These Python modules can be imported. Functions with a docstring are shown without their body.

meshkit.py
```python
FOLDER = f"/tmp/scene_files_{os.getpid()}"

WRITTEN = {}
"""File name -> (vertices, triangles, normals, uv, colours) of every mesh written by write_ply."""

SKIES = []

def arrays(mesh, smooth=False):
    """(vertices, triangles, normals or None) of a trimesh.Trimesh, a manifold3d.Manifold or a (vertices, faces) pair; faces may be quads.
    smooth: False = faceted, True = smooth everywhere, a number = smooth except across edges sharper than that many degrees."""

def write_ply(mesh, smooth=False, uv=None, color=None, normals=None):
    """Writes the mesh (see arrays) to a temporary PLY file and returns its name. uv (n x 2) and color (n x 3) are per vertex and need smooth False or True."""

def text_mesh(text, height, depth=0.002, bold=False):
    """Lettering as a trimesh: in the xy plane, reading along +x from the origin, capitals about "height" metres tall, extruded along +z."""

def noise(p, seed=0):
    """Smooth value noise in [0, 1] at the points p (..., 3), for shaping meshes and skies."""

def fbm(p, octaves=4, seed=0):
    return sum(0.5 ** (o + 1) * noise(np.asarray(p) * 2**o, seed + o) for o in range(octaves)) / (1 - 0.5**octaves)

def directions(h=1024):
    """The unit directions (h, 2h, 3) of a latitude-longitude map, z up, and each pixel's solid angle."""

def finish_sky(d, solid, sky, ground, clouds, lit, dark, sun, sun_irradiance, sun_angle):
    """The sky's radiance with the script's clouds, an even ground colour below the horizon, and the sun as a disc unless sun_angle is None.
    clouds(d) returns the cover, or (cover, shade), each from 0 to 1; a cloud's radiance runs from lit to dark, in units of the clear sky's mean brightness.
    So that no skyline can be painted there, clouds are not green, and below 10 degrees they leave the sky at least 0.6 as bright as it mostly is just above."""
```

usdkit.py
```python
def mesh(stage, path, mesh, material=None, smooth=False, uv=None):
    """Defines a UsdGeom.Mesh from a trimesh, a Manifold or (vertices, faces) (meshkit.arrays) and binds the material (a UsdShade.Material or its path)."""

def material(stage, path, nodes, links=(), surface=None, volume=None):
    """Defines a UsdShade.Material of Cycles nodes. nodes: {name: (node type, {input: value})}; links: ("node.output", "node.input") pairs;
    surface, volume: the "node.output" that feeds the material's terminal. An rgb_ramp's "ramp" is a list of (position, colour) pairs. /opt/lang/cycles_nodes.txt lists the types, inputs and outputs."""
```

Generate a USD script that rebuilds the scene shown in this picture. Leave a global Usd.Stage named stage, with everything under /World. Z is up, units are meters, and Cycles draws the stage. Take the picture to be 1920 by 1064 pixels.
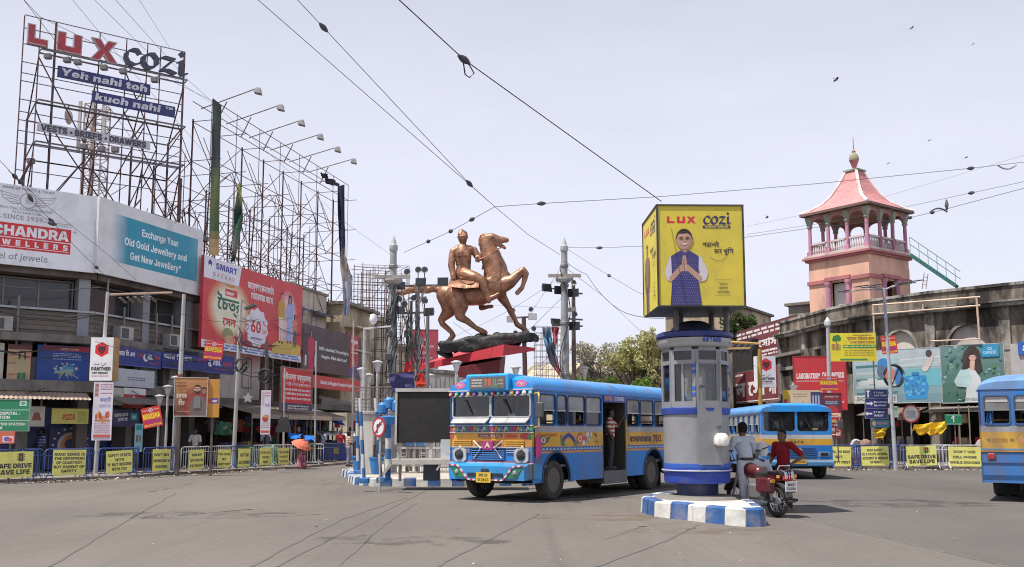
import glob,math,random,re
import numpy as np,trimesh,manifold3d,shapely,shapely.affinity as aff
from shapely.geometry import Polygon,box as sbox,LineString,Point
from shapely.ops import unary_union
import usdkit,meshkit
from pxr import Usd,UsdGeom,UsdLux,UsdShade,Gf,Sdf,Vt
random.seed(7);RNG=np.random.default_rng(11)
stage=Usd.Stage.CreateInMemory()
UsdGeom.SetStageUpAxis(stage,'Z');UsdGeom.SetStageMetersPerUnit(stage,1.0)
UsdGeom.Xform.Define(stage,'/World');UsdGeom.Scope.Define(stage,'/World/Looks')
PI=math.pi
# ---------------- camera ----------------
F,TH,EYE,HORIZON=1780.0,math.radians(6.5),1.6,812.0 # in pixels of the 1920 wide photograph
VC=HORIZON-F*math.tan(TH)
cam=UsdGeom.Camera.Define(stage,'/World/camera')
cam.CreateHorizontalApertureAttr(36.0);cam.CreateFocalLengthAttr(36.0*F/1920)
cam.CreateVerticalApertureAttr(36.0*567/1024)
cam.CreateVerticalApertureOffsetAttr(36.0/1920*(VC-532));cam.CreateHorizontalApertureOffsetAttr(0.0)
cam.CreateClippingRangeAttr(Gf.Vec2f(0.1,20000));cam.CreateExposureAttr(0.45)
cam.AddTranslateOp().Set(Gf.Vec3d(0,0,EYE));cam.AddRotateXOp().Set(90+math.degrees(TH))
# ---------------- sky and sun ----------------
SUN=np.array([-0.80,-0.42,0.0]);SUN/=np.linalg.norm(SUN);ELEV=math.radians(66)
SUN=np.append(SUN[:2]*math.cos(ELEV),math.sin(ELEV))
sky=UsdLux.DomeLight.Define(stage,'/World/sky')
skym=usdkit.material(stage,'/World/Looks/sky_look',{
 's':('sky_texture',dict(sky_type='single_scattering',sun_disc=False,sun_elevation=ELEV,sun_rotation=math.atan2(SUN[0],SUN[1]),aerosol_density=2.5,air_density=1.0,ozone_density=1.2)),
 't':('texture_coordinate',{}),'m':('mapping',dict(scale=(1,1,3.5))),'n':('noise_texture',dict(scale=2.2,detail=6.0,roughness=0.6)),'x':('separate_xyz',{}),
 'r':('map_range',dict(from_min=0.3,from_max=0.75,to_min=-.05,to_max=.07,clamp=True)),'e':('map_range',dict(range_type='smoothstep',from_min=0.15,from_max=0.95,to_min=.8,to_max=.22,clamp=True)),'a':('math',dict(math_type='add')),
 'mix':('mix',dict(color2=(11.6,11.7,13.4))),'b':('background_shader',dict(strength=0.062))},
 [('t.generated','m.vector'),('m.vector','n.vector'),('n.fac','r.value'),('t.generated','x.vector'),('x.z','e.value'),('r.result','a.value1'),('e.result','a.value2'),('a.value','mix.fac'),('s.color','mix.color1'),('mix.color','b.color')],surface='b.background')
UsdShade.MaterialBindingAPI.Apply(sky.GetPrim()).Bind(skym)
sky.GetPrim().SetCustomDataByKey('kind','structure')
sun=UsdLux.DistantLight.Define(stage,'/World/sun')
sun.CreateIntensityAttr(1.25);sun.CreateAngleAttr(0.5);sun.CreateNormalizeAttr(True);sun.CreateColorAttr(Gf.Vec3f(1.0,0.95,0.88))
sun.AddRotateXYZOp().Set(Gf.Vec3f(90-math.degrees(ELEV),0,math.degrees(math.atan2(SUN[0],-SUN[1]))))
# ---------------- pixel of the photograph -> point of the place ----------------
def ray(u,v):
 dx,dy=(u-960)/F,-(v-VC)/F
 return np.array([dx,math.cos(TH)-dy*math.sin(TH),math.sin(TH)+dy*math.cos(TH)])
def P(u,v,Y):
 d=ray(u,v); return np.array([0,0,EYE])+d*(Y/d[1])
def G(u,v,z=0.0):
 d=ray(u,v); return np.array([0,0,EYE])+d*((z-EYE)/d[2])
# ---------------- scene tree helpers ----------------
_used,_mat4={},{}
def _path(parent,name):
 base=(parent or '/World')+'/'+name;n=_used.get(base,0);_used[base]=n+1
 return base if n==0 else f'{base}_{n:03d}'
def tag(prim,label=None,cat=None,group=None,kind=None):
 for k,x in (('label',label),('category',cat),('group',group),('kind',kind)):
  if x:prim.SetCustomDataByKey(k,x)
def thing(name,label,cat,loc=(0,0,0),rz=0.0,group=None,kind=None):
 """An Xform at the thing's base; its parts follow, given in its own frame (or in the world's with world=True)."""
 p=_path(None,name);x=UsdGeom.Xform.Define(stage,p)
 x.AddTranslateOp().Set(Gf.Vec3d(*map(float,loc)))
 if rz:x.AddRotateZOp().Set(math.degrees(rz))
 tag(x.GetPrim(),label,cat,group,kind)
 M=np.eye(4);c,s=math.cos(rz),math.sin(rz);M[:2,:2]=[[c,-s],[s,c]];M[:3,3]=loc;_mat4[p]=M
 return p
class MB:
 """Collects shapes; each face has a tint."""
 def __init__(s,col=None):s.v,s.f,s.c,s.n,s.col=[],[],[],0,col
 def add(s,m,col=None,T=None):
  v,f=(np.asarray(m[0],float),np.asarray(m[1],int)) if isinstance(m,tuple) else (np.asarray(m.vertices,float),np.asarray(m.faces,int))
  if T is not None:v=v@T[:3,:3].T+T[:3,3]
  s.v.append(v);s.f.append(f+s.n);s.n+=len(v)
  c=col if col is not None else s.col
  s.c.append(np.tile(np.asarray(c if c is not None else (.5,.5,.5),float),(len(f),1)) if np.ndim(c)!=2 else np.asarray(c)); return s
 def box(s,lo,hi,col=None,T=None):
  lo,hi=np.minimum(lo,hi),np.maximum(lo,hi)
  v=np.array([[x,y,z] for x in (lo[0],hi[0]) for y in (lo[1],hi[1]) for z in (lo[2],hi[2])],float)
  return s.add((v,BOXF),col,T)
 def cbox(s,lo,hi,b=.02,col=None,T=None):
  lo,hi=np.minimum(lo,hi).astype(float),np.maximum(lo,hi).astype(float);b=min(b,(hi-lo).min()/2.5);p=[]
  for k in range(3):
   for sx in (0,1):
    for sy in (0,1):
     for sz in (0,1):
      q=np.where([sx,sy,sz],hi-b,lo+b);q[k]=(hi if (sx,sy,sz)[k] else lo)[k];p.append(q)
  return s.add(hull(p),col,T)
 def bar(s,a,b,w,h=None,col=None,up=(0,0,1)):
  a,b=np.asarray(a,float),np.asarray(b,float);h=h or w;d=b-a;L=np.linalg.norm(d);d=d/(L+1e-9)
  x=np.cross(d,up);
  if np.linalg.norm(x)<1e-3:x=np.cross(d,(1,0,0))
  x/=np.linalg.norm(x);y=np.cross(x,d)
  v=np.array([o+x*(w/2*i)+y*(h/2*j) for i in (-1,1) for j in (-1,1) for o in (a,b)])
  return s.add((v,BOXF),col)
 def tube(s,a,b,r,n=6,r1=None,col=None,cap=True): return s.path([a,b],[r,r if r1 is None else r1],n,col,cap)
 def path(s,pts,r,n=6,col=None,cap=True,closed=False):
  p=np.asarray(pts,float);k=len(p);r=np.broadcast_to(r,(k,))
  t=np.roll(p,-1,0)-np.roll(p,1,0) if closed else np.gradient(p,axis=0);t/=np.linalg.norm(t,axis=1,keepdims=True)+1e-12
  ref=np.array([0,0,1.0]) if abs(t[:,2]).mean()<.8 else np.array([0,1.0,0])
  a=np.cross(t,ref);a/=np.linalg.norm(a,axis=1,keepdims=True)+1e-12;b=np.cross(t,a)
  g=np.arange(n)*2*PI/n
  v=(p[:, None]+r[:, None, None]*(np.cos(g)[None,:, None]*a[:, None]+np.sin(g)[None,:, None]*b[:, None])).reshape(-1,3)
  f=[]
  for i in range(k if closed else k-1):
   i2=(i+1)%k
   for j in range(n):
    j2=(j+1)%n;f+=[[i*n+j,i2*n+j2,i*n+j2],[i*n+j,i2*n+j,i2*n+j2]]
  if cap and not closed:
   for j in range(1,n-1):f+=[[0,j,j+1],[(k-1)*n,(k-1)*n+j+1,(k-1)*n+j]]
  return s.add((v,np.array(f)),col)
 def lathe(s,prof,c=(0,0,0),n=16,col=None,T=None,a0=0.0,cap=True):
  k=len(prof);g=np.arange(n)*2*PI/n+a0;pr=np.maximum(np.asarray(prof,float),[1e-4,-1e9])
  v=np.stack([pr[:, None,0]*np.cos(g),pr[:, None,0]*np.sin(g),np.broadcast_to(pr[:, None,1],(k,n))],-1).reshape(-1,3)+c
  f=[[i*n+j,i*n+(j+1)%n,(i+1)*n+(j+1)%n] for i in range(k-1) for j in range(n)]+[[i*n+j,(i+1)*n+(j+1)%n,(i+1)*n+j] for i in range(k-1) for j in range(n)]
  if cap:
   for j in range(1,n-1):f+=[[0,j+1,j],[(k-1)*n,(k-1)*n+j,(k-1)*n+j+1]]
  return s.add((v,np.array(f)),col,T)
 def prism(s,poly,d,T=None,col=None):
  """A shapely polygon in xy, extruded along +z by d."""
  for g in getattr(poly,'geoms',[poly]):
   if g.area>1e-9:s.add(trimesh.creation.extrude_polygon(g,d,engine='earcut'),col,T)
  return s
 def mesh(s): return trimesh.Trimesh(np.vstack(s.v),np.vstack(s.f),process=False)
BOXF=np.array([[0,1,3],[0,3,2],[4,6,7],[4,7,5],[0,4,5],[0,5,1],[2,3,7],[2,7,6],[0,2,6],[0,6,4],[1,5,7],[1,7,3]])
def hull(pts):
 g=manifold3d.Manifold.hull_points(np.asarray(pts,float)).to_mesh(); return trimesh.Trimesh(g.vert_properties[:,:3].astype(float),g.tri_verts,process=False)
def XZ(o=(0,0,0)):
 """Puts the xy plane upright: x stays, y becomes z, z (the extrusion) comes out towards -y."""
 T=np.eye(4);T[:3,:3]=[[1,0,0],[0,0,-1],[0,1,0]];T[:3,3]=o; return T
def YZ(o=(0,0,0)):
 """xy plane -> x along +y, y along z, extrusion along +x."""
 T=np.eye(4);T[:3,:3]=[[0,0,1],[1,0,0],[0,1,0]];T[:3,3]=o; return T
def obj(name,m,mat,parent=None,label=None,world=False,smooth=False,cat=None,group=None,kind=None):
 """ONE mesh prim under its parent (a path)."""
 tint= None
 if isinstance(m,MB):tint=np.vstack(m.c) if mat in TINTED else None;m=m.mesh()
 M=_mat4.get(parent)
 if world and M is not None:
  R=M[:3,:3];m=trimesh.Trimesh((np.asarray(m.vertices)-M[:3,3])@R,m.faces,process=False)
 p=_path(parent,name)
 if tint is not None and smooth:
  v0=np.asarray(m.vertices)[m.faces].reshape(-1,3)
  n0=np.repeat(m.face_normals,3,0);key=np.round(v0,5);_,inv=np.unique(key,axis=0,return_inverse=True);inv=inv.ravel()
  out=np.array(n0);ca=math.cos(math.radians(40));order=np.argsort(inv);groups=np.split(order,np.cumsum(np.bincount(inv))[:-1])
  ar=np.repeat(m.area_faces,3)
  for g in groups:
   nn=n0[g];w=(nn@nn.T>ca)*ar[g];q=w@nn;out[g]=q/(np.linalg.norm(q,axis=1,keepdims=True)+1e-12)
  x=usdkit.mesh(stage,p,(v0,np.arange(len(v0)).reshape(-1,3)),mat)
  x.CreateNormalsAttr(Vt.Vec3fArray.FromNumpy(out.astype(np.float32)));x.SetNormalsInterpolation('vertex')
 else:x=usdkit.mesh(stage,p,m,mat,smooth)
 if tint is not None:
  UsdGeom.PrimvarsAPI(x).CreatePrimvar('tint',Sdf.ValueTypeNames.Color3fArray,'uniform').Set(Vt.Vec3fArray.FromNumpy(tint.astype(np.float32)))
 tag(x.GetPrim(),label,cat,group,kind)
 if M is not None:_mat4[p]=M
 return p
def copies(src,name,spots,label=None,group=None,cat=None):
 """Copies of a finished thing: spots = (loc, rz[, label])."""
 out=[]
 was=stage.GetPrimAtPath(src).GetCustomData()
 for s in spots:
  p=_path(None,name);x=UsdGeom.Xform.Define(stage,p)
  x.GetPrim().GetReferences().AddInternalReference(src)
  x.ClearXformOpOrder();x.GetPrim().RemoveProperty('xformOp:translate')
  x.AddTranslateOp().Set(Gf.Vec3d(*map(float,s[0])))
  x.AddRotateZOp().Set(math.degrees(s[1]))
  x.GetPrim().SetInstanceable(True)
  tag(x.GetPrim(),s[2] if len(s)>2 else (label or was.get('label')),cat or was.get('category'),group or was.get('group'))
  out.append(p)
 return out
# ---------------- materials ----------------
TINTED,_mats=set(),{}
def M(name,col=None,rough=.6,metal=0.0,var=.18,scale=3.0,streak=1.0,dirt=0.0,dirtcol=(.05,.04,.035),dscale=.6,dlo=.47,dhi=.68,bump=0.0,bscale=40.0,spec=.5,coat=0.0):
 """Procedural paint, plaster, metal, ...; col None takes each face's tint."""
 path='/World/Looks/'+name
 if path in _mats: return path
 n={'g':('geometry',{}),'mp':('mapping',dict(scale=(1,1,streak))),'n':('noise_texture',dict(scale=scale,detail=7.0,roughness=.62)),
         'r':('map_range',dict(from_min=.25,from_max=.75,to_min=1-var,to_max=1+var)),'mx':('mix',dict(mix_type='multiply',fac=1.0)),
         'n2':('noise_texture',dict(scale=dscale,detail=8.0,roughness=.68,distortion=.4)),
         'r2':('map_range',dict(from_min=dlo,from_max=dhi,to_min=0.0,to_max=dirt,clamp=True)),'mx2':('mix',dict(color2=dirtcol)),
         'rr':('map_range',dict(from_min=.2,from_max=.8,to_min=min(1,rough*1.2),to_max=rough*.8)),
         'p':('principled_bsdf',dict(metallic=metal,roughness=rough,specular_ior_level=spec,coat_weight=coat,coat_roughness=.15))}
 l=[('g.position','mp.vector'),('mp.vector','n.vector'),('n.fac','r.value'),('r.result','mx.color2'),('mp.vector','n2.vector'),('n2.fac','r2.value'),
         ('r2.result','mx2.fac'),('mx.color','mx2.color1'),('mx2.color','p.base_color'),('n.fac','rr.value'),('rr.result','p.roughness')]
 if col is None:
  n['a']=('attribute',dict(attribute='tint'));l.append(('a.color','mx.color1'));TINTED.add(path)
 else:n['mx'][1]['color1']=tuple(col)
 if bump:
  n['bn']=('noise_texture',dict(scale=bscale,detail=5.0));n['b']=('bump',dict(strength=min(1,bump),distance=.02*max(1,bump)))
  l+=[('g.position','bn.vector'),('bn.fac','b.height'),('b.normal','p.normal')]
 usdkit.material(stage,path,n,l,surface='p.BSDF');_mats[path]=1
 return path
def glass(name,tint=(.75,.8,.8),dark=.5):
 path='/World/Looks/'+name
 if path not in _mats:
  usdkit.material(stage,path,{'t':('transparent_bsdf',dict(color=tuple(np.array(tint)*dark))),'g':('glossy_bsdf',dict(color=(.9,.9,.92),roughness=.04)),
   'f':('fresnel',dict(IOR=1.6)),'gp':('geometry',{}),'d':('diffuse_bsdf',dict(color=(.3,.29,.27))),'n':('noise_texture',dict(scale=3.0,detail=6.0)),
   'r':('map_range',dict(from_min=.35,from_max=.8,to_min=.0,to_max=.06,clamp=True)),'m0':('mix_closure',{}),'m':('mix_closure',{})},
   [('gp.position','n.vector'),('n.fac','r.value'),('r.result','m0.fac'),('t.BSDF','m0.closure1'),('d.BSDF','m0.closure2'),('f.fac','m.fac'),('m0.closure','m.closure1'),('g.BSDF','m.closure2')],surface='m.closure');_mats[path]=1
 return path
PRINT=M('printed_vinyl', None,.55,var=.07,scale=1.5,dirt=.25,dscale=.9,dirtcol=(.12,.11,.1))
PAINT=M('weathered_paint', None,.5,var=.14,scale=2.5,dirt=.35,dscale=1.3,dirtcol=(.1,.085,.07),bump=.12)
ENAMEL=M('glossy_enamel', None,.28,var=.08,scale=2.0,dirt=.28,dscale=1.1,dirtcol=(.16,.13,.1),coat=.25)
STEEL=M('old_steel', None,.55,metal=.25,var=.25,scale=5,dirt=.5,dscale=2.5,dirtcol=(.09,.045,.03))
CLOTH=M('woven_cloth', None,.9,var=.12,scale=9,bump=.3,bscale=70,spec=.15)
CONCRETE=M('stained_concrete', None,.9,var=.25,scale=1.2,streak=.35,dirt=.75,dscale=.5,dirtcol=(.035,.03,.027),bump=.5,bscale=14,spec=.2)
PLASTER=M('painted_plaster', None,.85,var=.12,scale=1.1,streak=.4,dirt=.4,dscale=.55,dirtcol=(.1,.075,.06),bump=.25,bscale=20,spec=.2)
RUBBER=M('dusty_rubber',(.024,.022,.02),.85,var=.4,scale=8,dirt=.5,dirtcol=(.09,.075,.06),dscale=3)
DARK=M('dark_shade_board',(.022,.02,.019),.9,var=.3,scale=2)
GLASS=glass('window_glass');CLEAR=glass('clear_glass',(.9,.93,.92),.9)
# ---------------- lettering and print ----------------
_fonts,_glyph={},{}
FDIR=glob.glob('/opt/blender-*/*/datafiles/fonts/')
def _font(kind):
 if kind not in _fonts:
  from PIL import ImageFont
  file,ax={'s':('Inter.woff2',[32,700]),'sb':('Inter.woff2',[32,900]),'r':('Inter.woff2',[14,500]),'b':('NotoSansBengali-VariableFont_wdth,wght.woff2',[800,80]),'br':('NotoSansBengali-VariableFont_wdth,wght.woff2',[600,80])}[kind]
  f=ImageFont.truetype(FDIR[0]+file,96)
  try:f.set_variation_by_axes(ax)
  except Exception: pass
  _fonts[kind]=f
 return _fonts[kind]
def text_shape(t,kind='s'):
 """Lettering as a shapely shape; capitals about 1 high, from x = 0."""
 if (t,kind) in _glyph: return _glyph[t,kind]
 key=t
 if kind[0]=='b': # vowel signs that are written before their consonant
  C='[\u0995-\u09b9\u09dc-\u09df](?:\u09cd[\u0995-\u09b9])*\u09bc?'
  t=re.sub('(%s)\u09cb'%C,'\u09c7\\1\u09be',t);t=re.sub('(%s)\u09cc'%C,'\u09c7\\1\u09d7',t);t=re.sub('(%s)([\u09bf\u09c7\u09c8])'%C,'\\2\\1',t)
 from PIL import Image,ImageDraw
 f=_font(kind);x0,y0,x1,y1=f.getbbox(t,anchor='ls');im=Image.new('L',(max(1,x1-x0)+8,max(1,y1-y0)+8))
 ImageDraw.Draw(im).text((4-x0,4-y0),t,255,f,anchor='ls')
 on=np.pad(np.asarray(im)>127,((0,0),(1,1))).astype(np.int8);r,st=np.nonzero(np.diff(on,axis=1)==1);en=np.nonzero(np.diff(on,axis=1)==-1)[1]
 g=shapely.union_all(shapely.box(st,-r-1,en,-r)).buffer(.6).buffer(-.6).simplify(1.1)
 g=aff.affine_transform(g,[1/70,0,0,1/70,(x0-4)/70,(4-y0)/70]);_glyph[key,kind]=g
 return g
def ell(x,y,rx,ry=None,n=20):
 g=np.arange(n)*2*PI/n; return Polygon(np.stack([x+rx*np.cos(g),y+(ry or rx)*np.sin(g)],1))
def stroke(pts,w): return LineString(pts).buffer(w/2,quad_segs=3)
def nib(strokes,w=.2,ang=35):
 """Broad-nib pen strokes (each a list of points)."""
 d=np.array([math.cos(math.radians(ang)),math.sin(math.radians(ang))])*w/2;e=np.array([-d[1],d[0]])*.22;out=[]
 for s in strokes:
  for a,b in zip(s[:-1],s[1:]):
   a,b=np.array(a),np.array(b);out.append(shapely.MultiPoint([q+o+k for q in (a,b) for o in (d,-d) for k in (e,-e)]).convex_hull)
 return unary_union(out)
class Art:
 """A flat print, in metres on its board from the lower left corner; each shape lies a hair above the one before."""
 def __init__(s,w,h,lift=.0004):s.w,s.h,s.pic,s.let,s.k,s.lift=w,h,MB(),MB(),1,lift
 def shape(s,g,col,text=False,clip=True):
  if not g.is_valid:g=g.buffer(0)
  if clip:g=g.intersection(sbox(.002,.002,s.w-.002,s.h-.002))
  m=s.let if text else s.pic
  for q in getattr(g,'geoms',[g]):
   if q.geom_type=='Polygon' and q.area>1e-7:
    v,f=trimesh.creation.triangulate_polygon(q,engine='earcut')
    m.add((np.column_stack([v[:,0],np.full(len(v),-s.k*s.lift),v[:,1]]),f),col)
  s.k+=1; return s
 def rect(s,x0,y0,x1,y1,col): return s.shape(sbox(x0*s.w,y0*s.h,x1*s.w,y1*s.h),col)
 def poly(s,pts,col): return s.shape(Polygon([(x*s.w,y*s.h) for x,y in pts]).buffer(0),col)
 def oval(s,x,y,rx,ry,col): return s.shape(ell(x*s.w,y*s.h,rx*s.w,ry*s.h),col)
 def line(s,pts,wd,col): return s.shape(stroke([(x*s.w,y*s.h) for x,y in pts],wd*s.h),col)
 def grad(s,x0,y0,x1,y1,c0,c1,n=10,vert=False):
  for i in range(n):
   c=np.array(c0)+(np.array(c1)-np.array(c0))*(i+.5)/n
   a,b=i/n,(i+1)/n;k=s.k
   if vert:s.rect(x0,y0+(y1-y0)*a,x1,y0+(y1-y0)*b,c)
   else:s.rect(x0+(x1-x0)*a,y0,x0+(x1-x0)*b,y1,c)
   s.k=k
  s.k+=1; return s
 def text(s,t,x,y,h,col,kind='s',fit=None,al='c',skew=0.0,rot=0.0):
  """x, y (fractions): centre (al c), left (l) or right end of the base line; h: capital height, fit: width, both fractions."""
  g=text_shape(t,kind) if isinstance(t,str) else t
  b=g.bounds;H=h*s.h;kx=H if fit is None else fit*s.w/max(1e-6,b[2]-b[0])
  g=aff.affine_transform(g,[kx,skew*H,0,H,-b[0]*kx,0]);W=(b[2]-b[0])*kx
  if rot:g=aff.rotate(g,rot,origin=(W/2,0))
  g=aff.translate(g,x*s.w-{'c':W/2,'l':0,'r':W}[al],y*s.h)
  return s.shape(g,col, True)
 def lines(s,x0,x1,ys,h,col,seed=0,kind='r',al='l'):
  """Rows of small print too small to read: short word-long dashes of lettering height."""
  r=random.Random(seed)
  for y in ys:
   x=x0;g=[]
   while x<x1-.01:
    w=r.uniform(.03,.11)*(x1-x0)*1.3;e=min(x+w,x1);hh=h*r.uniform(.75,1.0)
    g.append(sbox(x*s.w,y*s.h,e*s.w,(y+hh)*s.h));x=e+.025*(x1-x0)
   s.shape(unary_union(g),col, True);s.k-=1
  s.k+=1; return s
 def put(s,parent,y=0.0,T=None):
  A=np.eye(4);A[1,3]=y
  if T is not None:A=T@A
  for nm,m in (('printed_picture',s.pic),('lettering',s.let)):
   if m.v:obj(nm,MB().add((np.vstack(m.v),np.vstack(m.f)),np.vstack(m.c),A),PRINT,parent)
def board(name,label,cat,O,rz,w,h,bg,art=None,t=.05,frame=None,fw=.05,group=None,mat=None,back=None,legs=None,side=None):
 """A flat sign: O its lower left corner (seen from the front), facing -y of its own frame."""
 p=thing(name,label,cat,O,rz,group)
 obj('panel',MB(bg).box((0,0,0),(w,t,h)),mat or PRINT,p)
 if frame is not None:
  for lo,hi in (((-fw,-.012,-fw),(w+fw,t+.01,0)),((-fw,-.012,h),(w+fw,t+.01,h+fw)),((-fw,-.012,0),(0,t+.01,h)),((w,-.012,0),(w+fw,t+.01,h))):
   obj('frame_bar',MB(frame).box(lo,hi),STEEL,p)
 if legs:
  for a,b,r in legs:obj('bracket',MB((.12,.1,.09)).tube(a,b,r),STEEL,p)
 if side:obj('side_panel',MB(side).box((w,.004,0),(w+.01,t,h)),PAINT,p)
 if art:art.put(p)
 return p
class Face:
 """A vertical wall plane through A (x, y), its direction at an angle from +x; s along, d outwards (to the viewer's side)."""
 def __init__(s,A,B):s.A,s.B=np.array(A,float),np.array(B,float);d=s.B-s.A;s.L=np.linalg.norm(d);s.d=d/s.L;s.n=np.array([s.d[1],-s.d[0]]);s.rz=math.atan2(s.d[1],s.d[0])
 def pt(s,a,z=0.0,d=0.0):q=s.A+s.d*a+s.n*d; return np.array([q[0],q[1],z])
 def hit(s,u,v,d=0.0):
  r=ray(u,v);A=s.A+s.n*d;k=(A@s.n)/(r[:2]@s.n);q=r*k+[0,0,EYE]; return float((q[:2]-A)@s.d),float(q[2])
 def box(s,m,s0,s1,z0,z1,d0,d1,col=None):
  T=np.eye(4);T[:2,0]=s.d;T[:2,1]=-s.n;T[:3,3]=[s.A[0],s.A[1],0]; return m.box((s0,-d1,z0),(s1,-d0,z1),col,T)
 def px(s,u0,u1,vt,vb,d=0.0,uz=None):
  """(O, rz, w, h) of a sign covering these pixels; vt, vb are read at the left edge (or at uz)."""
  vm=(vt+vb)/2;a0=s.hit(u0,vm,d)[0];a1=s.hit(u1,vm,d)[0];uz=u0 if uz is None else uz
  zt,zb=s.hit(uz,vt,d)[1],s.hit(uz,vb,d)[1]; return s.pt(a0,zb,d),s.rz,a1-a0,zt-zb
# ---------------- the ground ----------------
ROADTINT='/World/Looks/road_stain_look';TINTED.add(ROADTINT)
usdkit.material(stage,ROADTINT,{'a':('attribute',dict(attribute='tint')),'g':('geometry',{}),'n':('noise_texture',dict(scale=1.1,detail=9.0,roughness=.75)),'r':('map_range',dict(from_min=.47,from_max=.66,to_min=0.0,to_max=.42,clamp=True)),'d':('diffuse_bsdf',{}),'t':('transparent_bsdf',{}),'m':('mix_closure',{})},[('a.color','d.color'),('g.position','n.vector'),('n.fac','r.value'),('r.result','m.fac'),('t.BSDF','m.closure1'),('d.BSDF','m.closure2')],surface='m.closure')
def sheet(name,pts,z,mat,kind='structure',label=None,thick=.3):
 m=MB();m.prism(Polygon(pts),thick);a=m.mesh();a.apply_translation((0,0,z-thick)); return obj(name,a,mat, None,label,kind=kind)
def ground_mat(name,c1,c2,c3,seed):
 path='/World/Looks/'+name
 usdkit.material(stage,path,{'g':('geometry',{}),'m1':('mapping',dict(location=(seed,0,0),scale=(.22,.10,1),rotation=(0,0,.35))),'n1':('noise_texture',dict(scale=1.0,detail=8.0,roughness=.6)),
  'n2':('noise_texture',dict(scale=9.0,detail=8.0,roughness=.7)),'n3':('noise_texture',dict(scale=130.0,detail=3.0)),'v':('voronoi_texture',dict(feature='distance_to_edge',scale=.33,randomness=1.0,detail=2.0)),
  'r1':('map_range',dict(from_min=.35,from_max=.65,clamp=True)),'mx':('mix',dict(color1=c1,color2=c2)),'r2':('map_range',dict(from_min=.3,from_max=.7,to_min=.86,to_max=1.14)),'mu':('mix',dict(mix_type='multiply',fac=1.0)),
  'r3':('map_range',dict(from_min=.3,from_max=.7,to_min=.8,to_max=1.2)),'mu2':('mix',dict(mix_type='multiply',fac=1.0)),'rc':('map_range',dict(from_min=0.0,from_max=.012,to_min=.16,to_max=0.0,clamp=True)),'mc':('mix',dict(color2=c3)),
  'w':('mapping',dict(rotation=(0,0,-.62),scale=(2.2,.05,1))),'nw':('noise_texture',dict(scale=1.0,detail=4.0)),'rw':('map_range',dict(from_min=.56,from_max=.7,to_min=0.0,to_max=.28,clamp=True)),'mw':('mix',dict(color2=c3)),
  'b':('bump',dict(strength=.35,distance=.012)),'p':('principled_bsdf',dict(roughness=.88,specular_ior_level=.25))},
  [('g.position','m1.vector'),('m1.vector','n1.vector'),('n1.fac','r1.value'),('r1.result','mx.fac'),('g.position','n2.vector'),('g.position','n3.vector'),('g.position','v.vector'),('n2.fac','r2.value'),('mx.color','mu.color1'),('r2.result','mu.color2'),
         ('n3.fac','r3.value'),('mu.color','mu2.color1'),('r3.result','mu2.color2'),('v.distance','rc.value'),('mu2.color','mc.color1'),('rc.result','mc.fac'),('g.position','w.vector'),('w.vector','nw.vector'),('nw.fac','rw.value'),('rw.result','mw.fac'),('mc.color','mw.color1'),
         ('mw.color','p.base_color'),('n3.fac','b.height'),('b.normal','p.normal')],surface='p.BSDF'); return path
ROAD=ground_mat('dusty_asphalt',(.116,.104,.096),(.155,.138,.123),(.08,.072,.066),0.0)
ROAD2=ground_mat('dark_asphalt',(.088,.083,.08),(.12,.11,.102),(.075,.07,.066),5.0)
EARTH=M('dry_earth',(.23,.19,.15),.95,var=.3,scale=2,dirt=.3,bump=.4,bscale=30)
sheet('ground',[(-400,-60),(400,-60),(400,900),(-400,900)],-.02,EARTH)
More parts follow.
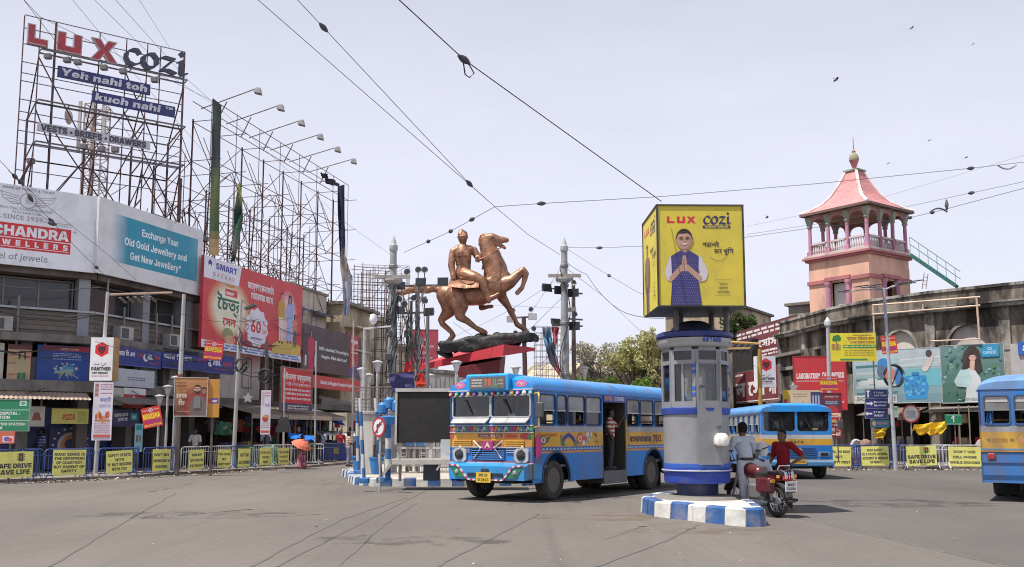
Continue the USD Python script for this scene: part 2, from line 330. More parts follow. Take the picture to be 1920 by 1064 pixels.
sheet('road',[(-60,-40),(60,-40),(60,300),(-60,300)],0.0,ROAD,thick=.015)
s1,s2=G(1452,962)[:2],G(1880,1062)[:2];e=s2+(s2-s1)*3
sheet('resurfaced_road',[tuple(s1),tuple(e),(40,-10),(45,120),(10,120),(6.2,40),(5.2,26)],.004,ROAD2,thick=.004)
seam=(s2-s1)/np.linalg.norm(s2-s1);nn=np.array([-seam[1],seam[0]])*.03
m=MB((.2,.178,.155));r=random.Random(3);a=0
while a<12:
 L=r.uniform(.3,1.3);q=s1+seam*a;w=nn*r.uniform(.15,.5);m.prism(Polygon([tuple(q-w),tuple(q+seam*L-w),tuple(q+seam*L+w),tuple(q+w)]),.0015,np.array([[1,0,0,0],[0,1,0,0],[0,0,1,.004],[0,0,0,1.0]]));a+=L+r.uniform(0,.4)
obj('sandy_seam',m,PRINT, None,kind='structure')
m=MB((.23,.21,.19));a,b=G(250,974),G(476,955);d=(b-a)/np.linalg.norm(b-a);n_=np.array([-d[1],d[0],0])
r=random.Random(5)
for k in range(34):
 q=a+(b-a)*(k+r.random())/35;w=r.uniform(.012,.05);L=r.uniform(.05,.3)*(.5+k/34)
 m.prism(Polygon([tuple((q+d*L*i+n_*w*j)[:2]) for i,j in ((0,-1),(1,-.6),(1,.8),(0,1))]),.002,np.array([[1,0,0,0],[0,1,0,0],[0,0,1,.003],[0,0,0,1.0]]))
obj('worn_road_marking',m,PRINT, None,kind='structure')
r=random.Random(17);up3=np.array([[1,0,0,0],[0,1,0,0],[0,0,1,.0045],[0,0,0,1.0]])
for pts,w in (([(95,1063),(215,990),(330,925)],.05),([(470,1063),(640,975),(760,935)],.06),([(520,1063),(700,970),(830,905)],.05),([(640,1060),(720,985),(780,945)],.035),([(820,1063),(930,1005),(1010,965)],.06),([(1120,1063),(1250,1015),(1310,985)],.05)): # cast shadows of the overhead wires, painted on the road as dark strips
 q=np.vstack([[G(*a)[:2]+(G(*b)[:2]-G(*a)[:2])*k/9 for k in range(9)] for a,b in zip(pts[:-1],pts[1:])]+[[G(*pts[-1])[:2]]]);q=q+np.array([[r.gauss(0,.012),r.gauss(0,.02)] for _ in q])
 obj('tar_seam',MB((.116,.104,.094)).prism(LineString(q).buffer(w*.34,quad_segs=2),.001,up3),PRINT, None,kind='structure')
for cx,cy,rx,ry,c in ((1.9,18.6,1.5,.9,(.2,.155,.12)),(3.3,15.9,1.6,.6,(.19,.15,.12)),(-6.4,31.2,.9,1.6,(.2,.17,.14)),(-1.5,14.5,1.4,.7,(.118,.106,.096)),(-6,19,2.2,1.0,(.12,.108,.098)),(8.5,22,2.5,1.2,(.08,.074,.07)),(1.5,24.2,2.2,.9,(.06,.055,.052))): # blown sand, old patches, oil
 g_=np.linspace(0,2*PI,40)[:-1];kk=[1+.28*(meshkit.noise(np.array([3*math.cos(a)+cx,3*math.sin(a)+cy,0.0]))-.5)*2 for a in g_];obj('road_stain',MB(c).prism(Polygon([(cx+rx*k*math.cos(a),cy+ry*k*math.sin(a)) for a,k in zip(g_,kk)]),.001,up3 if cy!=15.9 else up3@np.diag([1,1,1,1])),ROADTINT, None,kind='structure')
# ---------------- the lines of the street fronts ----------------
C0=P(183,480,38.0)[:2]
L1=Face(C0-10*np.array([math.sin(.9),math.cos(.9)]),C0)
def along(A,ang,u,v=600):
 """Where a wall from A at this angle (from forward) is crossed by the column u of the picture."""
 f=Face(A,np.array(A)+[math.sin(ang),math.cos(ang)]);a,_=f.hit(u,v); return f.pt(a)[:2]
C1=along(C0,.30,381);L2=Face(C0,C1)
C2=along(C1,.235,567);L3=Face(C1,C2)
C3=along(C2,.225,674);L4=Face(C2,C3)
sheet('footpath',[tuple(L1.pt(-6,0,6)[:2]),tuple(L1.pt(10,0,5.3)[:2]),tuple(G(300,893)[:2]+[-.1,.6]),tuple(G(560,880)[:2]+[-.2,.5]),tuple(C3+[6,8]),tuple(C3+[-5,8]),tuple(L1.pt(-6,0,-3)[:2])],.10,M('footpath_slabs',(.2,.17,.145),.9,var=.25,scale=2,dirt=.5,bump=.3),thick=.1)
sheet('footpath',[(14,43.2),(45,41.8),(45,52),(16,66),(13,66)],.10,'/World/Looks/footpath_slabs',thick=.1)
WOODC,GREYP,DKC=(.17,.13,.10),(.33,.31,.28),(.05,.045,.04)
FADED=M('faded_wall', None,.85,var=.25,scale=1.5,streak=.35,dirt=.7,dscale=.6,dirtcol=(.03,.026,.022),bump=.3,bscale=18,spec=.2)
def fb(face,name,parent,s0,s1,z0,z1,d0,d1,col,mat=None,label=None):
 m=MB();face.box(m,s0,s1,z0,z1,d0,d1,col); return obj(name,m,mat or FADED,parent,label,world=True)
def shutter(face,parent,s0,s1,z0,z1,d,col):
 """A rolled steel shutter: each slat a rib of its own."""
 m=MB();n=max(6,int((z1-z0)/.11));h=(z1-z0)/n
 for i in range(n):
  face.box(m,s0,s1,z0+i*h+.008,z0+(i+1)*h,d-.05,d-.012+.012*(i%2),col)
 face.box(m,s0,s1,z0,z1,d-.07,d-.05,tuple(np.array(col)*.6)); return obj('roller_shutter',m,PAINT,parent,world=True)
def windowpane(face,parent,s0,s1,z0,z1,d,frame=(.2,.18,.16),mull=2,name='window'):
 m=MB(frame);w=.06
 face.box(m,s0,s1,z1-w,z1,d-.08,d);face.box(m,s0,s1,z0,z0+w,d-.08,d)
 for k in range(mull+1):
  a=s0+(s1-s0-w)*k/mull;face.box(m,a,a+w,z0+w,z1-w,d-.08,d)
 p=obj(name,m,PAINT,parent,world=True);m=MB((.03,.033,.04));face.box(m,s0+.02,s1-.02,z0+.02,z1-.02,d-.06,d-.045);obj('pane',m,WPANE,p,world=True); return p
WPANE=M('dark_window_pane',(.02,.022,.026),.12,var=.3,scale=.7,dirt=.4,dscale=1.2,dirtcol=(.07,.06,.05),spec=.6)
# ---------------- corner building on the left ----------------
B=thing('corner_building','dark grey corner building with open shaded gallery under white wraparound hoarding','building',(C0[0],C0[1],0))
core=Polygon([tuple(L1.pt(-4,0,-2)[:2]),tuple(L1.pt(10,0,-1.6)[:2]),tuple(L2.pt(L2.L,0,-1.6)[:2]),tuple(L2.pt(L2.L,0,-12)[:2]),tuple(L1.pt(-4,0,-14)[:2])])
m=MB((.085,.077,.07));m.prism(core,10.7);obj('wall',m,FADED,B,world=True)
for f,a0,a1,nm in ((L1,-4,10,1),(L2,.05,L2.L,2)):
 fb(f,'roof_slab',B,a0,a1,10.72,10.95,-1.6,.15,(.16,.15,.14),CONCRETE)
 fb(f,'gallery_floor',B,a0,a1,5.1,5.4,-1.6,.55,(.17,.155,.145),CONCRETE)
 fb(f,'ledge',B,a0,a1,3.2,3.62,-1.6,.45,(.2,.185,.17),CONCRETE)
 fb(f,'lintel_beam',B,a0,a1,7.75,8.15,-.9,.05,(.12,.1,.085))
 n=5
 for k in range(n):fb(f,'parapet_plank',B,a0,a1,5.42+k*.19,5.42+k*.19+.175,-.22,-.15+.02*(k%2),tuple(np.array((.13,.105,.085))*(.8+.1*((k*7)%4))),PAINT)
 fb(f,'parapet_coping',B,a0,a1,6.38,6.46,-.3,0,(.36,.36,.38),PAINT)
# columns of the gallery, windows behind
for f,ss in ((L1,(-1.2,3.0,5.2,9.6)),(L2,(3.25,6.3))):
 for s in ss:
  fb(f,'gallery_column',B,s-.22,s+.22,5.4,8.0,-.75,-.1,(.25,.26,.285),PLASTER)
for a0,a1 in ((3.3,4.9),(5.5,9.35)):windowpane(L1,B,a0,a1,6.45,7.7,-.8,mull=3)
for a0,a1 in ((.3,3.0),(3.5,6.1)):windowpane(L2,B,a0,a1,6.45,7.7,-.8,mull=2)
# ground floor: piers, shutters, deep dark shops
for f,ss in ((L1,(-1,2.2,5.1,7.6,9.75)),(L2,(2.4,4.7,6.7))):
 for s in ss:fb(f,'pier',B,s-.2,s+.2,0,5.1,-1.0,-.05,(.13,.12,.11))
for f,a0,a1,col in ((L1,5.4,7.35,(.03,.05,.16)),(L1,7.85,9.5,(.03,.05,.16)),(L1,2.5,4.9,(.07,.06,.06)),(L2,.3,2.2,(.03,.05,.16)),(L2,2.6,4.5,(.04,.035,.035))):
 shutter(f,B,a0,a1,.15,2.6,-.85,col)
for f,a0,a1,col in ((L1,2.5,4.9,(.45,.44,.42)),(L1,7.85,9.5,(.42,.44,.5)),(L2,.3,2.2,(.42,.46,.52)),(L2,2.6,4.5,(.36,.38,.42)),(L2,4.9,6.5,(.4,.4,.42))):
 shutter(f,B,a0,a1,3.65,4.5,-.35,col)
# corrugated tin awnings
def awning(face,parent,s0,s1,z0,z1,d0,d1,col,name='awning',mat=None,pitch=.16):
 m=MB(col);n=int((s1-s0)/pitch*2)
 for k in range(n):
  a,b=s0+(s1-s0)*k/n,s0+(s1-s0)*(k+1)/n;ha,hb=.03*(k%2),.03*((k+1)%2)
  p=[face.pt(a,z1+ha,d0),face.pt(b,z1+hb,d0),face.pt(b,z0+hb,d1),face.pt(a,z0+ha,d1)];q=[x-[0,0,.012] for x in p]
  m.add((np.array(p+q),np.array([[0,2,1],[0,3,2],[4,5,6],[4,6,7],[3,6,2],[3,7,6]])))
 return obj(name,m,mat or STEEL,parent,world=True) if parent else m
awning(L1,B,3.2,9.7,2.85,3.15,.4,1.3,(.42,.33,.27))
awning(L2,B,.3,6.8,2.75,3.1,.4,1.5,(.22,.19,.17))
r=random.Random(41)
for k in range(22):
 f=(L1,L2,L3)[k%3];s0=r.uniform(.5,f.L-2);z=r.choice([4.75,5.0,5.05,6.0,6.25,3.3,7.4]);L_=min(f.L,s0+r.uniform(2,6));dz=r.uniform(.1,.4);d=r.uniform(.6,.8)
 obj('slung_cable',MB().path([f.pt(s0+(L_-s0)*i/8,z+r.uniform(-.05,.05)-dz*(1-(i/4-1)**2),d) for i in range(9)],r.uniform(.014,.03),5,(.03,.03,.03)),PAINT,B if f is not L3 else B,world=True)
for k in range(12):
 f,s=(L1,3.2+k) if k<6 else (L2,.6+(k-6)*1.05);z=r.choice([5.45,3.65,6.5]);obj('drain_pipe',MB((.2,.19,.18)).tube(f.pt(s,z-1.5,.07),f.pt(s,z+1.4,.07),.045,8),PAINT,B,world=True)
for f,s,z in ((L1,6.2,5.45),(L2,1.2,5.45),(L2,4.4,5.45)):
 m=MB((.34,.34,.33));f.box(m,s,s+.8,z,z+.55,-.1,.3);u_=obj('air_conditioner',m,PAINT,B,world=True);m=MB((.06,.06,.06));f.box(m,s+.08,s+.5,z+.07,z+.48,.3,.31);obj('fan_grille',m,PAINT,u_,world=True)
# ---------------- the row further down the left street ----------------
B2=thing('shop_row','long dim building row carrying the red and brown hoardings','building',(C1[0],C1[1],0))
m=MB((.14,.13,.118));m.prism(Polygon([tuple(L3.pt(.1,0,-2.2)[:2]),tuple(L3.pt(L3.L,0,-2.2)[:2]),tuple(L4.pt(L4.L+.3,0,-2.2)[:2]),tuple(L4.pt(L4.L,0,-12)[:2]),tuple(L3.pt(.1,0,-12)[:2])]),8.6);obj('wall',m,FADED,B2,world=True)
fb(L3,'plaster_wall',B2,2.2,6.2,3.3,6.2,-2.2,-.3,(.52,.5,.47),PLASTER)
fb(L3,'plaster_wall',B2,.1,2.1,3.3,6.2,-2.2,-.5,(.16,.155,.15),FADED)
fb(L3,'slab',B2,.1,L3.L,3.0,3.3,-2.2,.4,(.13,.12,.11),CONCRETE)
fb(L4,'slab',B2,0,L4.L,3.0,3.3,-2.2,.4,(.13,.12,.11),CONCRETE)
for a in range(5):m=MB((.14,.13,.12));L3.box(m,6.4+a,6.45+a,3.3,6.3,-.2,-.15);obj('grille_post',m,STEEL,B2,world=True)
windowpane(L3,B2,4.3,5.3,3.9,5.5,-.28,(.12,.1,.09),1)
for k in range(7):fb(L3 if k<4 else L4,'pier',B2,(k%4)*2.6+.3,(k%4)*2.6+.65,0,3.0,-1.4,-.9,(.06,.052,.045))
fb(L3,'parapet',B2,.1,L3.L,8.6,9.0,-2.6,-2.1,(.35,.33,.3),CONCRETE)
# cream house rising behind the brown hoarding
B3=thing('cream_house','cream plastered house with flat parapet behind the brown hoarding','building',(*L4.pt(0,0,-1.2)[:2],0))
fb(L4,'wall',B3,.2,5.6,6.0,10.35,-9,-1.0,(.5,.44,.35),FADED);fb(L4,'parapet',B3,.1,5.7,10.35,10.5,-9,-.9,(.3,.27,.22))
for a in (1.3,3.4):windowpane(L4,B3,a,a+.8,7.6,8.9,-.98,(.1,.13,.3),1)
for a in (1.0,3.1,4.4):awning(L4,B3,a,a+1.3,8.9,9.2,-1.0,-.4,(.07,.09,.22),'window_hood',PAINT)
B4=thing('yellow_house','peeling yellow house with red shutter and sunshade beyond the brown hoarding','building',(*L4.pt(6.5,0,-1)[:2],0))
fb(L4,'wall',B4,6.2,11.5,3,9.9,-8,-.2,(.47,.39,.27),FADED);fb(L4,'roof_slab',B4,6.0,11.8,9.9,10.1,-8,.3,(.22,.2,.17),CONCRETE)
fb(L4,'sunshade',B4,6.6,9.4,8.45,8.55,-.2,.7,(.55,.48,.36),PLASTER);fb(L4,'sunshade',B4,6.6,9.4,6.9,7.0,-.2,.7,(.55,.48,.36),PLASTER)
shutter(L4,B4,7.0,8.8,7.2,8.2,-.12,(.4,.07,.05))
# more houses to the far end, seen between the poles
for k,(u0,u1,vt,Y,col,lab) in enumerate(((655,712,585,76,(.42,.38,.3),'grimy ochre house at the far end of the left street'),(700,776,640,84,(.5,.42,.33),'tan house behind the lamp cluster left of the red canopy'),(770,850,690,92,(.4,.38,.36),'low grey house behind the statue canopy'))):
 a,b=P(u0,vt,Y),P(u1,vt,Y);f=Face(a[:2],b[:2]+[0,5]);H=a[2]
 h=thing('far_house',lab,'building',(a[0],a[1],0));fb(f,'wall',h,0,f.L,0,H,-8,0,col,FADED);fb(f,'cornice',h,-.1,f.L+.1,H-.35,H,0,.35,tuple(np.array(col)*.8),CONCRETE)
 for i in range(2):
  for z in (3.6,6.4):
   if z+1.7<H:windowpane(f,h,f.L*(.15+.45*i),f.L*(.15+.45*i)+1.0,z,z+1.5,.04,(.16,.1,.07),2)
 fb(f,'balcony',h,.2,f.L-.2,5.5,5.65,0,.9,(.4,.36,.3),CONCRETE)
# ---------------- curved old market building on the right ----------------
Q=np.array([(33.5,40.5),(29.2,43.7),(25.6,47.0),(22.9,49.7),(20.8,52.6),(19.5,56),(18.9,60),(18.3,64.5)])
from scipy.interpolate import CubicSpline
tq=np.r_[0,np.cumsum(np.linalg.norm(np.diff(Q,axis=0),axis=1))];cs=CubicSpline(tq,Q);tt=np.linspace(tq[-1],0,9);QS=cs(tt)
BLACKENED=M('blackened_plaster', None,.92,var=.28,scale=1.4,streak=.3,dirt=.92,dscale=.7,dlo=.39,dhi=.585,dirtcol=(.022,.019,.018),bump=.5,bscale=14,spec=.15)
H=thing('market_building','curved blackened old market building with blind arches and stained parapet','building',(20.8,52.6,0))
RF=[Face(QS[i],QS[i+1]) for i in range(8)]
for i,f in enumerate(RF):
 w=f.L;pl=sbox(0,0,w,9.0);cx=w/2;rad=.98
 arch=unary_union([ell(cx,6.05,rad,1.12,28).intersection(sbox(0,6.05,w,9))])
 pl=pl.difference(arch).difference(sbox(.35,0,w-.35,3.3)) if i>2 else pl.difference(sbox(.35,0,w-.35,3.3)).difference(sbox(cx-.5,5.0,cx+.5,6.8))
 T=np.eye(4);T[:2,0]=f.d;T[:2,1]=0;T[2,1]=1;T[:2,2]=f.n;T[2,2]=0;T[:3,3]=[*(f.A-f.n*.45),0]
 m=MB((.245,.212,.175));m.prism(pl,.45,T);obj('wall',m,BLACKENED,H,world=True)
 if i>2:fb(f,'blind_arch_panel',H,cx-1.1,cx+1.1,6.0,7.3,-.4,-.2,(.5,.46,.42),PLASTER)
 else:windowpane(f,H,cx-.5,cx+.5,5.0,6.8,-.2,(.15,.12,.1),2)
 if i>2:
  m=MB((.4,.37,.33));g=ell(cx,6.05,rad+.14,1.26,28).difference(ell(cx,6.05,rad,1.12,28)).intersection(sbox(0,6.05,w,9));T2=T.copy();T2[:3,3]=[*f.A,0];m.prism(g,.07,T2);obj('arch_moulding',m,BLACKENED,H,world=True)
 fb(f,'sill_band',H,-.03,w+.03,5.75,5.98,0,.16,(.36,.33,.3),BLACKENED)
 fb(f,'cornice',H,-.05,w+.05,7.95,8.15,0,.4,(.32,.3,.27),BLACKENED);fb(f,'cornice_lip',H,-.06,w+.06,8.15,8.25,0,.5,(.3,.28,.25),BLACKENED)
 fb(f,'parapet',H,-.04,w+.04,9.0,9.15 if i<7 else 9.4,-.5,.08,(.38,.36,.33),BLACKENED)
 fb(f,'pilaster',H,-.25,.25,3.3,7.95,0,.12,(.4,.37,.33),BLACKENED)
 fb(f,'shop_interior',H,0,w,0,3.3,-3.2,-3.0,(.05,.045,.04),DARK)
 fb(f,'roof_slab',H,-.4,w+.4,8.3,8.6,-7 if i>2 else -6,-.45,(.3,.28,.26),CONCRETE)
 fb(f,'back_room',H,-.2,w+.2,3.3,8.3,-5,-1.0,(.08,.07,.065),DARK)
 fb(f,'pier',H,-.3,.3,0,3.3,-1.2,-.05,(.2,.18,.16))
fb(RF[6],'parapet_block',H,1.6,3.2,9.15,9.45,-.55,.12,(.4,.38,.34),CONCRETE)
# pale drainage/scaffold pipe frame on the market front
PF=thing('tan_scaffold','tan pipe frame standing before the blackened parapet of the market','frame',(*RF[4].pt(0,0,.9)[:2],0))
m_= lambda *a:[P(*a[0]),P(*a[1])]
for a,b,r in (((1636,573,50),(1838,557,46.6),.05),((1636,590,50),(1838,573,46.6),.045),((1637,572,50),(1640,640,50),.05),((1730,565,48.4),(1731,582,48.4),.05),((1831,557,46.7),(1837,640,46.7),.055),((1745,640,48.2),(1837,636,46.7),.035)):
 obj('pipe',MB((.52,.38,.28)).tube(P(*a),P(*b),r,8),PAINT,PF,world=True)
# ---------------- pink tower ----------------
TW=thing('pink_tower','pink roof tower with columned belvedere and concave red pyramid roof','tower',(0,0,0));ph=math.radians(54.0);A_=4.71
nc=P(1632,560,61.5)[:2];ex,ey=np.array([math.cos(ph),-math.sin(ph)]),np.array([math.sin(ph),math.cos(ph)])
tc=nc-ex*A_/2+ey*A_/2
stage.GetPrimAtPath(TW).GetAttribute('xformOp:translate').Set(Gf.Vec3d(tc[0],tc[1],0));UsdGeom.Xform(stage.GetPrimAtPath(TW)).AddRotateZOp().Set(-math.degrees(ph))
c_,s_=math.cos(-ph),math.sin(-ph);MT=np.eye(4);MT[:2,:2]=[[c_,-s_],[s_,c_]];MT[:2,3]=tc;_mat4[TW]=MT
PEACH,MAUVE,ROSE=(.6,.36,.27),(.42,.2,.28),(.36,.14,.15)
TP=M('tower_paint', None,.8,var=.1,scale=1.0,streak=.3,dirt=.5,dscale=.7,dirtcol=(.1,.07,.06),bump=.15,bscale=16,spec=.2);h_=A_/2
for k in range(4): # four sides with an opening each
 R=trimesh.transformations.rotation_matrix(k*PI/2,(0,0,1));X=R@XZ((-h_,-h_+.35,0))
 pl=sbox(.0 if k%2==0 else .35,7.0,A_-(0 if k%2==0 else .35),12.75).difference(sbox(h_-.72,8.35,h_+.72,11.75))
 m=MB(PEACH);m.prism(pl,.35,X);w_=obj('wall',m,TP,TW)
 m=MB(ROSE);m.box((-h_-.06,-h_-.12,11.75),(-.98,-h_,12.0),T=R);m.box((.98,-h_-.12,11.75),(h_+.06,-h_,12.0),T=R);m.box((-.98,-h_-.2,11.85),(.98,-h_,12.1),T=R);obj('string_course',m,TP,TW)
 for sx in (-1,1):
  m=MB(MAUVE);m.lathe([(.25,8.2),(.25,8.35),(.2,8.4),(.19,11.5),(.26,11.6),(.26,11.8)],(sx*.78,-h_-.02,0),14,T=R);obj('engaged_column',m,TP,TW,smooth=35)
 m=MB((.55,.4,.3));m.box((-.6,-h_+.05,9.15),(.6,-h_+.2,9.28),T=R)
 for q in range(7):m.lathe([(.05,8.35),(.07,8.6),(.035,8.95),(.05,9.15)],(-.52+q*.173,-h_+.12,0),8,T=R)
 obj('balustrade',m,TP,TW)
 if k==0:obj('whitewashed_screen',MB((.6,.6,.58)).box((-.7,-h_+.5,8.4),(.7,-h_+.56,11.7),T=R),PLASTER,TW)
obj('inner_core',MB((.12,.08,.07)).box((-1.3,-1.3,7),(1.3,1.3,12.7)),DARK,TW)
obj('frieze',MB(PEACH).box((-h_+.02,-h_+.02,12.75),(h_-.02,h_-.02,13.35)),TP,TW)
m=MB(ROSE);m.box((-h_-.16,-h_-.16,13.35),(h_+.16,h_+.16,13.5));m.box((-h_-.3,-h_-.3,13.5),(h_+.3,h_+.3,13.64));obj('cornice',m,TP,TW)
obj('belvedere_floor',MB((.5,.42,.38)).box((-h_-.2,-h_-.2,13.64),(h_+.2,h_+.2,13.8)),TP,TW)
CAPC=(.26,.27,.22)
for k in range(4):
 R=trimesh.transformations.rotation_matrix(k*PI/2,(0,0,1))
 for q in range(3):
  x=-h_+.12+q*(A_-.24)/3;m=MB((.44,.21,.29));m.box((x-.17,-h_-.05,13.8),(x+.17,-h_+.29,14.1),T=R);m.lathe([(.16,14.1),(.13,14.16),(.12,15.75)],(x,-h_+.12,0),12,T=R);cp=obj('column',m,TP,TW,smooth=35)
  m=MB(CAPC);m.lathe([(.13,15.75),(.2,15.85),(.17,15.95),(.3,16.35),(.3,16.5)],(x,-h_+.12,0),8,T=R);obj('capital',m,TP,cp)
  m=MB((.5,.42,.42));x1=x+(A_-.24)/3;m.box((x+.17,-h_+.02,14.55),(x1-.17,-h_+.22,14.68),T=R);m.box((x+.17,-h_+.02,13.8),(x1-.17,-h_+.22,13.9),T=R)
  for i in range(6):m.lathe([(.045,13.9),(.075,14.1),(.035,14.4),(.05,14.55)],(x+.28+i*(x1-x-.56)/5,-h_+.12,0),8,T=R)
  obj('balustrade',m,TP,TW)
  m=MB((.4,.2,.2));T_=R@XZ((x,-h_+.2,0));sp=(A_-.24)/3;m.prism(sbox(.0,16.0,sp,16.5).difference(ell(sp/2,15.95,sp/2-.14,.42,24)),.16,T_);obj('bracket_arch',m,TP,TW)
obj('ceiling',MB((.36,.2,.14)).box((-h_,-h_,16.5),(h_,h_,16.62)),TP,TW)
e_=h_+.36
m=MB((.16,.11,.1));m.box((-e_,-e_,16.62),(e_,e_,16.78));obj('eaves',m,TP,TW)
prof=[(e_-.02,16.79),(e_*.83,16.98),(e_*.59,17.45),(e_*.42,18.05),(e_*.28,18.85),(.42,19.75)];TILE=M('roof_tiles', None,.7,var=.15,scale=4,dirt=.25,dirtcol=(.2,.1,.09),dscale=1.2)
for k in range(4):
 R=trimesh.transformations.rotation_matrix(k*PI/2,(0,0,1));m=MB();rr=random.Random(k)
 for (r0,z0),(r1,z1) in zip(prof[:-1],prof[1:]): # courses of diamond tiles on each slope
  n=max(2,int(r0*3.2));rows=3
  for j in range(rows):
   ra,rb=r0+(r1-r0)*j/rows,r0+(r1-r0)*(j+1)/rows;za,zb=z0+(z1-z0)*j/rows,z0+(z1-z0)*(j+1)/rows
   for i in range(n):
    a,b=-1+2*i/n,-1+2*(i+1)/n;o=.004*((i+j)%2)
    m.add((np.array([(a*ra,-ra-o,za),(b*ra,-ra-o,za),(b*rb,-rb-o,zb),(a*rb,-rb-o,zb)]),np.array([[0,1,2],[0,2,3]])),tuple(np.array((.5,.21,.21))*rr.uniform(.86,1.12)),R)
 obj('roof_slope',m,TILE,TW)
 m=MB((.72,.62,.62));m.path([(-r0*1.0,-r0*1.0,z0+.03) for r0,z0 in prof],.11,6);obj('roof_rib',m,TP,TW) if k==0 else obj('roof_rib',MB((.72,.62,.62)).add(m.mesh(), None,R),TP,TW)
m=MB();m.box((-.55,-.55,19.72),(.55,.55,19.84),(.2,.27,.2));m.lathe([(.3,19.84),(.12,20.0),(.16,20.1),(.32,20.55)],col=(.42,.14,.16));m.lathe([(.34,20.55),(.34,20.7),(.28,20.92),(.12,21.1)],col=(.26,.26,.17));m.lathe([(.09,21.1),(.14,21.2),(.04,21.35),(.02,22.2)],col=(.35,.2,.15));obj('finial',m,TP,TW)
# green stair behind the tower
ST=thing('steel_stair','green steel stair slanting from the pink tower down to the market roof','stair',tuple(P(1795,540,64)))
a,b=P(1707,478,62.5),P(1792,536,62.5);off=np.array([.5,.75,0]);GRN=(.04,.2,.16)
for o in (0,1):obj('stringer',MB(GRN).bar(a+off*o,b+off*o,.06,.24),PAINT,ST,world=True)
for k in range(14):
 q=a+(b-a)*(k+.5)/14;obj('tread',MB((.05,.22,.18)).bar(q,q+off,.26,.04),PAINT,ST,world=True)
for hgt in (.5,1.0):obj('handrail',MB((.1,.26,.23)).tube(a+[0,0,hgt+.2],b+[0,0,hgt+.2]+(b-a)*.12,.022),PAINT,ST,world=True)
for k in range(6):
 q=a+(b-a)*k/5;obj('rail_post',MB((.1,.26,.23)).tube(q,q+[0,0,1.2],.02),PAINT,ST,world=True)
for x in (1733,1740):obj('prop',MB((.3,.18,.2)).tube(P(x,512+(x-1733)*.3,62.5),P(x-4,542,62.5),.03),PAINT,ST,world=True)
for v in (520,527,534):obj('rung',MB((.3,.18,.2)).tube(P(1733-(v-512)*.13,v,62.5),P(1740-(v-512)*.13,v,62.5),.02),PAINT,ST,world=True)
# buildings beyond, right of the middle
for nm,u0,u1,vt,Y,dy,col,lab in (('rooftop_house',1394,1482,574,78,6,(.42,.34,.25),'tan rooftop room with flat roof above the maroon signboard'),('rooftop_house',1478,1532,570,70,-2,(.26,.24,.21),'low dark parapet house left of the pink tower')):
 a,b=P(u0,vt,Y),P(u1,vt,Y);f=Face(a[:2],b[:2]+[0,dy]);h=thing(nm,lab,'building',(a[0],a[1],0))
 fb(f,'wall',h,0,f.L,0,a[2]-.2,-7,0,col);fb(f,'roof_slab',h,-.2,f.L+.2,a[2]-.2,a[2],-7.2,.25,(.16,.13,.11),CONCRETE);windowpane(f,h,.6,1.3,a[2]-2,a[2]-1.2,.03,(.1,.08,.07),1)
a,b=P(1172,690,86),P(1362,610,68);f=Face(a[:2],b[:2]);h=thing('arcaded_building','long grey arcaded building with dentil cornice behind the blue bus','building',(a[0],a[1],0));Hh=8.4
nb=int(f.L/2.2);pl=sbox(0,0,f.L,Hh)
for k in range(nb):c=(k+.5)*f.L/nb;pl=pl.difference(unary_union([sbox(c-.5,3.4,c+.5,5.6),ell(c,5.6,.5,.8,16)]))
T=np.eye(4);T[:2,0]=f.d;T[:2,1]=0;T[2,1]=1;T[:2,2]=f.n;T[2,2]=0;T[:3,3]=[*(f.A-f.n*.4),0]
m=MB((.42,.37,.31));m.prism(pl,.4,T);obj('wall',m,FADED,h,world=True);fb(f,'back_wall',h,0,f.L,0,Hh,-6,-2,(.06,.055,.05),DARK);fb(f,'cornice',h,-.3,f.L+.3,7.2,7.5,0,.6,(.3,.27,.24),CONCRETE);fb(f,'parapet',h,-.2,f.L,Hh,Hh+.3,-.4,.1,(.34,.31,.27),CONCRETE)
for k in range(int(f.L/.9)):fb(f,'dentil',h,k*.9,k*.9+.3,6.9,7.2,0,.45,(.33,.3,.26),CONCRETE)
for u0,u1,vt,Y,col,lab in ((1064,1120,688,84,(.46,.39,.28),'sunlit ochre gable house behind the concrete pole'),(1110,1190,690,92,(.36,.27,.21),'crumbling brown brick house under the flowering tree')):
 a,b=P(u0,vt,Y),P(u1,vt,Y);f=Face(a[:2],b[:2]+[0,3]);h=thing('far_house',lab,'building',(a[0],a[1],0));T=np.eye(4);T[:2,0]=f.d;T[:2,1]=0;T[2,1]=1;T[:2,2]=f.n;T[2,2]=0;T[:3,3]=[*(f.A-f.n*6),0]
 m=MB(col);m.prism(Polygon([(0,0),(f.L,0),(f.L,a[2]-1.2),(f.L*.6,a[2]+.6),(0,a[2]-1.0)]),6,T);obj('wall',m,FADED,h,world=True);windowpane(f,h,f.L*.3,f.L*.3+.9,4.2,5.6,.03,(.1,.08,.07),1)
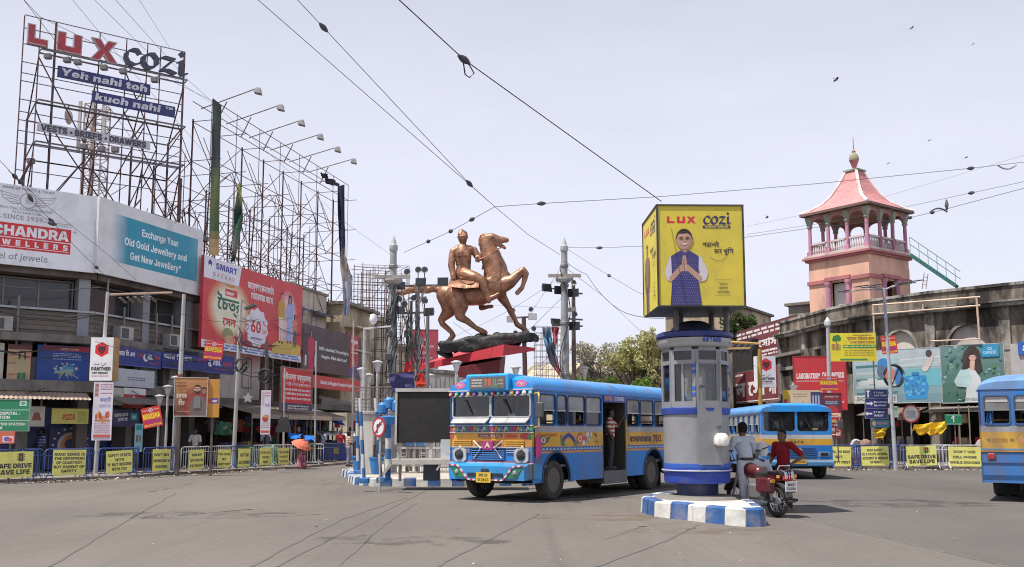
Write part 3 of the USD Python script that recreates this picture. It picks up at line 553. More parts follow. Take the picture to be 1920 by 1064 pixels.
# ---------------- trees ----------------
LEAF='/World/Looks/leaves'
usdkit.material(stage,LEAF,{'a':('attribute',dict(attribute='tint')),'d':('diffuse_bsdf',{}),'t':('translucent_bsdf',{}),'m':('mix_closure',dict(fac=.35))},[('a.color','d.color'),('a.color','t.color'),('d.BSDF','m.closure1'),('t.BSDF','m.closure2')],surface='m.closure');TINTED.add(LEAF)
BARK=M('bark',(.11,.085,.065),.95,var=.35,scale=6,bump=.4)
def tree(name,label,base,hgt,clumps,cols,n,leaf,seed,cat='tree'):
 """clumps: (x, y, z, r) relative to the base; leaf-sized faces spread in them, dense at the rim, with gaps."""
 r=np.random.default_rng(seed);t=thing(name,label,cat,base);tr=MB();fork=np.array([0,0,hgt*.42])
 tr.path([(0,0,-.1),(.05,.03,hgt*.2),tuple(fork)],[hgt*.035,hgt*.028,hgt*.022],8);cl=np.array(clumps,float)
 for c in cl:mid=(fork+c[:3])/2+r.normal(0,.1,3);tr.path([fork,mid,c[:3]+[0,0,c[3]*.2]],[hgt*.016,hgt*.01,hgt*.004],5)
 obj('trunk',tr,BARK,t);w=cl[:,3]**2;k=r.choice(len(cl),n,p=w/w.sum());d=r.normal(size=(n,3));d/=np.linalg.norm(d,axis=1,keepdims=True)
 rad=cl[k,3]*r.uniform(.25,1,n)**.45*(1+.3*meshkit.noise(d*2.3+k[:, None]*3.1,5)-.1);pos=cl[k,:3]+d*rad[:, None]*[1,1,.8]
 keep=meshkit.noise(pos*1.6,9)>.36;pos,k=pos[keep],k[keep];n=len(pos)
 ax=r.normal(size=(n,3));ax/=np.linalg.norm(ax,axis=1,keepdims=True);bx=np.cross(ax,r.normal(size=(n,3)));bx/=np.linalg.norm(bx,axis=1,keepdims=True);sz=leaf*r.uniform(.6,1.3,n)[:, None]
 v=np.stack([pos-ax*sz,pos+bx*sz*.45,pos+ax*sz,pos-bx*sz*.45],1).reshape(-1,3);f=np.arange(n)[:, None]*4+np.array([[0,1,2,0,2,3]]);f=f.reshape(-1,3)
 c=np.array(cols)[r.integers(0,len(cols),n)]*r.uniform(.75,1.25,(n,1))*(.8+.45*meshkit.noise(pos*.9,3))[:, None]
 m=MB();m.add((v,f),np.repeat(c,2,0));obj('crown',m,LEAF,t); return t
def clump(seed,n,sx,sy,z0,z1,r0,r1):
 r=random.Random(seed); return [(r.uniform(-sx,sx),r.uniform(-sy,sy),r.uniform(z0,z1),r.uniform(r0,r1)) for _ in range(n)]
gy,gg,go=(.42,.4,.33),(.2,.24,.1),(.4,.38,.17)
b=P(1128,700,80);tree('flowering_tree','greyish flowering tree behind the bus roof',(b[0],80,0),9.0,clump(1,12,2.0,1.6,6.3,8.6,.8,1.3),[gy,(.38,.36,.3),(.22,.22,.13),(.45,.4,.36)],5200,.15,1)
b=P(1192,700,76);tree('olive_tree','tall olive green tree with feathery shoots left of the kiosk',(b[0],76,0),9.6,clump(2,15,2.6,1.6,5.8,9.2,.6,1.2),[go,(.22,.26,.1),(.38,.34,.15)],5600,.17,2)
b=P(1226,660,72);tree('olive_tree','pale yellow green tree beside the top of the kiosk',(b[0],72,0),9.0,clump(3,8,1.2,1.2,6.2,8.8,.6,1.1),[(.42,.4,.2),go],2600,.16,3)
b=P(1150,715,66);tree('green_bush','fresh green bushy tree just above the bus roof',(b[0],66,0),4.8,clump(4,14,2.7,1.2,3.6,5.0,.5,.9),[(.12,.19,.04),(.075,.13,.03),(.17,.22,.06)],5200,.14,4,'bush')
b=P(1382,600,74);tree('roof_tree','dark green tree between the advertising box and the tan rooftop room',(b[0],74,0),10.5,clump(5,9,1.1,1.0,8.2,10.6,.6,1.0),[(.05,.075,.03),(.09,.12,.045)],2600,.16,5)
# ---------------- print vocabulary ----------------
RED,WHITE,NAVY,BLACK,YEL=(.55,.03,.035),(.72,.72,.74),(.025,.035,.2),(.015,.014,.014),(.68,.55,.06)
SKIN,SKIN2,HAIR=(.42,.23,.15),(.5,.3,.21),(.02,.015,.012)
def figure(a,x,y,h,top,bottom,skin=SKIN,hair=HAIR,long=False,skirt=False,arms=None):
 """A printed standing figure: feet at (x, y), h tall, all in metres of the board."""
 def s(g,c):a.shape(g,c)
 q= lambda px,pz:(x+px*h,y+pz*h)
 if long:s(Polygon([q(-.075,.93),q(-.06,1.0),q(.06,1.0),q(.075,.93),q(.085,.76),q(-.085,.76)]),hair)
 if skirt:s(Polygon([q(-.085,.52),q(.085,.52),q(.13,.06),q(-.13,.06)]),bottom)
 else:s(unary_union([Polygon([q(-.09,.5),q(-.005,.5),q(-.02,.03),q(-.075,.03)]),Polygon([q(.005,.5),q(.09,.5),q(.08,.03),q(.02,.03)])]),bottom)
 s(unary_union([Polygon([q(-.08,.05),q(-.02,.05),q(-.03,0),q(-.1,0)]),Polygon([q(.02,.05),q(.08,.05),q(.1,0),q(.03,0)])]),(.08,.05,.04))
 s(unary_union([stroke([q(-.11,.78),q(-.145,.62),q(-.12,.48)],.05*h),stroke([q(.11,.78),q(.145,.62),q(.12,.48)],.05*h)]),top)
 s(unary_union([ell(*q(-.12,.46),.022*h),ell(*q(.12,.46),.022*h),sbox(*q(-.025,.8),*q(.025,.88))]),skin)
 s(Polygon([q(-.115,.8),q(-.04,.835),q(.04,.835),q(.115,.8),q(.09,.5),q(-.09,.5)]),top)
 s(ell(*q(0,.91),.042*h,.058*h),skin)
 if not long:s(ell(*q(0,.91),.047*h,.065*h).intersection(sbox(*q(-.1,.935),*q(.1,1.1))),hair)
 else:s(unary_union([Polygon([q(-.05,.99),q(.05,.99),q(.03,.955),q(-.045,.93)]),Polygon([q(-.055,.97),q(-.035,.95),q(-.045,.8),q(-.07,.8)]),Polygon([q(.055,.97),q(.035,.95),q(.045,.8),q(.07,.8)])]),hair)
 return a
def face(a,x,y,r,skin=SKIN,hair=HAIR,beard=False,cap=None):
 """A printed head about 2.6 r tall."""
 for sx in (-1,1):a.shape(ell(x+sx*1.0*r,y-.05*r,.16*r,.28*r),tuple(np.array(skin)*.85))
 hd=ell(x,y,r,1.25*r,28);a.shape(hd,skin);a.shape(hd.difference(ell(x-.22*r,y+.1*r,.95*r,1.25*r,28)),tuple(np.array(skin)*.78));a.shape(ell(x-.2*r,y+.5*r,.5*r,.28*r),tuple(np.array(skin)*1.12));a.shape(ell(x-.45*r,y-.28*r,.26*r,.22*r),tuple(np.array(skin)*1.1))
 a.shape(ell(x,y+.1*r,1.06*r,1.32*r,28).intersection(Polygon([(x+p*r,y+q*r) for p,q in ((-1.2,.1),(-.95,.12),(-.88,.5),(-.62,.82),(-.2,.74),(.3,.86),(.74,.66),(.9,.4),(.95,.08),(1.2,.1),(1.3,1.6),(-1.3,1.6))])),cap or hair)
 if beard:a.shape(ell(x,y-.2*r,.95*r,1.05*r).intersection(sbox(x-r,y-1.4*r,x+r,y-.45*r)),hair);a.shape(ell(x,y-.62*r,.35*r,.12*r),(.4,.15,.13))
 else:a.shape(ell(x,y-.62*r,.32*r,.09*r),(.38,.13,.12))
 for sx in (-1,1):a.shape(ell(x+sx*.38*r,y+.12*r,.17*r,.08*r),(.05,.03,.03));a.shape(stroke([(x+sx*.58*r,y+.33*r),(x+sx*.2*r,y+.36*r)],.09*r),hair)
 a.shape(Polygon([(x-.1*r,y-.25*r),(x+.16*r,y-.25*r),(x+.02*r,y+.1*r)]),tuple(np.array(skin)*.8)); return a
LUXL=[sbox(0,0,.34,1).union(sbox(0,0,1,.3)),sbox(0,0,.34,1).union(sbox(0,0,1.05,.3)).union(sbox(.72,0,1.05,1)),Polygon([(0,0),(.36,0),(.58,.33),(.8,0),(1.18,0),(.78,.52),(1.12,1),(.76,1),(.58,.72),(.4,1),(.04,1),(.38,.52)])]
COZI=[nib([[(.62,.52),(.5,.66),(.3,.64),(.12,.45),(.1,.25),(.2,.08),(.42,.02),(.62,.14)]],.2),nib([[(.95,.6),(.78,.45),(.76,.22),(.92,.04),(1.14,.06),(1.3,.24),(1.3,.46),(1.14,.64),(.95,.6)]],.22),
  nib([[(1.5,.58),(1.62,.62),(1.98,.6)],[(1.98,.6),(1.5,.06)],[(1.5,.06),(1.75,.1),(2.05,.02)]],.2),nib([[(2.2,.56),(2.3,.62),(2.28,.12),(2.36,.04),(2.5,.1)]],.2).union(aff.rotate(sbox(2.2,.8,2.4,1.0),45))]
def hexlogo(a,x,y,r):
 g=[(x+r*math.sin(k*PI/3),y+r*math.cos(k*PI/3)) for k in range(6)];a.shape(Polygon(g),(.62,.02,.03))
 a.shape(unary_union([Polygon([(x-.45*r,y+.5*r),(x-.12*r,y+.35*r),(x+.12*r,y+.35*r),(x+.45*r,y+.5*r),(x+.5*r,y-.05*r),(x+.2*r,y-.5*r),(x,y-.62*r),(x-.2*r,y-.5*r),(x-.5*r,y-.05*r)])]),BLACK)
 for sx in (-1,1):a.shape(Polygon([(x+sx*.12*r,y+.05*r),(x+sx*.34*r,y+.14*r),(x+sx*.2*r,y-.04*r)]),(.62,.02,.03));a.shape(stroke([(x+sx*.1*r,y-.1*r),(x+sx*.16*r,y-.4*r)],.06*r),(.62,.02,.03))
def panther(w,h):
 a=Art(w,h);hexlogo(a,.5*w,.72*h,.34*w);a.text('Jindal',.3,.36,.035,BLACK,'r',skew=.3);a.line([(.52,.36),(.57,.34),(.72,.41)],.012,BLACK);a.oval(.5,.4,.02,.01,RED)
 a.text('PANTHER',.5,.23,.085,BLACK,'sb',.86);a.text('TMT REBARS',.46,.155,.045,BLACK,'sb',.7);a.lines(.1,.85,[.1],.018,RED,3); return a
def manisha(w,h):
 a=Art(w,h);a.text('MANISHA',.5,.42,.27,(.75,.6,.03),'sb',.9);a.text('GRANDE',.5,.22,.14,(.25,.03,.25),'sb',.8);a.rect(.06,.07,.94,.15,(.75,.55,.1));a.rect(.15,.09,.85,.125,RED)
 a.oval(.5,.84,.11,.1,WHITE);a.oval(.5,.84,.085,.077,(.05,.05,.3));a.text('MG',.5,.81,.06,WHITE,'sb');a.lines(.06,.34,[.83],.05,(.75,.5,.3),1);a.lines(.66,.94,[.83],.05,(.75,.5,.3),2); return a
def px_board(name,label,cat,u0,u1,vt,vb,Y,yaw=0.0,bg=WHITE,art=None,tilt=0.0,**k):
 """A free-standing board whose left edge is at depth Y and covers these pixels."""
 O=P(u0,vb,Y);f=Face(O[:2],O[:2]+[math.cos(yaw),math.sin(yaw)]);a1=f.hit(u1,vb)[0];h=P(u0,vt,Y)[2]-O[2]
 return board(name,label,cat,O,yaw,a1,h,bg,art(a1,h) if callable(art) else art,**k)
# ---------------- the big wraparound hoarding ----------------
O,rz,w,h=L1.px(-250,182.5,369.8,513,.32,182.5);h=3.12
zb=7.98
fx= lambda u:(L1.hit(u,430,.32)[0]-L1.hit(-250,430,.32)[0])/w
a=Art(w,h)
a.grad(0,0,.5,1,(.7,.71,.74),(.69,.7,.73),2)
a.rect(0,.2,fx(134),.52,RED);a.rect(0,.335,fx(134),.345,WHITE);a.rect(0,.225,fx(131),.232,WHITE)
a.text('P.C. CHANDRA',fx(130),.365,.125,WHITE,'sb', None,'r');a.text('J  E  W  E  L  L  E  R  S',fx(129),.245,.068,WHITE,'sb', None,'r')
a.text('A jewel of jewels',fx(92),.07,.075,(.2,.2,.22),'r', None,'r',.1);a.text('SINCE 1939',fx(42),.57,.055,(.2,.2,.22),'r');a.line([(fx(80),.583),(fx(135),.583)],.008,(.3,.3,.32));a.line([(fx(-40),.583),(fx(2),.583)],.008,(.3,.3,.32))
a.text('More Than 22 Karat Purity Gold',fx(48),.695,.032,(.25,.25,.27),'r',.24);a.text('At 22 Karat Price',fx(48),.65,.032,(.25,.25,.27),'r',.13);a.text('MARK OF PURITY & TRUST',fx(50),.945,.03,(.25,.25,.27),'s',.24)
X_,Z_=fx(50)*w,.82*h;a.shape(ell(X_,Z_,.3,.3).difference(ell(X_,Z_,.275,.275)),(.2,.2,.22))
for z in (.08,0,-.08):a.shape(text_shape('GOLD','r') and aff.translate(aff.scale(text_shape('GOLD','r'),.07,.06,origin=(0,0)),X_-.1,Z_+z-.02),(.25,.25,.27), True)
for sx in (-1,1):
 for k in range(4):a.shape(stroke([(X_+sx*.3,Z_+.12-k*.09),(X_+sx*(.62-.05*k),Z_+.2-k*.1),(X_+sx*(1.0-.13*k),Z_+.26-k*.12)],.016),(.2,.2,.22))
 a.shape(stroke([(X_+sx*.95,Z_+.28),(X_+sx*.9,Z_+.05),(X_+sx*.55,Z_-.18),(X_+sx*.28,Z_-.16)],.016),(.2,.2,.22))
a.text('®',fx(141),.47,.04,(.3,.3,.32),'r')
board('hoarding','white jewellers hoarding with red name band and winged emblem, left part of the wraparound','billboard',L1.pt(L1.hit(-250,430,.32)[0],zb,.32),rz,w,h,(.7,.71,.74),a,t=.1,group='signs on the left buildings')
O,rz,w,h=L2.px(183.5,380,370,513,.32);h=3.12;w=L2.hit(379,500,.32)[0]-L2.hit(183.5,440,.32)[0]
fx= lambda u:(L2.hit(u,460,.32)[0]-L2.hit(183.5,440,.32)[0])/w
a=Art(w,h);BG=(.62,.625,.635);TE=(.012,.25,.36)
x0,x1=fx(208),fx(371);a.grad(x0,.2,x0+.14,.84,BG,TE,12);a.rect(x0+.14,.2,x1-.1,.84,TE);a.grad(x1-.1,.2,x1,.84,TE,(.1,.34,.44),8)
for t,c,z in (('Exchange Your',(x0+x1)/2+.03,.64),('Old Gold Jewellery and',(x0+x1)/2+.0,.46),('Get New Jewellery*',(x0+x1)/2+.0,.28)):a.text(t,c,z,.1,(.78,.8,.82),'s',.6*len(t)/22)
board('hoarding','white hoarding with blurred teal panel offering to exchange old gold jewellery','billboard',L2.pt(L2.hit(183.5,440,.32)[0],zb,.32),rz,w,h,BG,a,t=.1,group='signs on the left buildings')
# ---------------- red sale billboard, brown billboard ----------------
O,rz,w,h=L3.px(380,567,477,651,.6);A0=L3.hit(380,560,.6)[0];fx= lambda u:(L3.hit(u,560,.6)[0]-A0)/w
a=Art(w,h);a.rect(0,.0,1,.085,(.62,.64,.7));a.lines(.02,.98,[.05,.02],.02,(.1,.2,.5),4)
g0=(.55,.05,.05);cx,cz=.235,.47
for k in range(7):t=k/6;a.oval(cx,cz,.2-.012*k,.36-.022*k,tuple(np.array((.6,.12,.05))*(1-t)+np.array((.72,.68,.5))*t))
a.text('চৈত্র',cx,.45,.16,(.02,.12,.08),'b',.23);a.text('সেল',cx,.28,.1,RED,'b',.12);a.rect(.19,.62,.3,.7,RED);a.text('SMART',cx,.635,.035,WHITE,'sb');a.oval(cx+.0,.78,.06,.06,(.55,.25,.05));a.oval(cx-.01,.18,.05,.08,(.25,.28,.1));a.oval(cx+.01,.13,.05,.05,(.6,.3,.2))
a.poly([(0,.76),(.31,.76),(.335,1),(0,1)],(.68,.68,.74));a.shape(ell(.05*w,.93*h,.17).difference(ell(.05*w,.9*h,.09)),(.06,.04,.25));a.text('SMART',.1,.885,.07,(.05,.05,.3),'sb',.19,'l');a.text('B A Z A A R',.08,.8,.045,(.5,.1,.2),'r',.19,'l')
a.text('জম্পেশ েকনাকাটা',.53,.78,.085,(.75,.7,.7),'b',.27);a.text('েজারদার সােথ',.545,.665,.085,(.75,.7,.7),'b',.23)
st=[((.5+.0)*w+(1.0 if k%2 else 1.17)*math.sin(k*PI/11)*1.05,.33*h+(1.0 if k%2 else 1.14)*math.cos(k*PI/11)*.93) for k in range(22)]
a.shape(Polygon(st),(.7,.68,.74));a.text('60',.49,.27,.14,RED,'sb',.1);a.text('UP TO',.415,.2,.05,(.2,.1,.25),'s',.13,rot=90);a.text('%',.575,.36,.06,RED,'sb');a.text('OFF',.58,.27,.045,RED,'s');a.lines(.44,.56,[.19],.025,(.2,.1,.25),5)
for k in range(6):a.shape(ell(.83*w,.5*h,1.25-.1*k,1.85-.13*k),tuple(np.array((.55,.06,.05))+np.array((.03,.08,.09))*k))
a.poly([(.66,.06),(.98,.09),(.99,.2),(.9,.25),(.74,.24),(.66,.17)],(.6,.42,.08))
figure(a,.755*w,.2*h,.66*h,(.5,.28,.04),(.65,.62,.55));figure(a,.85*w,.22*h,.62*h,(.3,.35,.62),(.32,.38,.66),long=True,skirt=True);figure(a,.915*w,.19*h,.42*h,(.55,.2,.12),(.1,.1,.13),long=True,skirt=True)
board('billboard','huge red sale billboard with white corner logo and printed family','billboard',O,rz,w,h,(.56,.045,.055),a,t=.15,group='signs on the left buildings')
O,rz,w,h=L4.px(568,677,606,694,.62);A0=L4.hit(568,650,.62)[0];fx= lambda u:(L4.hit(u,650,.62)[0]-A0)/w
a=Art(w,h);a.grad(0,0,1,.3,(.1,.055,.055),(.075,.045,.05),4, True);figure(a,fx(583.5)*w,-.12*h,1.05*h,(.5,.015,.08),(.5,.015,.09),long=True,skirt=True)
a.rect(fx(572),.1,fx(575),.33,(.6,.6,.6));a.rect(fx(590),.1,fx(593),.35,(.6,.6,.6));a.text('100% absorbed! I\'m moving to',fx(627),.5,.075,WHITE,'sb',fx(655)-fx(600));a.text('Huggies. What about you?',fx(628),.33,.075,WHITE,'sb',fx(652)-fx(604))
a.rect(fx(657),.0,fx(672),1,(.42,.05,.05));a.text('Huggies',fx(664.5),.82,.1,WHITE,'sb',fx(671)-fx(659));a.oval(fx(663),.3,.03,.12,(.45,.25,.2));a.lines(fx(659),fx(671),[.66,.58],.03,WHITE,3);a.poly([(fx(657),.2),(fx(672),.3),(fx(672),0),(fx(657),0)],(.1,.06,.25))
board('billboard','dark brown billboard with woman in pink gown and white slogan','billboard',O,rz,w,h,(.07,.045,.05),a,t=.15,group='signs on the left buildings')
O,rz,w,h=L4.px(587,676,703,727,.8);a=Art(w,h);a.text('Switch to Huggies Complete Comfort',.5,.35,.3,WHITE,'sb',.72)
board('banner','long red strip banner under the brown billboard','banner',O,rz,w,h,(.55,.05,.05),a,t=.06,group='signs on the left buildings')
O,rz,w,h=L3.px(528,585,688,768,2.2);a=Art(w,h);a.rect(0,0,1,.16,(.03,.03,.12));a.text('সৌভাগ্য বস্ত্রালয়',.5,.72,.15,(.75,.72,.72),'b',.92);a.text('শাড়ী ও েপাশােকর েদাকান',.55,.58,.075,(.7,.6,.6),'br',.8)
for z in (.46,.36,.25):a.lines(.08,.95,[z],.055,(.7,.55,.55),int(z*100),'br')
a.lines(.2,.9,[.08,.02],.04,(.6,.55,.4),9)
board('signboard','tall red signboard with white cloth shop lettering over dark blue strip','sign',O,rz,w,h,RED,a,t=.08,frame=(.3,.28,.26),fw=.04,group='signs on the left buildings')
# ---------------- boards of the gallery floor ----------------
O,rz,w,h=L1.px(69,166,646,720,.12);a=Art(w,h);a.grad(0,0,1,.9,(.012,.05,.24),(.012,.05,.24),1);a.grad(.1,.86,1,.99,(.2,.02,.06),(.35,.02,.05),6);a.text('NOW OPEN',.62,.885,.05,(.5,.4,.4),'s',.35);a.text('LAND OF OPPORTUNITIES',.57,.7,.06,(.3,.38,.6),'s',.55)
a.lines(.3,.85,[.78,.64],.025,(.25,.33,.55),4);r=random.Random(2)
for k in range(46):a.oval(.55+r.gauss(0,.09),.42+r.gauss(0,.06),r.uniform(.015,.045),r.uniform(.015,.04),r.choice([(.1,.3,.55),(.3,.4,.4),(.5,.42,.3),(.18,.35,.5),(.05,.2,.42)]))
for k in range(20):a.line([(.56+r.gauss(0,.02),.38),(.56+r.gauss(0,.1),.3+r.uniform(-.16,.04))],.022,r.choice([(.4,.36,.32),(.3,.35,.38),(.2,.3,.2)]))
a.lines(.2,.8,[.05],.02,(.4,.45,.6),7);board('poster','large deep blue poster with painted tree on the gallery of the corner building','poster',O,rz,w,h,(.012,.05,.24),a,group='signs on the left buildings')
O,rz,w,h=L1.px(13,57,645,742,.14);a=Art(w,h);a.rect(0,.9,1,1,(.12,.03,.04));a.poly([(.35,0),(1,0),(1,.9),(.85,.85)],(.5,.25,.17));figure(a,.62*w,.02*h,.86*h,(.42,.34,.2),(.02,.16,.05),SKIN2,(.07,.035,.02),long=True)
for z in (.78,.62,.4,.25):a.lines(.05,.35,[z],.03,(.4,.12,.06),int(z*90));
board('poster','narrow tan poster of a woman in green trousers beside the blue poster','poster',O,rz,w,h,(.48,.33,.19),a,group='signs on the left buildings')
O,rz,w,h=L1.px(-60,6,640,742,.13);board('poster','plain pale poster cut by the left edge of the view','poster',O,rz,w,h,(.45,.44,.38),Art(w,h).rect(0,0,1,.25,(.4,.3,.15)),group='signs on the left buildings')
for u0,u1,vt,vb,lab,first in ((218,303,645.5,684,'left blue bank sign with small white lettering and emblem',1),(304.5,432,652,690,'right blue bank sign, longer, with larger pale lettering',0)):
 O,rz,w,h=L2.px(u0,min(u1,380),vt,vb,.55);w=w*(u1-u0)/(min(u1,380)-u0)*(1.0 if first else 1.12);a=Art(w,h);a.rect(0,0,1,.04,(.1,.12,.35))
 a.text('আর বি এল',.22 if first else .2,.48,.24,(.6,.6,.66),'b',.36);a.text('ব্যাংক',.52,.5,.2,(.35,.03,.1),'b',.13);a.text('RBL',.74,.42,.26,(.6,.6,.68),'sb',.12);a.text('BANK',.9,.42,.22,(.4,.03,.1),'sb',.14);a.shape(ell(.64*w,.5*h,.17).difference(ell(.67*w,.56*h,.14)),(.6,.6,.68));a.lines(.7,.95,[.2],.07,(.3,.05,.12),3)
 board('signboard',lab,'sign',O,rz,w,h,(.02,.035,.2),a,t=.2,group='signs on the left buildings')
for u0,u1,vt,vb,bg,lab,fn in ((216,290,690,724,(.4,.43,.48),'pale blue notice board under the left bank sign', lambda a:a.lines(.3,.75,[.5,.38],.07,(.1,.1,.2),3)),(232,273,727,765,(.36,.03,.04),'small maroon and white signboard over the corner shops', lambda a:(a.rect(0,.68,1,1,(.6,.6,.6)),a.text('শর্টমান',.5,.35,.2,WHITE,'b',.8),a.lines(.2,.8,[.15],.06,(.6,.3,.3),2))),
 (212,232,727,760,(.42,.43,.36),'square faded greenish poster left of the maroon signboard', lambda a:a.rect(.1,.2,.7,.6,(.25,.3,.2)))):
 O,rz,w,h=L2.px(u0,u1,vt,vb,.6);a=Art(w,h);fn(a);board('signboard',lab,'sign',O,rz,w,h,bg,a,group='signs on the left buildings')
O,rz,w,h=L2.px(212,262,768,800,.9);a=Art(w,h);a.text('QUITO LUXYO',.3,.6,.18,(.6,.6,.65),'sb',.5,rot=4);a.text('ZZYO 2K',.36,.34,.18,(.6,.6,.65),'sb',.36,rot=4);a.rect(.66,.4,.9,.8,(.02,.3,.3));a.text('JIO',.78,.52,.14,WHITE,'s');board('signboard','dark navy shop fascia with slanted white lettering','sign',O,rz,w,h,(.015,.02,.08),a,group='signs on the left buildings')
O,rz,w,h=L1.px(97,166,766,795,.75);a=Art(w,h);a.text('PIZZA',.45,.25,.38,(.3,.03,.02),'sb',.35,skew=.2,rot=4);a.rect(.7,.1,.95,.8,(.3,.3,.06));board('signboard','dim yellow shop sign with dark red slanted word','sign',O,rz,w,h,(.42,.38,.08),a,group='signs on the left buildings')
O,rz,w,h=L1.px(53,84,762,800,.7);a=Art(w,h);a.poly([(.2,.3),(.8,.3),(.65,.7),(.35,.7)],(.2,.05,.03));board('signboard','grey shop sign with a brown cap emblem','sign',O,rz,w,h,(.36,.34,.3),a,group='signs on the left buildings')
# painted swirl on the shutters
for f,u0,u1,vt,vb,lab in ((L1,92,166,800,850,'blue shutter painting with large orange swirl and cloud marks'),(L2,207,240,803,850,'smaller orange swirl painting on the second blue shutter')):
 O,rz,w,h=f.px(u0,u1,vt,vb,-.7);a=Art(w,h);cx,cz,R_=.55*w,.3*h,.34*min(w,h*1.6)
 a.shape(ell(cx,cz,R_,R_,32),(.4,.38,.38));a.shape(ell(cx+.2*R_,cz-.1*R_,R_*.95,R_*.95,32).intersection(ell(cx,cz,R_,R_,32)),(.5,.17,.03));a.shape(ell(cx-.05*R_,cz+.05*R_,R_*.42,R_*.42),(.02,.03,.12))
 for k in range(9):g=PI*(k/8);a.shape(ell(cx+1.32*R_*math.cos(g),cz+1.32*R_*math.sin(g),.1*R_,.08*R_),(.45,.47,.5))
 board('shutter_painting',lab,'sign',O,rz,w,h,(.015,.02,.1),a,t=.03,group='signs on the left buildings')
# ---------------- boards on poles by the left kerb ----------------
def pole(name,label,u,vt,vb_ground_v,r0=.08,r1=.06,ut=None,col=(.4,.4,.42),bands=(),cap=None,cat='pole',group=None,arms=(),n=12):
 """A pole from the ground point under pixel (u, vb) up to the pixel (ut, vt)."""
 b=G(u,vb_ground_v);t=P(u if ut is None else ut,vt,b[1]);p=thing(name,label,cat,b,group=group)
 m=MB(col);k=9;pts=[b+(t-b)*i/k for i in range(k+1)];m.path(pts,np.linspace(r0,r1,k+1),n)
 obj('shaft',m,STEEL if sum(col)<.9 else PAINT,p,world=True,smooth=30)
 for z0,z1,c in bands:obj('painted_band',MB(c).path([b+(t-b)*z0,b+(t-b)*z1],[r0*1.04,r0*1.0],n),PAINT,p,world=True,smooth=30)
 return p,b,t
pa,b,t=pole('steel_pole','grey steel pole carrying the hexagon sign and a scaffold arm at the left kerb',178,548,893,.085,.06,202,(.42,.41,.42))
obj('cross_arm',MB((.45,.33,.24)).tube(t+[0,0,-.1],P(322,549,b[1]+2.2),.05),PAINT,pa,world=True);PLY=P(222,566,b[1]+.5)
for k in range(5):q=P(225+k*14,558-k*.5,b[1]+.5+k*.25);obj('hanging_batten',MB((.2,.16,.12)).bar(q,q+[.12,.3,-.18],.12,.03),PAINT,pa,world=True)
Yp=b[1]-.25
px_board('box_sign','white box sign with red hexagon and black lettering on the left kerb pole','sign',167,209.5,633,714,Yp,0,(.74,.74,.76),panther,t=.55,mat=PRINT,side=(.36,.2,.06),group='signs on poles')
px_board('cloth_banner','narrow white festival banner with red figures on the left kerb pole','banner',171,208,717,826,Yp-.05,0,(.62,.58,.66), lambda w,h:(lambda a:(a.rect(.05,.74,.28,.98,(.55,.4,.45)),[a.rect(.08,.76+.075*k,.25,.82+.075*k,(.3,.15,.15)) for k in range(3)],a.lines(.35,.95,[.95,.91,.87,.8],.018,(.35,.1,.2),2),a.text('জয়ন্তী',.62,.66,.07,(.1,.15,.4),'br',.55),a.lines(.3,.9,[.6,.57],.015,(.2,.2,.5),4),
 [a.oval(.2+.1*k+.02*(k%2),.4+.05*math.sin(k*1.4),.07,.06,((.5,.12,.05),(.55,.25,.08),(.35,.06,.05))[k%3]) for k in range(7)],a.rect(.12,.32,.9,.36,(.45,.2,.1)),a.lines(.1,.92,[.28,.25,.22,.19,.16,.13],.014,(.4,.2,.25),6),a.rect(.08,.05,.95,.1,(.5,.1,.06)),a.lines(.12,.9,[.02],.015,(.2,.25,.5),1),a)[-1])(Art(w,h)),t=.02,group='signs on poles')
q=P(178,716,b[1])
px_board('direction_sign','green direction board with white hospital and station lettering at the left edge','sign',-92,53,750,808,30.6,0,(.012,.2,.09), lambda w,h:Art(w,h).rect(0,.66,1,.68,(.4,.6,.5)).rect(0,.32,1,.34,(.4,.6,.5)).text('R G KAR HOSPITAL :',.88,.51,.1,WHITE,'s', None,'r').text('POLICE STATION',.75,.38,.1,WHITE,'s', None,'r').text('SHYAMBAZAR METRO STATION :',.97,.17,.085,WHITE,'s', None,'r').text('2 KM',.66,.05,.085,WHITE,'s', None,'r').rect(.87,.8,.96,.97,(.5,.62,.58)).oval(.915,.885,.03,.06,(.1,.3,.25)),frame=(.3,.33,.3),fw=.02,t=.05,legs=[((.3,.06,-2.1),(.3,.06,1.0),.04),((1.9,.06,-2.1),(1.9,.06,1.0),.04)],group='signs on poles')
px_board('small_sign','small orange sign with a white sticker below the green direction board','sign',-30,26.5,809,832,30.4,0,(.5,.12,.07), lambda w,h:Art(w,h).rect(.6,.1,.97,.62,(.6,.45,.5)).oval(.75,.36,.1,.2,(.1,.1,.4)).oval(.85,.3,.08,.16,(.5,.05,.05)),t=.05,legs=[((.3,.06,-.9),(.3,.06,.3),.025)],group='signs on poles')
px_board('standing_banner','pale blue standing banner with phone pictures beside the navy shop','banner',251,266,795,848,36.5,.2,(.25,.5,.6), lambda w,h:Art(w,h).rect(.15,.78,.85,.95,(.02,.3,.3)).rect(.2,.35,.45,.6,(.2,.12,.12)).rect(.55,.35,.8,.6,(.3,.2,.12)).rect(.2,.1,.8,.2,(.1,.3,.45)),t=.04,legs=[((.1,.05,-.6),(.1,.05,.1),.02)],group='signs on poles')
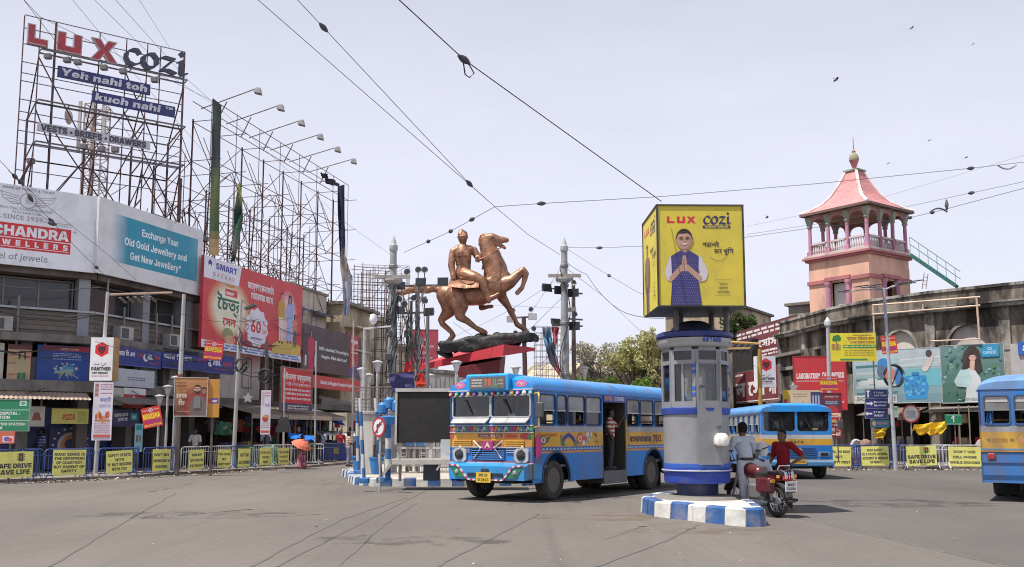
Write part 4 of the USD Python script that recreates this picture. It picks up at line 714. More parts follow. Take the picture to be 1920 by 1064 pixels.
# tilted red and yellow name plates
def tilted(u0,u1,vt,vb,Y,roll,lab,yaw=0.0,holder=True):
 O=P(u0,vb,Y);w=(u1-u0)*Y/F/math.cos(yaw);h=(vb-vt)*Y/F;p=thing('name_plate',lab,'sign',O,yaw,group='red and yellow name plates')
 T=np.eye(4);c,s=math.cos(roll),math.sin(roll);T[0,0],T[0,2],T[2,0],T[2,2]=c,-s,s,c
 m=MB(RED);m.box((0,0,0),(w,.03,h),T=T);obj('panel',m,PRINT,p);manisha(w,h).put(p,0,T); return p
tilted(270,306,767,805,35.3,.22,'tilted red and yellow name plate hung from the lamp beside the orange film board')
tilted(380.5,416,638,673,40,-.1,'red and yellow name plate over the end of the right bank sign')
# orange film board on two poles
Yb=35.6
px_board('film_board','brown film board with three printed men on two poles by the kerb','billboard',326,386.5,709,780,Yb,.12,(.36,.13,.05), lambda w,h:(lambda a:(a.grad(0,0,1,1,(.1,.03,.03),(.48,.23,.09),8, True),a.shape(ell(.72*w,.35*h,.42*h).intersection(sbox(0,0,w,h)),(.3,.05,.03)),a.poly([(.48,.0),(1,0),(1,.3),(.92,.5),(.62,.52),(.5,.35)],(.16,.12,.11)),face(a,.5*w,.66*h,.075*w,(.3,.14,.08),cap=(.5,.08,.05)),face(a,.7*w,.7*h,.105*w,SKIN2,HAIR, True),face(a,.92*w,.66*h,.085*w,(.35,.18,.11)),a.poly([(.58,.2),(.82,.2),(.8,.5),(.7,.54),(.62,.5)],(.2,.2,.2)),a.text('14TH APRIL',.2,.76,.045,(.12,.04,.03),'s',.3),a.lines(.05,.35,[.86],.03,(.2,.08,.04),2),a.text('রক্ষক',.22,.46,.14,(.62,.5,.4),'b',.33),a.text('বীর',.22,.28,.13,(.62,.5,.4),'b',.2),a.lines(.1,.5,[.1],.015,(.5,.4,.3),3),a)[-1])(Art(w,h)),t=.12,frame=(.5,.48,.45),fw=.03,legs=[((.16,.08,-2.4),(.16,.08,0),.09)],group='signs on poles')
px_board('film_board','plain orange side panel with small blue label right of the film board','billboard',387,409.5,711,783,Yb+.2,.12,(.55,.25,.04), lambda w,h:Art(w,h).rect(.25,.36,.95,.5,(.08,.06,.3)).oval(.25,.43,.16,.055,(.55,.04,.04)).text('ABP',.62,.395,.06,WHITE,'sb',.45),t=.12,legs=[((.2,.08,-2.2),(.2,.08,0),.05)],group='signs on poles')
px_board('cloth_banner','slim white festival banner with red figures near the hanging clothes','banner',487.5,506,732,815,42,0,(.62,.58,.66), lambda w,h:Art(w,h).rect(.1,.65,.35,.95,(.5,.4,.45)).lines(.42,.92,[.92,.86],.03,(.45,.08,.12),2).text('জয়ন্তী',.66,.62,.08,(.15,.18,.45),'br',.5).oval(.35,.36,.2,.05,(.5,.15,.05)).oval(.6,.39,.25,.06,(.55,.25,.08)).oval(.5,.33,.3,.05,(.35,.06,.05)).lines(.1,.9,[.25,.2,.15],.02,(.4,.2,.25),3).rect(.05,.04,.95,.09,(.5,.1,.06)),t=.02,group='signs on poles')
# ---------------- roof frames and scaffolds ----------------
RUST,RUST2,GALV=(.06,.028,.03),(.095,.045,.045),(.13,.12,.125)
def cloth(pts_left,pts_right,cols,waves=3,amp=.06,nx=6,ny=24,seed=0,thick=True):
 """A hanging strip between two edges (polylines of equal length), rippled; cols runs from the first row to the last."""
 pl,pr=np.array(pts_left,float),np.array(pts_right,float);t=np.linspace(0,len(pl)-1,ny+1);ip= lambda p:np.stack([np.interp(t,np.arange(len(p)),p[:,k]) for k in range(3)],1)
 a,b=ip(pl),ip(pr);x=np.linspace(0,1,nx+1);n=np.cross(b[0]-a[0],a[-1]-a[0]);n/=np.linalg.norm(n)+1e-9
 v=a[:, None]*(1-x)[None,:, None]+b[:, None]*x[None,:, None];yy=np.arange(ny+1)
 v=v+n*(amp*np.sin(x[None,:]*waves*2*PI+np.sin(yy*.35+seed)[:, None]*1.5)*np.minimum(1,yy/4+.3)[:, None])[..., None]+n*(amp*.8*np.sin(yy*.5+seed))[:, None, None]
 f,c=[],[];cols=np.array(cols,float);rr=np.random.default_rng(seed)
 for i in range(ny):
  ci=np.array([np.interp(i/max(1,ny-1)*(len(cols)-1),np.arange(len(cols)),cols[:,k]) for k in range(3)])
  for j in range(nx):
   q=i*(nx+1)+j;f+=[[q,q+nx+1,q+nx+2],[q,q+nx+2,q+1]];cc=ci*rr.uniform(.88,1.1);c+=[cc,cc]
 m=MB();m.add((v.reshape(-1,3),np.array(f)),np.array(c)); return m
# the letter sign
A=P(36,200,42.0)[:2];LF=Face(A,A+[math.sin(.94),math.cos(.94)]);bs=LF.hit(345,150)[0]
LX=thing('letter_sign','tall roof frame carrying red and dark letters and slogan strips above the white hoarding','sign frame',LF.pt(bs/2,10.9))
zt,z0=LF.hit(43,28)[1],10.9;sx=[LF.hit(u,200)[0] for u in (36,67,97,181,232,272,297,342)];sx[0]=0
for k,s in enumerate(sx):obj('post',MB(RUST if k in (2,3,4,6) else RUST2).bar(LF.pt(s,z0),LF.pt(s,zt-.02),.08 if k in (2,7) else .042),STEEL,LX,world=True)
zs=[zt]+[LF.hit(40,v)[1] for v in (52,82,116,137,152,187,210,226,246,270,320)]+[11.3]
for k,z in enumerate(zs):obj('rail',MB(GALV).bar(LF.pt(0,z,.05),LF.pt(bs,z,.05),.035),STEEL,LX,world=True)
for v in (89,184,262):
 z=LF.hit(66,v)[1];
 for dd in (.0,.55):obj('walkway_beam',MB((.13,.12,.125)).bar(LF.pt(sx[1],z-.22,dd),LF.pt(bs,z-.22,dd),.05,.07),STEEL,LX,world=True)
 for k in range(6):obj('walkway_bracket',MB((.13,.12,.125)).bar(LF.pt(sx[1]+(bs-sx[1])*k/5,z-.22,0),LF.pt(sx[1]+(bs-sx[1])*k/5,z-.22,.55),.04),STEEL,LX,world=True)
br=[(1,3,19.0,14.5),(2,5,12.0,18.5),(4,7,17.2,12.0),(3,1,15,11.2),(5,3,16.5,11.5),(6,4,15.5,11.3),(2,4,15.8,11.5),(7,5,16.6,13.4),(4,6,19.2,15.6),(1,2,16.5,14.9),(3,5,14,11),(5,7,14.2,11.2)]
for i,j,za,zb_ in br:obj('brace',MB(RUST).bar(LF.pt(sx[i],za,-.08),LF.pt(sx[j],zb_,-.12),.05),STEEL,LX,world=True)
for k in (1,3,5,7): # the rear frame that holds it up
 obj('rear_post',MB(RUST).bar(LF.pt(sx[k],z0,-2.2),LF.pt(sx[k],16.6,-2.2),.08),STEEL,LX,world=True)
 for z in (12.6,14.6,16.5):obj('tie',MB(RUST2).bar(LF.pt(sx[k],z,-2.2),LF.pt(sx[k],z+.3,0),.05),STEEL,LX,world=True)
 obj('strut',MB(RUST).bar(LF.pt(sx[k],z0+.1,-2.2),LF.pt(sx[k],14.5,0),.055),STEEL,LX,world=True);obj('strut',MB(RUST).bar(LF.pt(sx[k],16.5,-2.2),LF.pt(sx[k],18.9,0),.055),STEEL,LX,world=True)
for z in (12.6,14.6,16.5):obj('rear_rail',MB(RUST).bar(LF.pt(sx[1],z,-2.25),LF.pt(sx[7],z,-2.25),.06),STEEL,LX,world=True)
def lf_T(s,z,d):T=np.eye(4);T[:2,0]=LF.d;T[:2,1]=0;T[2,1]=1;T[:2,2]=LF.n;T[2,2]=0;T[:3,3]=LF.pt(s,z,d); return T
for g,u0,u1,vt,vb in zip(LUXL,(50,105,168),(87,150,217),(48,62,74),(83,97,113)):
 s0,s1=LF.hit(u0,vb)[0],LF.hit(u1,vb)[0];za,zb_=LF.hit(u0,vb)[1],LF.hit(u0,vt)[1];b=g.bounds;kx,kz=(s1-s0)/b[2],zb_-za
 m=MB((.36,.035,.045));m.prism(aff.affine_transform(g,[kx,0,0,kz,0,0]),.18,lf_T(s0,za,.1));L_=obj('letter',m,PAINT,LX,world=True)
 e=aff.affine_transform(g,[kx,0,0,kz,0,0]);obj('letter_rim',MB((.42,.3,.3)).prism(e.buffer(.03,join_style=2).difference(e.buffer(-.02,join_style=2)),.2,lf_T(s0,za,.09)),PAINT,L_,world=True)
s0=LF.hit(228,125)[0];za=LF.hit(240,124)[1];wc=(LF.hit(346,140)[0]-s0)/2.5;hz=(LF.hit(268,100)[1]-LF.hit(268,128)[1])/.62
for g in COZI:m=MB((.04,.045,.075));m.prism(aff.affine_transform(g,[wc,0,0,hz,0,0]),.15,lf_T(s0,za,.12));obj('letter',m,PAINT,LX,world=True)
for u0,u1,vt,vb,bg,fg,t in ((106,281,125,146,(.025,.03,.14),(.55,.55,.6),'Yeh nahi toh'),(171,327,172,193,(.025,.03,.14),(.55,.55,.6),'kuch nahi ™'),(68,281,231,247,(.5,.5,.53),(.05,.045,.06),'VESTS • BRIEFS • DRAWERS')):
 s0,s1=LF.hit(u0,vb)[0],LF.hit(u1,vb)[0];za,zb_=LF.hit(u0,vb)[1],LF.hit(u0,vt)[1];m=MB(bg);LF.box(m,s0,s1,za,zb_,.1,.18);p_=obj('slogan_strip',m,PRINT,LX,world=True)
 g=text_shape(t,'sb');b=g.bounds;w_,H_=(s1-s0)*.93,(zb_-za)*(.66 if t[0] in 'Yk' else .75);m=MB(fg);m.prism(aff.affine_transform(g,[w_/(b[2]-b[0]),0.12*H_ if t[0] in 'Yk' else 0,0,H_,-b[0]*w_/(b[2]-b[0]),0]),.02,lf_T(s0+(s1-s0)*.03,za+(zb_-za)*(.2 if t[0] in 'Yk' else .12),.18));obj('slogan_lettering',m,PRINT,p_,world=True)
for u,v in ((90,106),(126,113),(146,117),(195,127),(231,134),(290,150),(157,275),(190,280),(216,281),(58,302)):q=P(u,v,41.6);obj('floodlight',MB((.13,.12,.13)).cbox(q-[.15,.12,.12],q+[.15,.12,.12]),PAINT,LX,world=True)
obj('leaning_prop',MB(RUST).bar(P(36,345,40.5),P(60,298,40.8),.1),STEEL,LX,world=True)
# lattice mast behind it
def lattice(name,label,base,w,H,n,cat='mast',col=(.35,.3,.3),r=.04):
 t=thing(name,label,cat,base)
 c=[np.array([x,y,0])*w/2 for x,y in ((-1,-1),(1,-1),(1,1),(-1,1))]
 for q in c:obj('leg',MB(col).bar(q,q+[0,0,H],r*1.6),STEEL,t)
 for k in range(n):
  z0_,z1_=H*k/n,H*(k+1)/n
  for i in range(4):
   a,b=c[i],c[(i+1)%4];obj('lattice_bar',MB(col).bar(a+[0,0,z1_],b+[0,0,z1_],r),STEEL,t);obj('lattice_bar',MB(col).bar((a if k%2 else b)+[0,0,z0_],(b if k%2 else a)+[0,0,z1_],r*.8),STEEL,t)
 return t
q=P(175,372,49);t=lattice('antenna_mast','pale lattice antenna mast standing behind the letter sign',q,.95,5.0,9)
for a,b in (((-.8,-.3,2.4),(-.8,-.3,5.2)),((.6,-.5,3.0),(.6,-.5,4.8)),((0,-.6,4),(0,-.6,5.7))):obj('panel_antenna',MB((.5,.46,.44)).cbox(np.array(a)-[.09,.06,0],np.array(b)+[.09,.06,0]),PAINT,t)
obj('dish',MB((.45,.36,.34)).lathe([(.02,0),(.3,.05),(.42,.16),(.4,.18),(.05,.08)],n=18,T=np.array([[0,0,-1,-1.2],[1,0,0,-.4],[0,1,0,4.3],[0,0,0,1.0]])),PAINT,t)
obj('cable_bundle',MB((.36,.22,.16)).bar((.1,-.5,0),(.1,-.5,4.9),.18,.1),PAINT,t)
# the long empty hoarding frame
S0=P(394,300,46.2)[:2];SF=Face(S0,S0+(C2-C1));sL=SF.hit(652,400)[0];zT=SF.hit(398,187)[1];zB=9.05
HF=thing('empty_hoarding','long empty rusted hoarding frame with lamp arms over the red billboard','scaffold',SF.pt(sL/2,zB));nb=7
sp=[sL*k/nb for k in range(nb+1)];rows=[zT,zT-1.05]+[zB+(zT-1.05-zB)*k/4 for k in range(3,-1,-1)]
jit=random.Random(4)
for k,s in enumerate(sp):
 obj('front_post',MB(RUST2).bar(SF.pt(s,zB,.0),SF.pt(s,zT,0),.03),STEEL,HF,world=True)
 obj('main_post',MB(RUST).bar(SF.pt(s+.1,zB,-1.1),SF.pt(s+.1,zT-.9,-1.1),.07),STEEL,HF,world=True)
 obj('back_post',MB(RUST).bar(SF.pt(s+.05,zB,-3.2),SF.pt(s+.05,zT-3.2,-3.2),.07),STEEL,HF,world=True)
 for z in rows[1:]:
  obj('cross_tie',MB(RUST2).bar(SF.pt(s,z,.6),SF.pt(s+.05,z,-1.1),.03),STEEL,HF,world=True)
  if z<zT-3:obj('cross_tie',MB(RUST).bar(SF.pt(s,z,-1.1),SF.pt(s+.05,z,-3.2),.03),STEEL,HF,world=True)
 for i in range(4):obj('raker',MB(RUST).bar(SF.pt(s+.05,rows[-1-i],-3.2 if i<3 else -1.1),SF.pt(s+.08,rows[-2-i],-1.1 if i%2==0 else -2.0),.03),STEEL,HF,world=True)
for z in rows:
 for d in (0,-1.1):obj('rail',MB(RUST2 if d==0 else RUST).bar(SF.pt(0,z,d),SF.pt(sL,z+(.0 if d else 0),d),.03),STEEL,HF,world=True)
for z in rows[2:]:obj('rail',MB(RUST).bar(SF.pt(0,z-.5,-3.2),SF.pt(sL,z-.5,-3.2),.03),STEEL,HF,world=True)
for k in range(nb):
 for i in range(1,len(rows)-1):
  a,b=(sp[k],sp[k+1]) if (k+i)%2 else (sp[k+1],sp[k]);d=-1.1 if i%2 else -.2
  obj('diagonal',MB(RUST).bar(SF.pt(a,rows[i],d),SF.pt(b,rows[i+1],d-.2),.03),STEEL,HF,world=True)
  obj('diagonal',MB(RUST).bar(SF.pt(b,rows[i]-.6,-3.2),SF.pt(a,rows[i+1]-.3,-3.2),.03),STEEL,HF,world=True)
 for z in (zB+.9,zB+2.5,zB+4.0):obj('ledger',MB(RUST2).bar(SF.pt(sp[k],z,-2.1),SF.pt(sp[k+1],z+jit.uniform(-.3,.3),-2.2),.028),STEEL,HF,world=True);obj('standard',MB(RUST).bar(SF.pt(sp[k]+.9,zB,-2.0-.3*(k%2)),SF.pt(sp[k]+.9,zT-2.2-jit.uniform(0,2),-2.0),.03),STEEL,HF,world=True)
for k in range(190):
 a,d=jit.uniform(0,sL-2),-jit.uniform(1.5,6.5);z=zB+abs(jit.gauss(0,2.2));b=a+jit.uniform(-2.2,2.2)
 obj('thicket_bar',MB((RUST,RUST2)[k%2]).bar(SF.pt(a,z,d),SF.pt(b,z+jit.uniform(-.2,2.4),d-jit.uniform(-.8,.8)),.03),STEEL,HF,world=True)
for k in range(6):
 s=sp[k]+.45;a=SF.pt(s,zT-.25,-.9);b=SF.pt(s,zT+.55-.03*k,2.15);h_m=MB((.22,.21,.22));h_m.tube(a,b,.035,8);la=obj('lamp_arm',h_m,STEEL,HF,world=True)
 m=MB((.2,.2,.21));c=b+SF.pt(0,0,.14)-SF.pt(0,0,0)+[0,0,-.12];m.add(hull([c+np.array(o) for o in ((-.1,-.14,.12),(.1,-.14,.12),(-.1,.14,.12),(.1,.14,.12),(-.2,-.2,-.12),(.16,-.2,-.2),(-.2,.2,-.12),(.16,.2,-.2))]));obj('lamp_head',m,PAINT,la,world=True)
 obj('brace',MB(RUST2).bar(SF.pt(s,zT-1.05,0),SF.pt(s,zT,.55),.04),STEEL,HF,world=True)
def strip(name,label,pl,pr,cols,cat='torn banner',**k):
 m=cloth(pl,pr,cols,**k);p=thing(name,label,cat,m.mesh().bounds.mean(0));obj('vinyl_sheet',m,CLOTH,p,world=True); return p
strip('torn_banner','long dark green strip of old banner left on the near end of the hoarding frame',[P(399,184,46),P(396,300,46),P(391,478,46)],[P(415,197,46),P(413,300,46),P(410,480,46)],[(.035,.04,.045),(.045,.065,.05),(.04,.045,.05),(.04,.045,.055),(.045,.05,.06),(.1,.12,.06),(.08,.1,.05),(.06,.09,.05),(.4,.28,.15)],amp=.015,waves=1,seed=1)
strip('torn_banner','green and yellow ragged banner rolled round the second post of the frame',[P(446,343,47),P(444,375,47),P(437,410,47),P(437,470,47),P(434,490,47)],[P(450,345,47),P(456,375,47),P(455,410,47),P(448,450,47),P(441,490,47)],[(.25,.25,.08),(.22,.22,.1),(.03,.07,.055),(.05,.1,.07),(.14,.18,.15),(.05,.11,.07)],amp=.09,waves=1,seed=2)
strip('torn_banner','dark navy strip of torn banner with pale tail at the far end',[P(633,350,61),P(635,420,61),P(637,500,60),P(642,530,60),P(645,590,60)],[P(646,346,61),P(646,420,61),P(648,480,60),P(662,525,60),P(652,592,60)],[(.03,.035,.06),(.025,.03,.06),(.03,.035,.07),(.3,.25,.22),(.4,.4,.45),(.25,.28,.4)],amp=.1,waves=1.5,seed=3)
strip('torn_banner','crumpled dark rag hooked over the last lamp arms of the frame',[P(604,322,58),P(612,332,58.5),P(625,340,60)],[P(607,328,58),P(613,342,58.5),P(640,352,60)],[(.03,.03,.035),(.05,.05,.06),(.06,.06,.07)],amp=.12,waves=2,seed=4)
# bamboo and pipe scaffolds further away
def scaffold(label,u0,u1,vt,vb,Y,nx,nz,yaw=.2,col=RUST2,depth=1.6,seed=0,r=.045):
 O=P(u0,vb,Y);f=Face(O[:2],O[:2]+[math.cos(yaw),math.sin(yaw)]);w=f.hit(u1,vb)[0];z0,z1=0 if vb>740 else O[2],P(u0,vt,Y)[2];rr=random.Random(seed);t=thing('pipe_scaffold',label,'scaffold',O)
 for d in (0,-depth):
  for i in range(nx+1):obj('standard',MB(col).bar(f.pt(w*i/nx,z0,d),f.pt(w*i/nx+rr.uniform(-.1,.1),z1+rr.uniform(-.7,.3),d),r*1.3),STEEL,t,world=True)
  for k in range(nz+1):z=z0+(z1-z0)*k/nz;obj('ledger',MB(col).bar(f.pt(-.1,z,d),f.pt(w+.1,z+rr.uniform(-.1,.1),d),r),STEEL,t,world=True)
 for k in range(int(nx*.8)):i,j=rr.randrange(nx),rr.randrange(nz);obj('diagonal',MB(col).bar(f.pt(w*i/nx,z0+(z1-z0)*j/nz,0),f.pt(w*min(nx,i+2)/nx,z0+(z1-z0)*min(nz,j+2)/nz,-.2),r),STEEL,t,world=True)
 return t
scaffold('tangled rusty scaffold over the houses left of the lamp cluster',662,740,500,700,80,7,14,.3,RUST2,seed=1)
scaffold('tall thin roof scaffold behind the left concrete pole',676,765,497,640,96,6,9,.1,(.3,.25,.24),seed=2)
scaffold('scaffold against the tan house behind the speakers',700,760,590,860,70,5,12,.4,RUST,seed=3)
scaffold('rusty pipe scaffold over the yellow house beyond the brown billboard',642,690,560,700,68,5,8,.9,RUST,seed=7)
scaffold('light grey billboard scaffold with ragged flags right of the statue',1006,1062,612,715,74,5,9,.15,(.3,.3,.32),1.0,4,.035)
strip('torn_banner','striped rag of faded flags hanging from the scaffold right of the statue',[P(1016,614,73.6),P(1020,640,73.6),P(1030,680,73.6),P(1048,705,73.6)],[P(1034,614,73.6),P(1034,632,73.6),P(1042,665,73.6),P(1052,703,73.6)],[(.35,.4,.48),(.12,.3,.45),(.05,.06,.1),(.35,.38,.42),(.4,.08,.1)],amp=.2,waves=2,seed=5)
strip('torn_banner','dull red torn banner on the scaffold right of the statue',[P(1034,613,73.5),P(1037,632,73.5),P(1036,655,73.5),P(1048,695,73.5)],[P(1049,614,73.5),P(1046,632,73.5),P(1042,660,73.5),P(1051,698,73.5)],[(.35,.1,.13),(.35,.09,.12),(.4,.35,.35),(.4,.05,.08)],amp=.15,waves=1.5,seed=6)
px_board('billboard','red perfume billboard half hidden behind the lamp cluster','billboard',772,820,619,690,66,.1,(.45,.06,.09), lambda w,h:Art(w,h).text('Dhaniya',.42,.7,.1,(.6,.5,.5),'s',.55).text('Perfume',.6,.53,.09,(.6,.5,.5),'s',.5).text('Dhoop',.45,.36,.1,(.6,.5,.5),'s',.5).lines(.3,.8,[.25],.03,(.6,.5,.5),2).rect(0,0,1,.1,(.3,.22,.15)),t=.15,frame=(.3,.1,.1),legs=[((.4,.1,-6),(.4,.1,0),.06)])
# ---------------- overhead wires ----------------
WIRE=M('black_cable',(.02,.02,.022),.6,var=.1)
def wire(label,pts,r=.013,knots=(),sag=0.0,seg=14,group='overhead wires'):
 """pts: (u, v, Y); beads: fractions along the wire where an insulator hangs."""
 p=[P(*q) for q in pts];out=[]
 for a,b in zip(p[:-1],p[1:]):
  for k in range(seg):t=k/seg;out.append(a+(b-a)*t-[0,0,sag*4*t*(1-t)])
 out.append(p[-1]);m=MB().path(out,r*.58,5);t=thing('overhead_wire',label,'wire',out[0]);obj('cable',m,WIRE,t,world=True)
 for k in knots:
  x=k*(len(out)-1);i=min(int(x),len(out)-2);c=out[i]+(out[i+1]-out[i])*(x-i);d=(out[i+1]-out[i])/np.linalg.norm(out[i+1]-out[i])
  m=MB((.05,.05,.055));m.path([c-d*.13,c-d*.06,c,c+d*.06,c+d*.13],[.02,.05,.062,.05,.02],8);obj('insulator',m,PAINT,t,world=True,smooth=40)
 return t
Wc=(928,388,24)
wire('thin wire from the top centre-left edge down to the wire junction above the statue',[(478,-5,19),Wc])
wire('wire from the top edge with a small insulator, dropping to the junction above the statue',[(553,-5,19),(600,45,19.6),(885,350,23.4),Wc],knots=(.34,.66))
t=wire('thick cable from the top edge to the upper left corner of the advertising box',[(745,-3,13),(870,112,15),(1240,378,18.3)],.016,knots=(.5,))
obj('dangling_loop',MB().path([P(868,112,15),P(872,140,15),P(880,146,15),P(889,138,15),P(880,122,15),P(872,116,15)],.012,5),WIRE,t,world=True)
wire('long wire from the junction past the top of the advertising box to the right edge',[Wc,(1015,382,24.5),(1240,369,26),(1530,345,27),(1820,316,28),(1925,304,28.5)],.013,knots=(.2,.8))
wire('wire from the junction sloping down left to the concrete pole',[Wc,(845,434,26),(757,474,30)],knots=(.25,.5,.72))
wire('wire from the junction sloping down right to the right concrete pole',[Wc,(990,440,28),(1050,478,34)])
wire('wire from the top left running through the letter sign to the hoarding frame',[(40,-5,26),(75,32,27),(395,188,45)],.014)
wire('thin wire slanting across the letter sign to the second strip',[(42,-3,25),(110,85,27),(180,165,30),(262,282,34),(330,420,37)],.013)
wire('thin wire from the top left edge behind the letters',[(132,-5,24),(235,120,30),(338,235,36),(430,340,44)],.01)
wire('thin wire from the top edge past the right of the letters',[(172,-5,24),(330,150,33),(398,195,45)],.01)
wire('wire from the top edge to the last post of the letter sign',[(212,-5,24),(350,148,35),(650,420,60)],.011)
wire('thin wire from the top edge left of centre',[(258,-5,24),(318,90,31)],.009)
wire('black wire with insulators crossing the white hoarding down to the right',[(-5,296,24),(36,340,25),(60,376,25.5),(150,472,27),(200,520,30)],.012,knots=(.2,.47,.6,.9))
wire('second wire slanting across the white hoarding to the teal panel',[(15,320,24),(90,388,26),(205,480,30),(255,525,33)],.011,knots=(.1,))
wire('short wire across the red name band of the white hoarding',[(60,392,25.5),(98,420,26),(135,428,26.5)],.009,knots=(.5,))
wire('sagging service cable from the lamp pole across the red billboard',[(205,575,34),(345,590,36),(450,603,38),(575,590,44),(735,520,38)],.014,sag=.12)
wire('cable from the left pole over the bank signs to the coil',[(178,640,33),(330,655,35),(447,645,38),(527,690,42)],.014,sag=.2)
wire('low cable slung along the shop row',[(447,600,38),(527,620,42),(735,540,38)],.012,sag=.15)
wire('cable fan from the coil pole to the brown billboard',[(450,630,38),(560,700,46),(680,690,56)],.018,sag=.1)
wire('cable fan from the coil pole to the red billboard corner',[(450,625,38),(530,655,44),(672,625,56)],.012,sag=.1)
wire('drooping cable from the right concrete pole to below the advertising box',[(1060,490,36),(1100,515,34),(1135,560,32),(1175,588,30),(1245,597,26)],.017,sag=.05)
wire('wire from the right concrete pole to the right past the box foot',[(1060,465,36),(1130,510,33),(1195,548,30),(1260,575,27),(1420,690,40)],.011,knots=(.3,))
wire('thin wire from the right pole down to the trees',[(1058,500,36),(1130,555,45),(1205,625,60)],.014)
wire('level wire from the right pole behind the advertising box to the pink tower',[(1062,465,36),(1125,465,36),(1205,462,36),(1400,445,36),(1520,428,36),(1700,410,32),(1760,396,30),(1925,352,27)],.014,knots=(.14,.73,.83))
wire('upper thin wire over the pink tower to the right edge',[(1400,440,36),(1560,416,34),(1700,388,32),(1925,340,27)],.011,knots=(.86,))
wire('faint high wire crossing the sky to the right edge',[(1400,425,40),(1640,375,38),(1925,290,36)],.008)
wire('left stay wire above the far scaffold',[(640,412,45),(735,480,38)],.01)
wire('wires crossing behind the rearing horse',[(990,595,48),(1050,505,36)],.012);wire('lower wire crossing behind the horse legs',[(800,640,50),(870,622,50),(1050,520,36)],.012,sag=.2)
wire('loose white cable looping over the statue rock to the right pole',[(850,605,38.5),(900,640,38),(960,640,38),(1000,612,37),(1052,560,36)],.014)
wire('level wire right of the horse tail to the right pole',[(870,570,46),(1050,578,36)],.009)
# pulley-like clamps and a hook on the right wires
for (u,v,Y),lab in (((1775,385,30),'black clamp joining the two right wires'),((1760,398,30),'curved dark hanger on the lower right wire'),((1888,310,28.4),'curved pale hanger on the upper right wire')):
 q=P(u,v,Y);t=thing('wire_clamp',lab,'clamp',q,group='wire clamps');m=MB((.08,.08,.085))
 if 'curved' in lab:m.path([q+[x,0,-.1+1.3*(1-((x/.28)**2))*(.12 if 'dark' in lab else -.12)/1.3+.1] for x in np.linspace(-.28,.28,9)],.028,6,col=(.35,.34,.33) if 'pale' in lab else None)
 else:m.path([q+[0,0,.18],q,q-[0,0,.16]],[.025,.065,.03],8)
 obj('body',m,PAINT,t,world=True)
# birds
for k,(u,v,Y,a,lab) in enumerate(((1568,150,60,.5,'dark kite gliding with spread wings right of centre sky'),(1710,53,90,.2,'tiny bird near the top right of the sky'),(1825,83,110,-.3,'speck of a bird at the far upper right'),(1812,296,110,.4,'small bird above the right wires'),(1666,307,120,.1,'small bird right of the tower finial'),(1438,408,80,1.0,'small bird just right of the advertising box'),(1743,264,120,.2,'faint bird above the right end of the wires'))):
 q=P(u,v,Y);s=.55;c,sn=math.cos(a),math.sin(a);T=np.array([[c*s,0,sn*s,q[0]],[0,s,0,q[1]],[-sn*s,0,c*s,q[2]],[0,0,0,1.0]]);t=thing('bird',lab,'bird',q)
 m=MB((.07,.06,.055));m.add(hull([(-.28,0,0),(.22,.0,.02),(.3,.0,-.01),(0,.06,.03),(0,-.06,-.05),(-.42,.07,0),(-.42,-.07,0)]),T=T);obj('body',m,CLOTH,t,world=True)
 for sy in (-1,1):m=MB((.07,.06,.055));v=np.array([(.14,.04*sy,.02),(-.14,.04*sy,.02),(-.12,.35*sy,.12),(.12,.35*sy,.13),(-.16,.72*sy,.02),(.02,.75*sy,.03)]);m.add((v,np.array([[0,1,2],[0,2,3],[3,2,4],[3,4,5]])),T=T);obj('wing',m,CLOTH,t,world=True)
# ---------------- police barricades with yellow placards ----------------
def barricade(label,col,loc,rz,w=1.66,h=1.06):
 t=thing('barricade',label,'barricade',loc,rz,group='steel barricades along the kerb');q=[]
 for cx,cz,a0 in ((.12,h-.12,PI),(w-.12,h-.12,PI/2)):
  q+=[(cx+.12*math.cos(a0-k*PI/8),0,cz+.12*math.sin(a0-k*PI/8)) for k in range(5)]
 obj('frame',MB(col).path([(0,0,.0)]+q+[(w,0,0)],.022,8),PAINT,t);obj('bottom_rail',MB(col).tube((0,0,.2),(w,0,.2),.018),PAINT,t);obj('top_rail',MB(col).tube((0,0,h-.2),(w,0,h-.2),.014),PAINT,t)
 for k in range(11):x=.13+k*(w-.26)/10;obj('bar',MB(col).tube((x,0,.2),(x,0,h-.02),.011,6),PAINT,t)
 for x in (.2,w-.2):obj('foot',MB(col).path([(x,-.3,.02),(x,-.02,.3),(x,.02,.3),(x,.3,.02)],.016,6),PAINT,t)
 for x in (.2,w-.2):obj('caster',MB((.03,.03,.03)).lathe([(.03,-.02),(.05,0),(.03,.02)],n=10,T=np.array([[0,0,1,x],[1,0,0,-.3],[0,1,0,.05],[0,0,0,1.0]])),RUBBER,t)
 return t
BLUE_,SILV=(.03,.07,.24),(.5,.5,.52)
us=[24,128,222,300,366,417,455,495,529];Ys=[30.6,32.2,33.9,35.7,37.5,39.2,40.6,42.0,43.4]
bp=[P(u,850,Y)[:2] for u,Y in zip(us,Ys)]
txt=[('SAFE DRIVE','SAVE LIFE'),('ROAD SENSE IS','THE OFFSPRING','OF COURTESY','BUT PARENT OF','SAFETY'),('SAFETY STARTS','WITH',"'S' BUT BEGINS",'WITH YOU'),("DON'T MIX",'DRINKING &','DRIVING'),('SHARING BRIGHT','LIGHT AT EACH OTHER',"IS NOT 'ROAD SAFETY'"),('COOL ON BIKE','BUT','SAFETY FIRST'),('ALERT TODAY','ALIVE TOMORROW'),('DRIVING FAST IS','CAN CAUSE','TRAGEDY'),('TAKE YOUR TIME','OF DRIVE NOT','YOUR LIFE ON')]
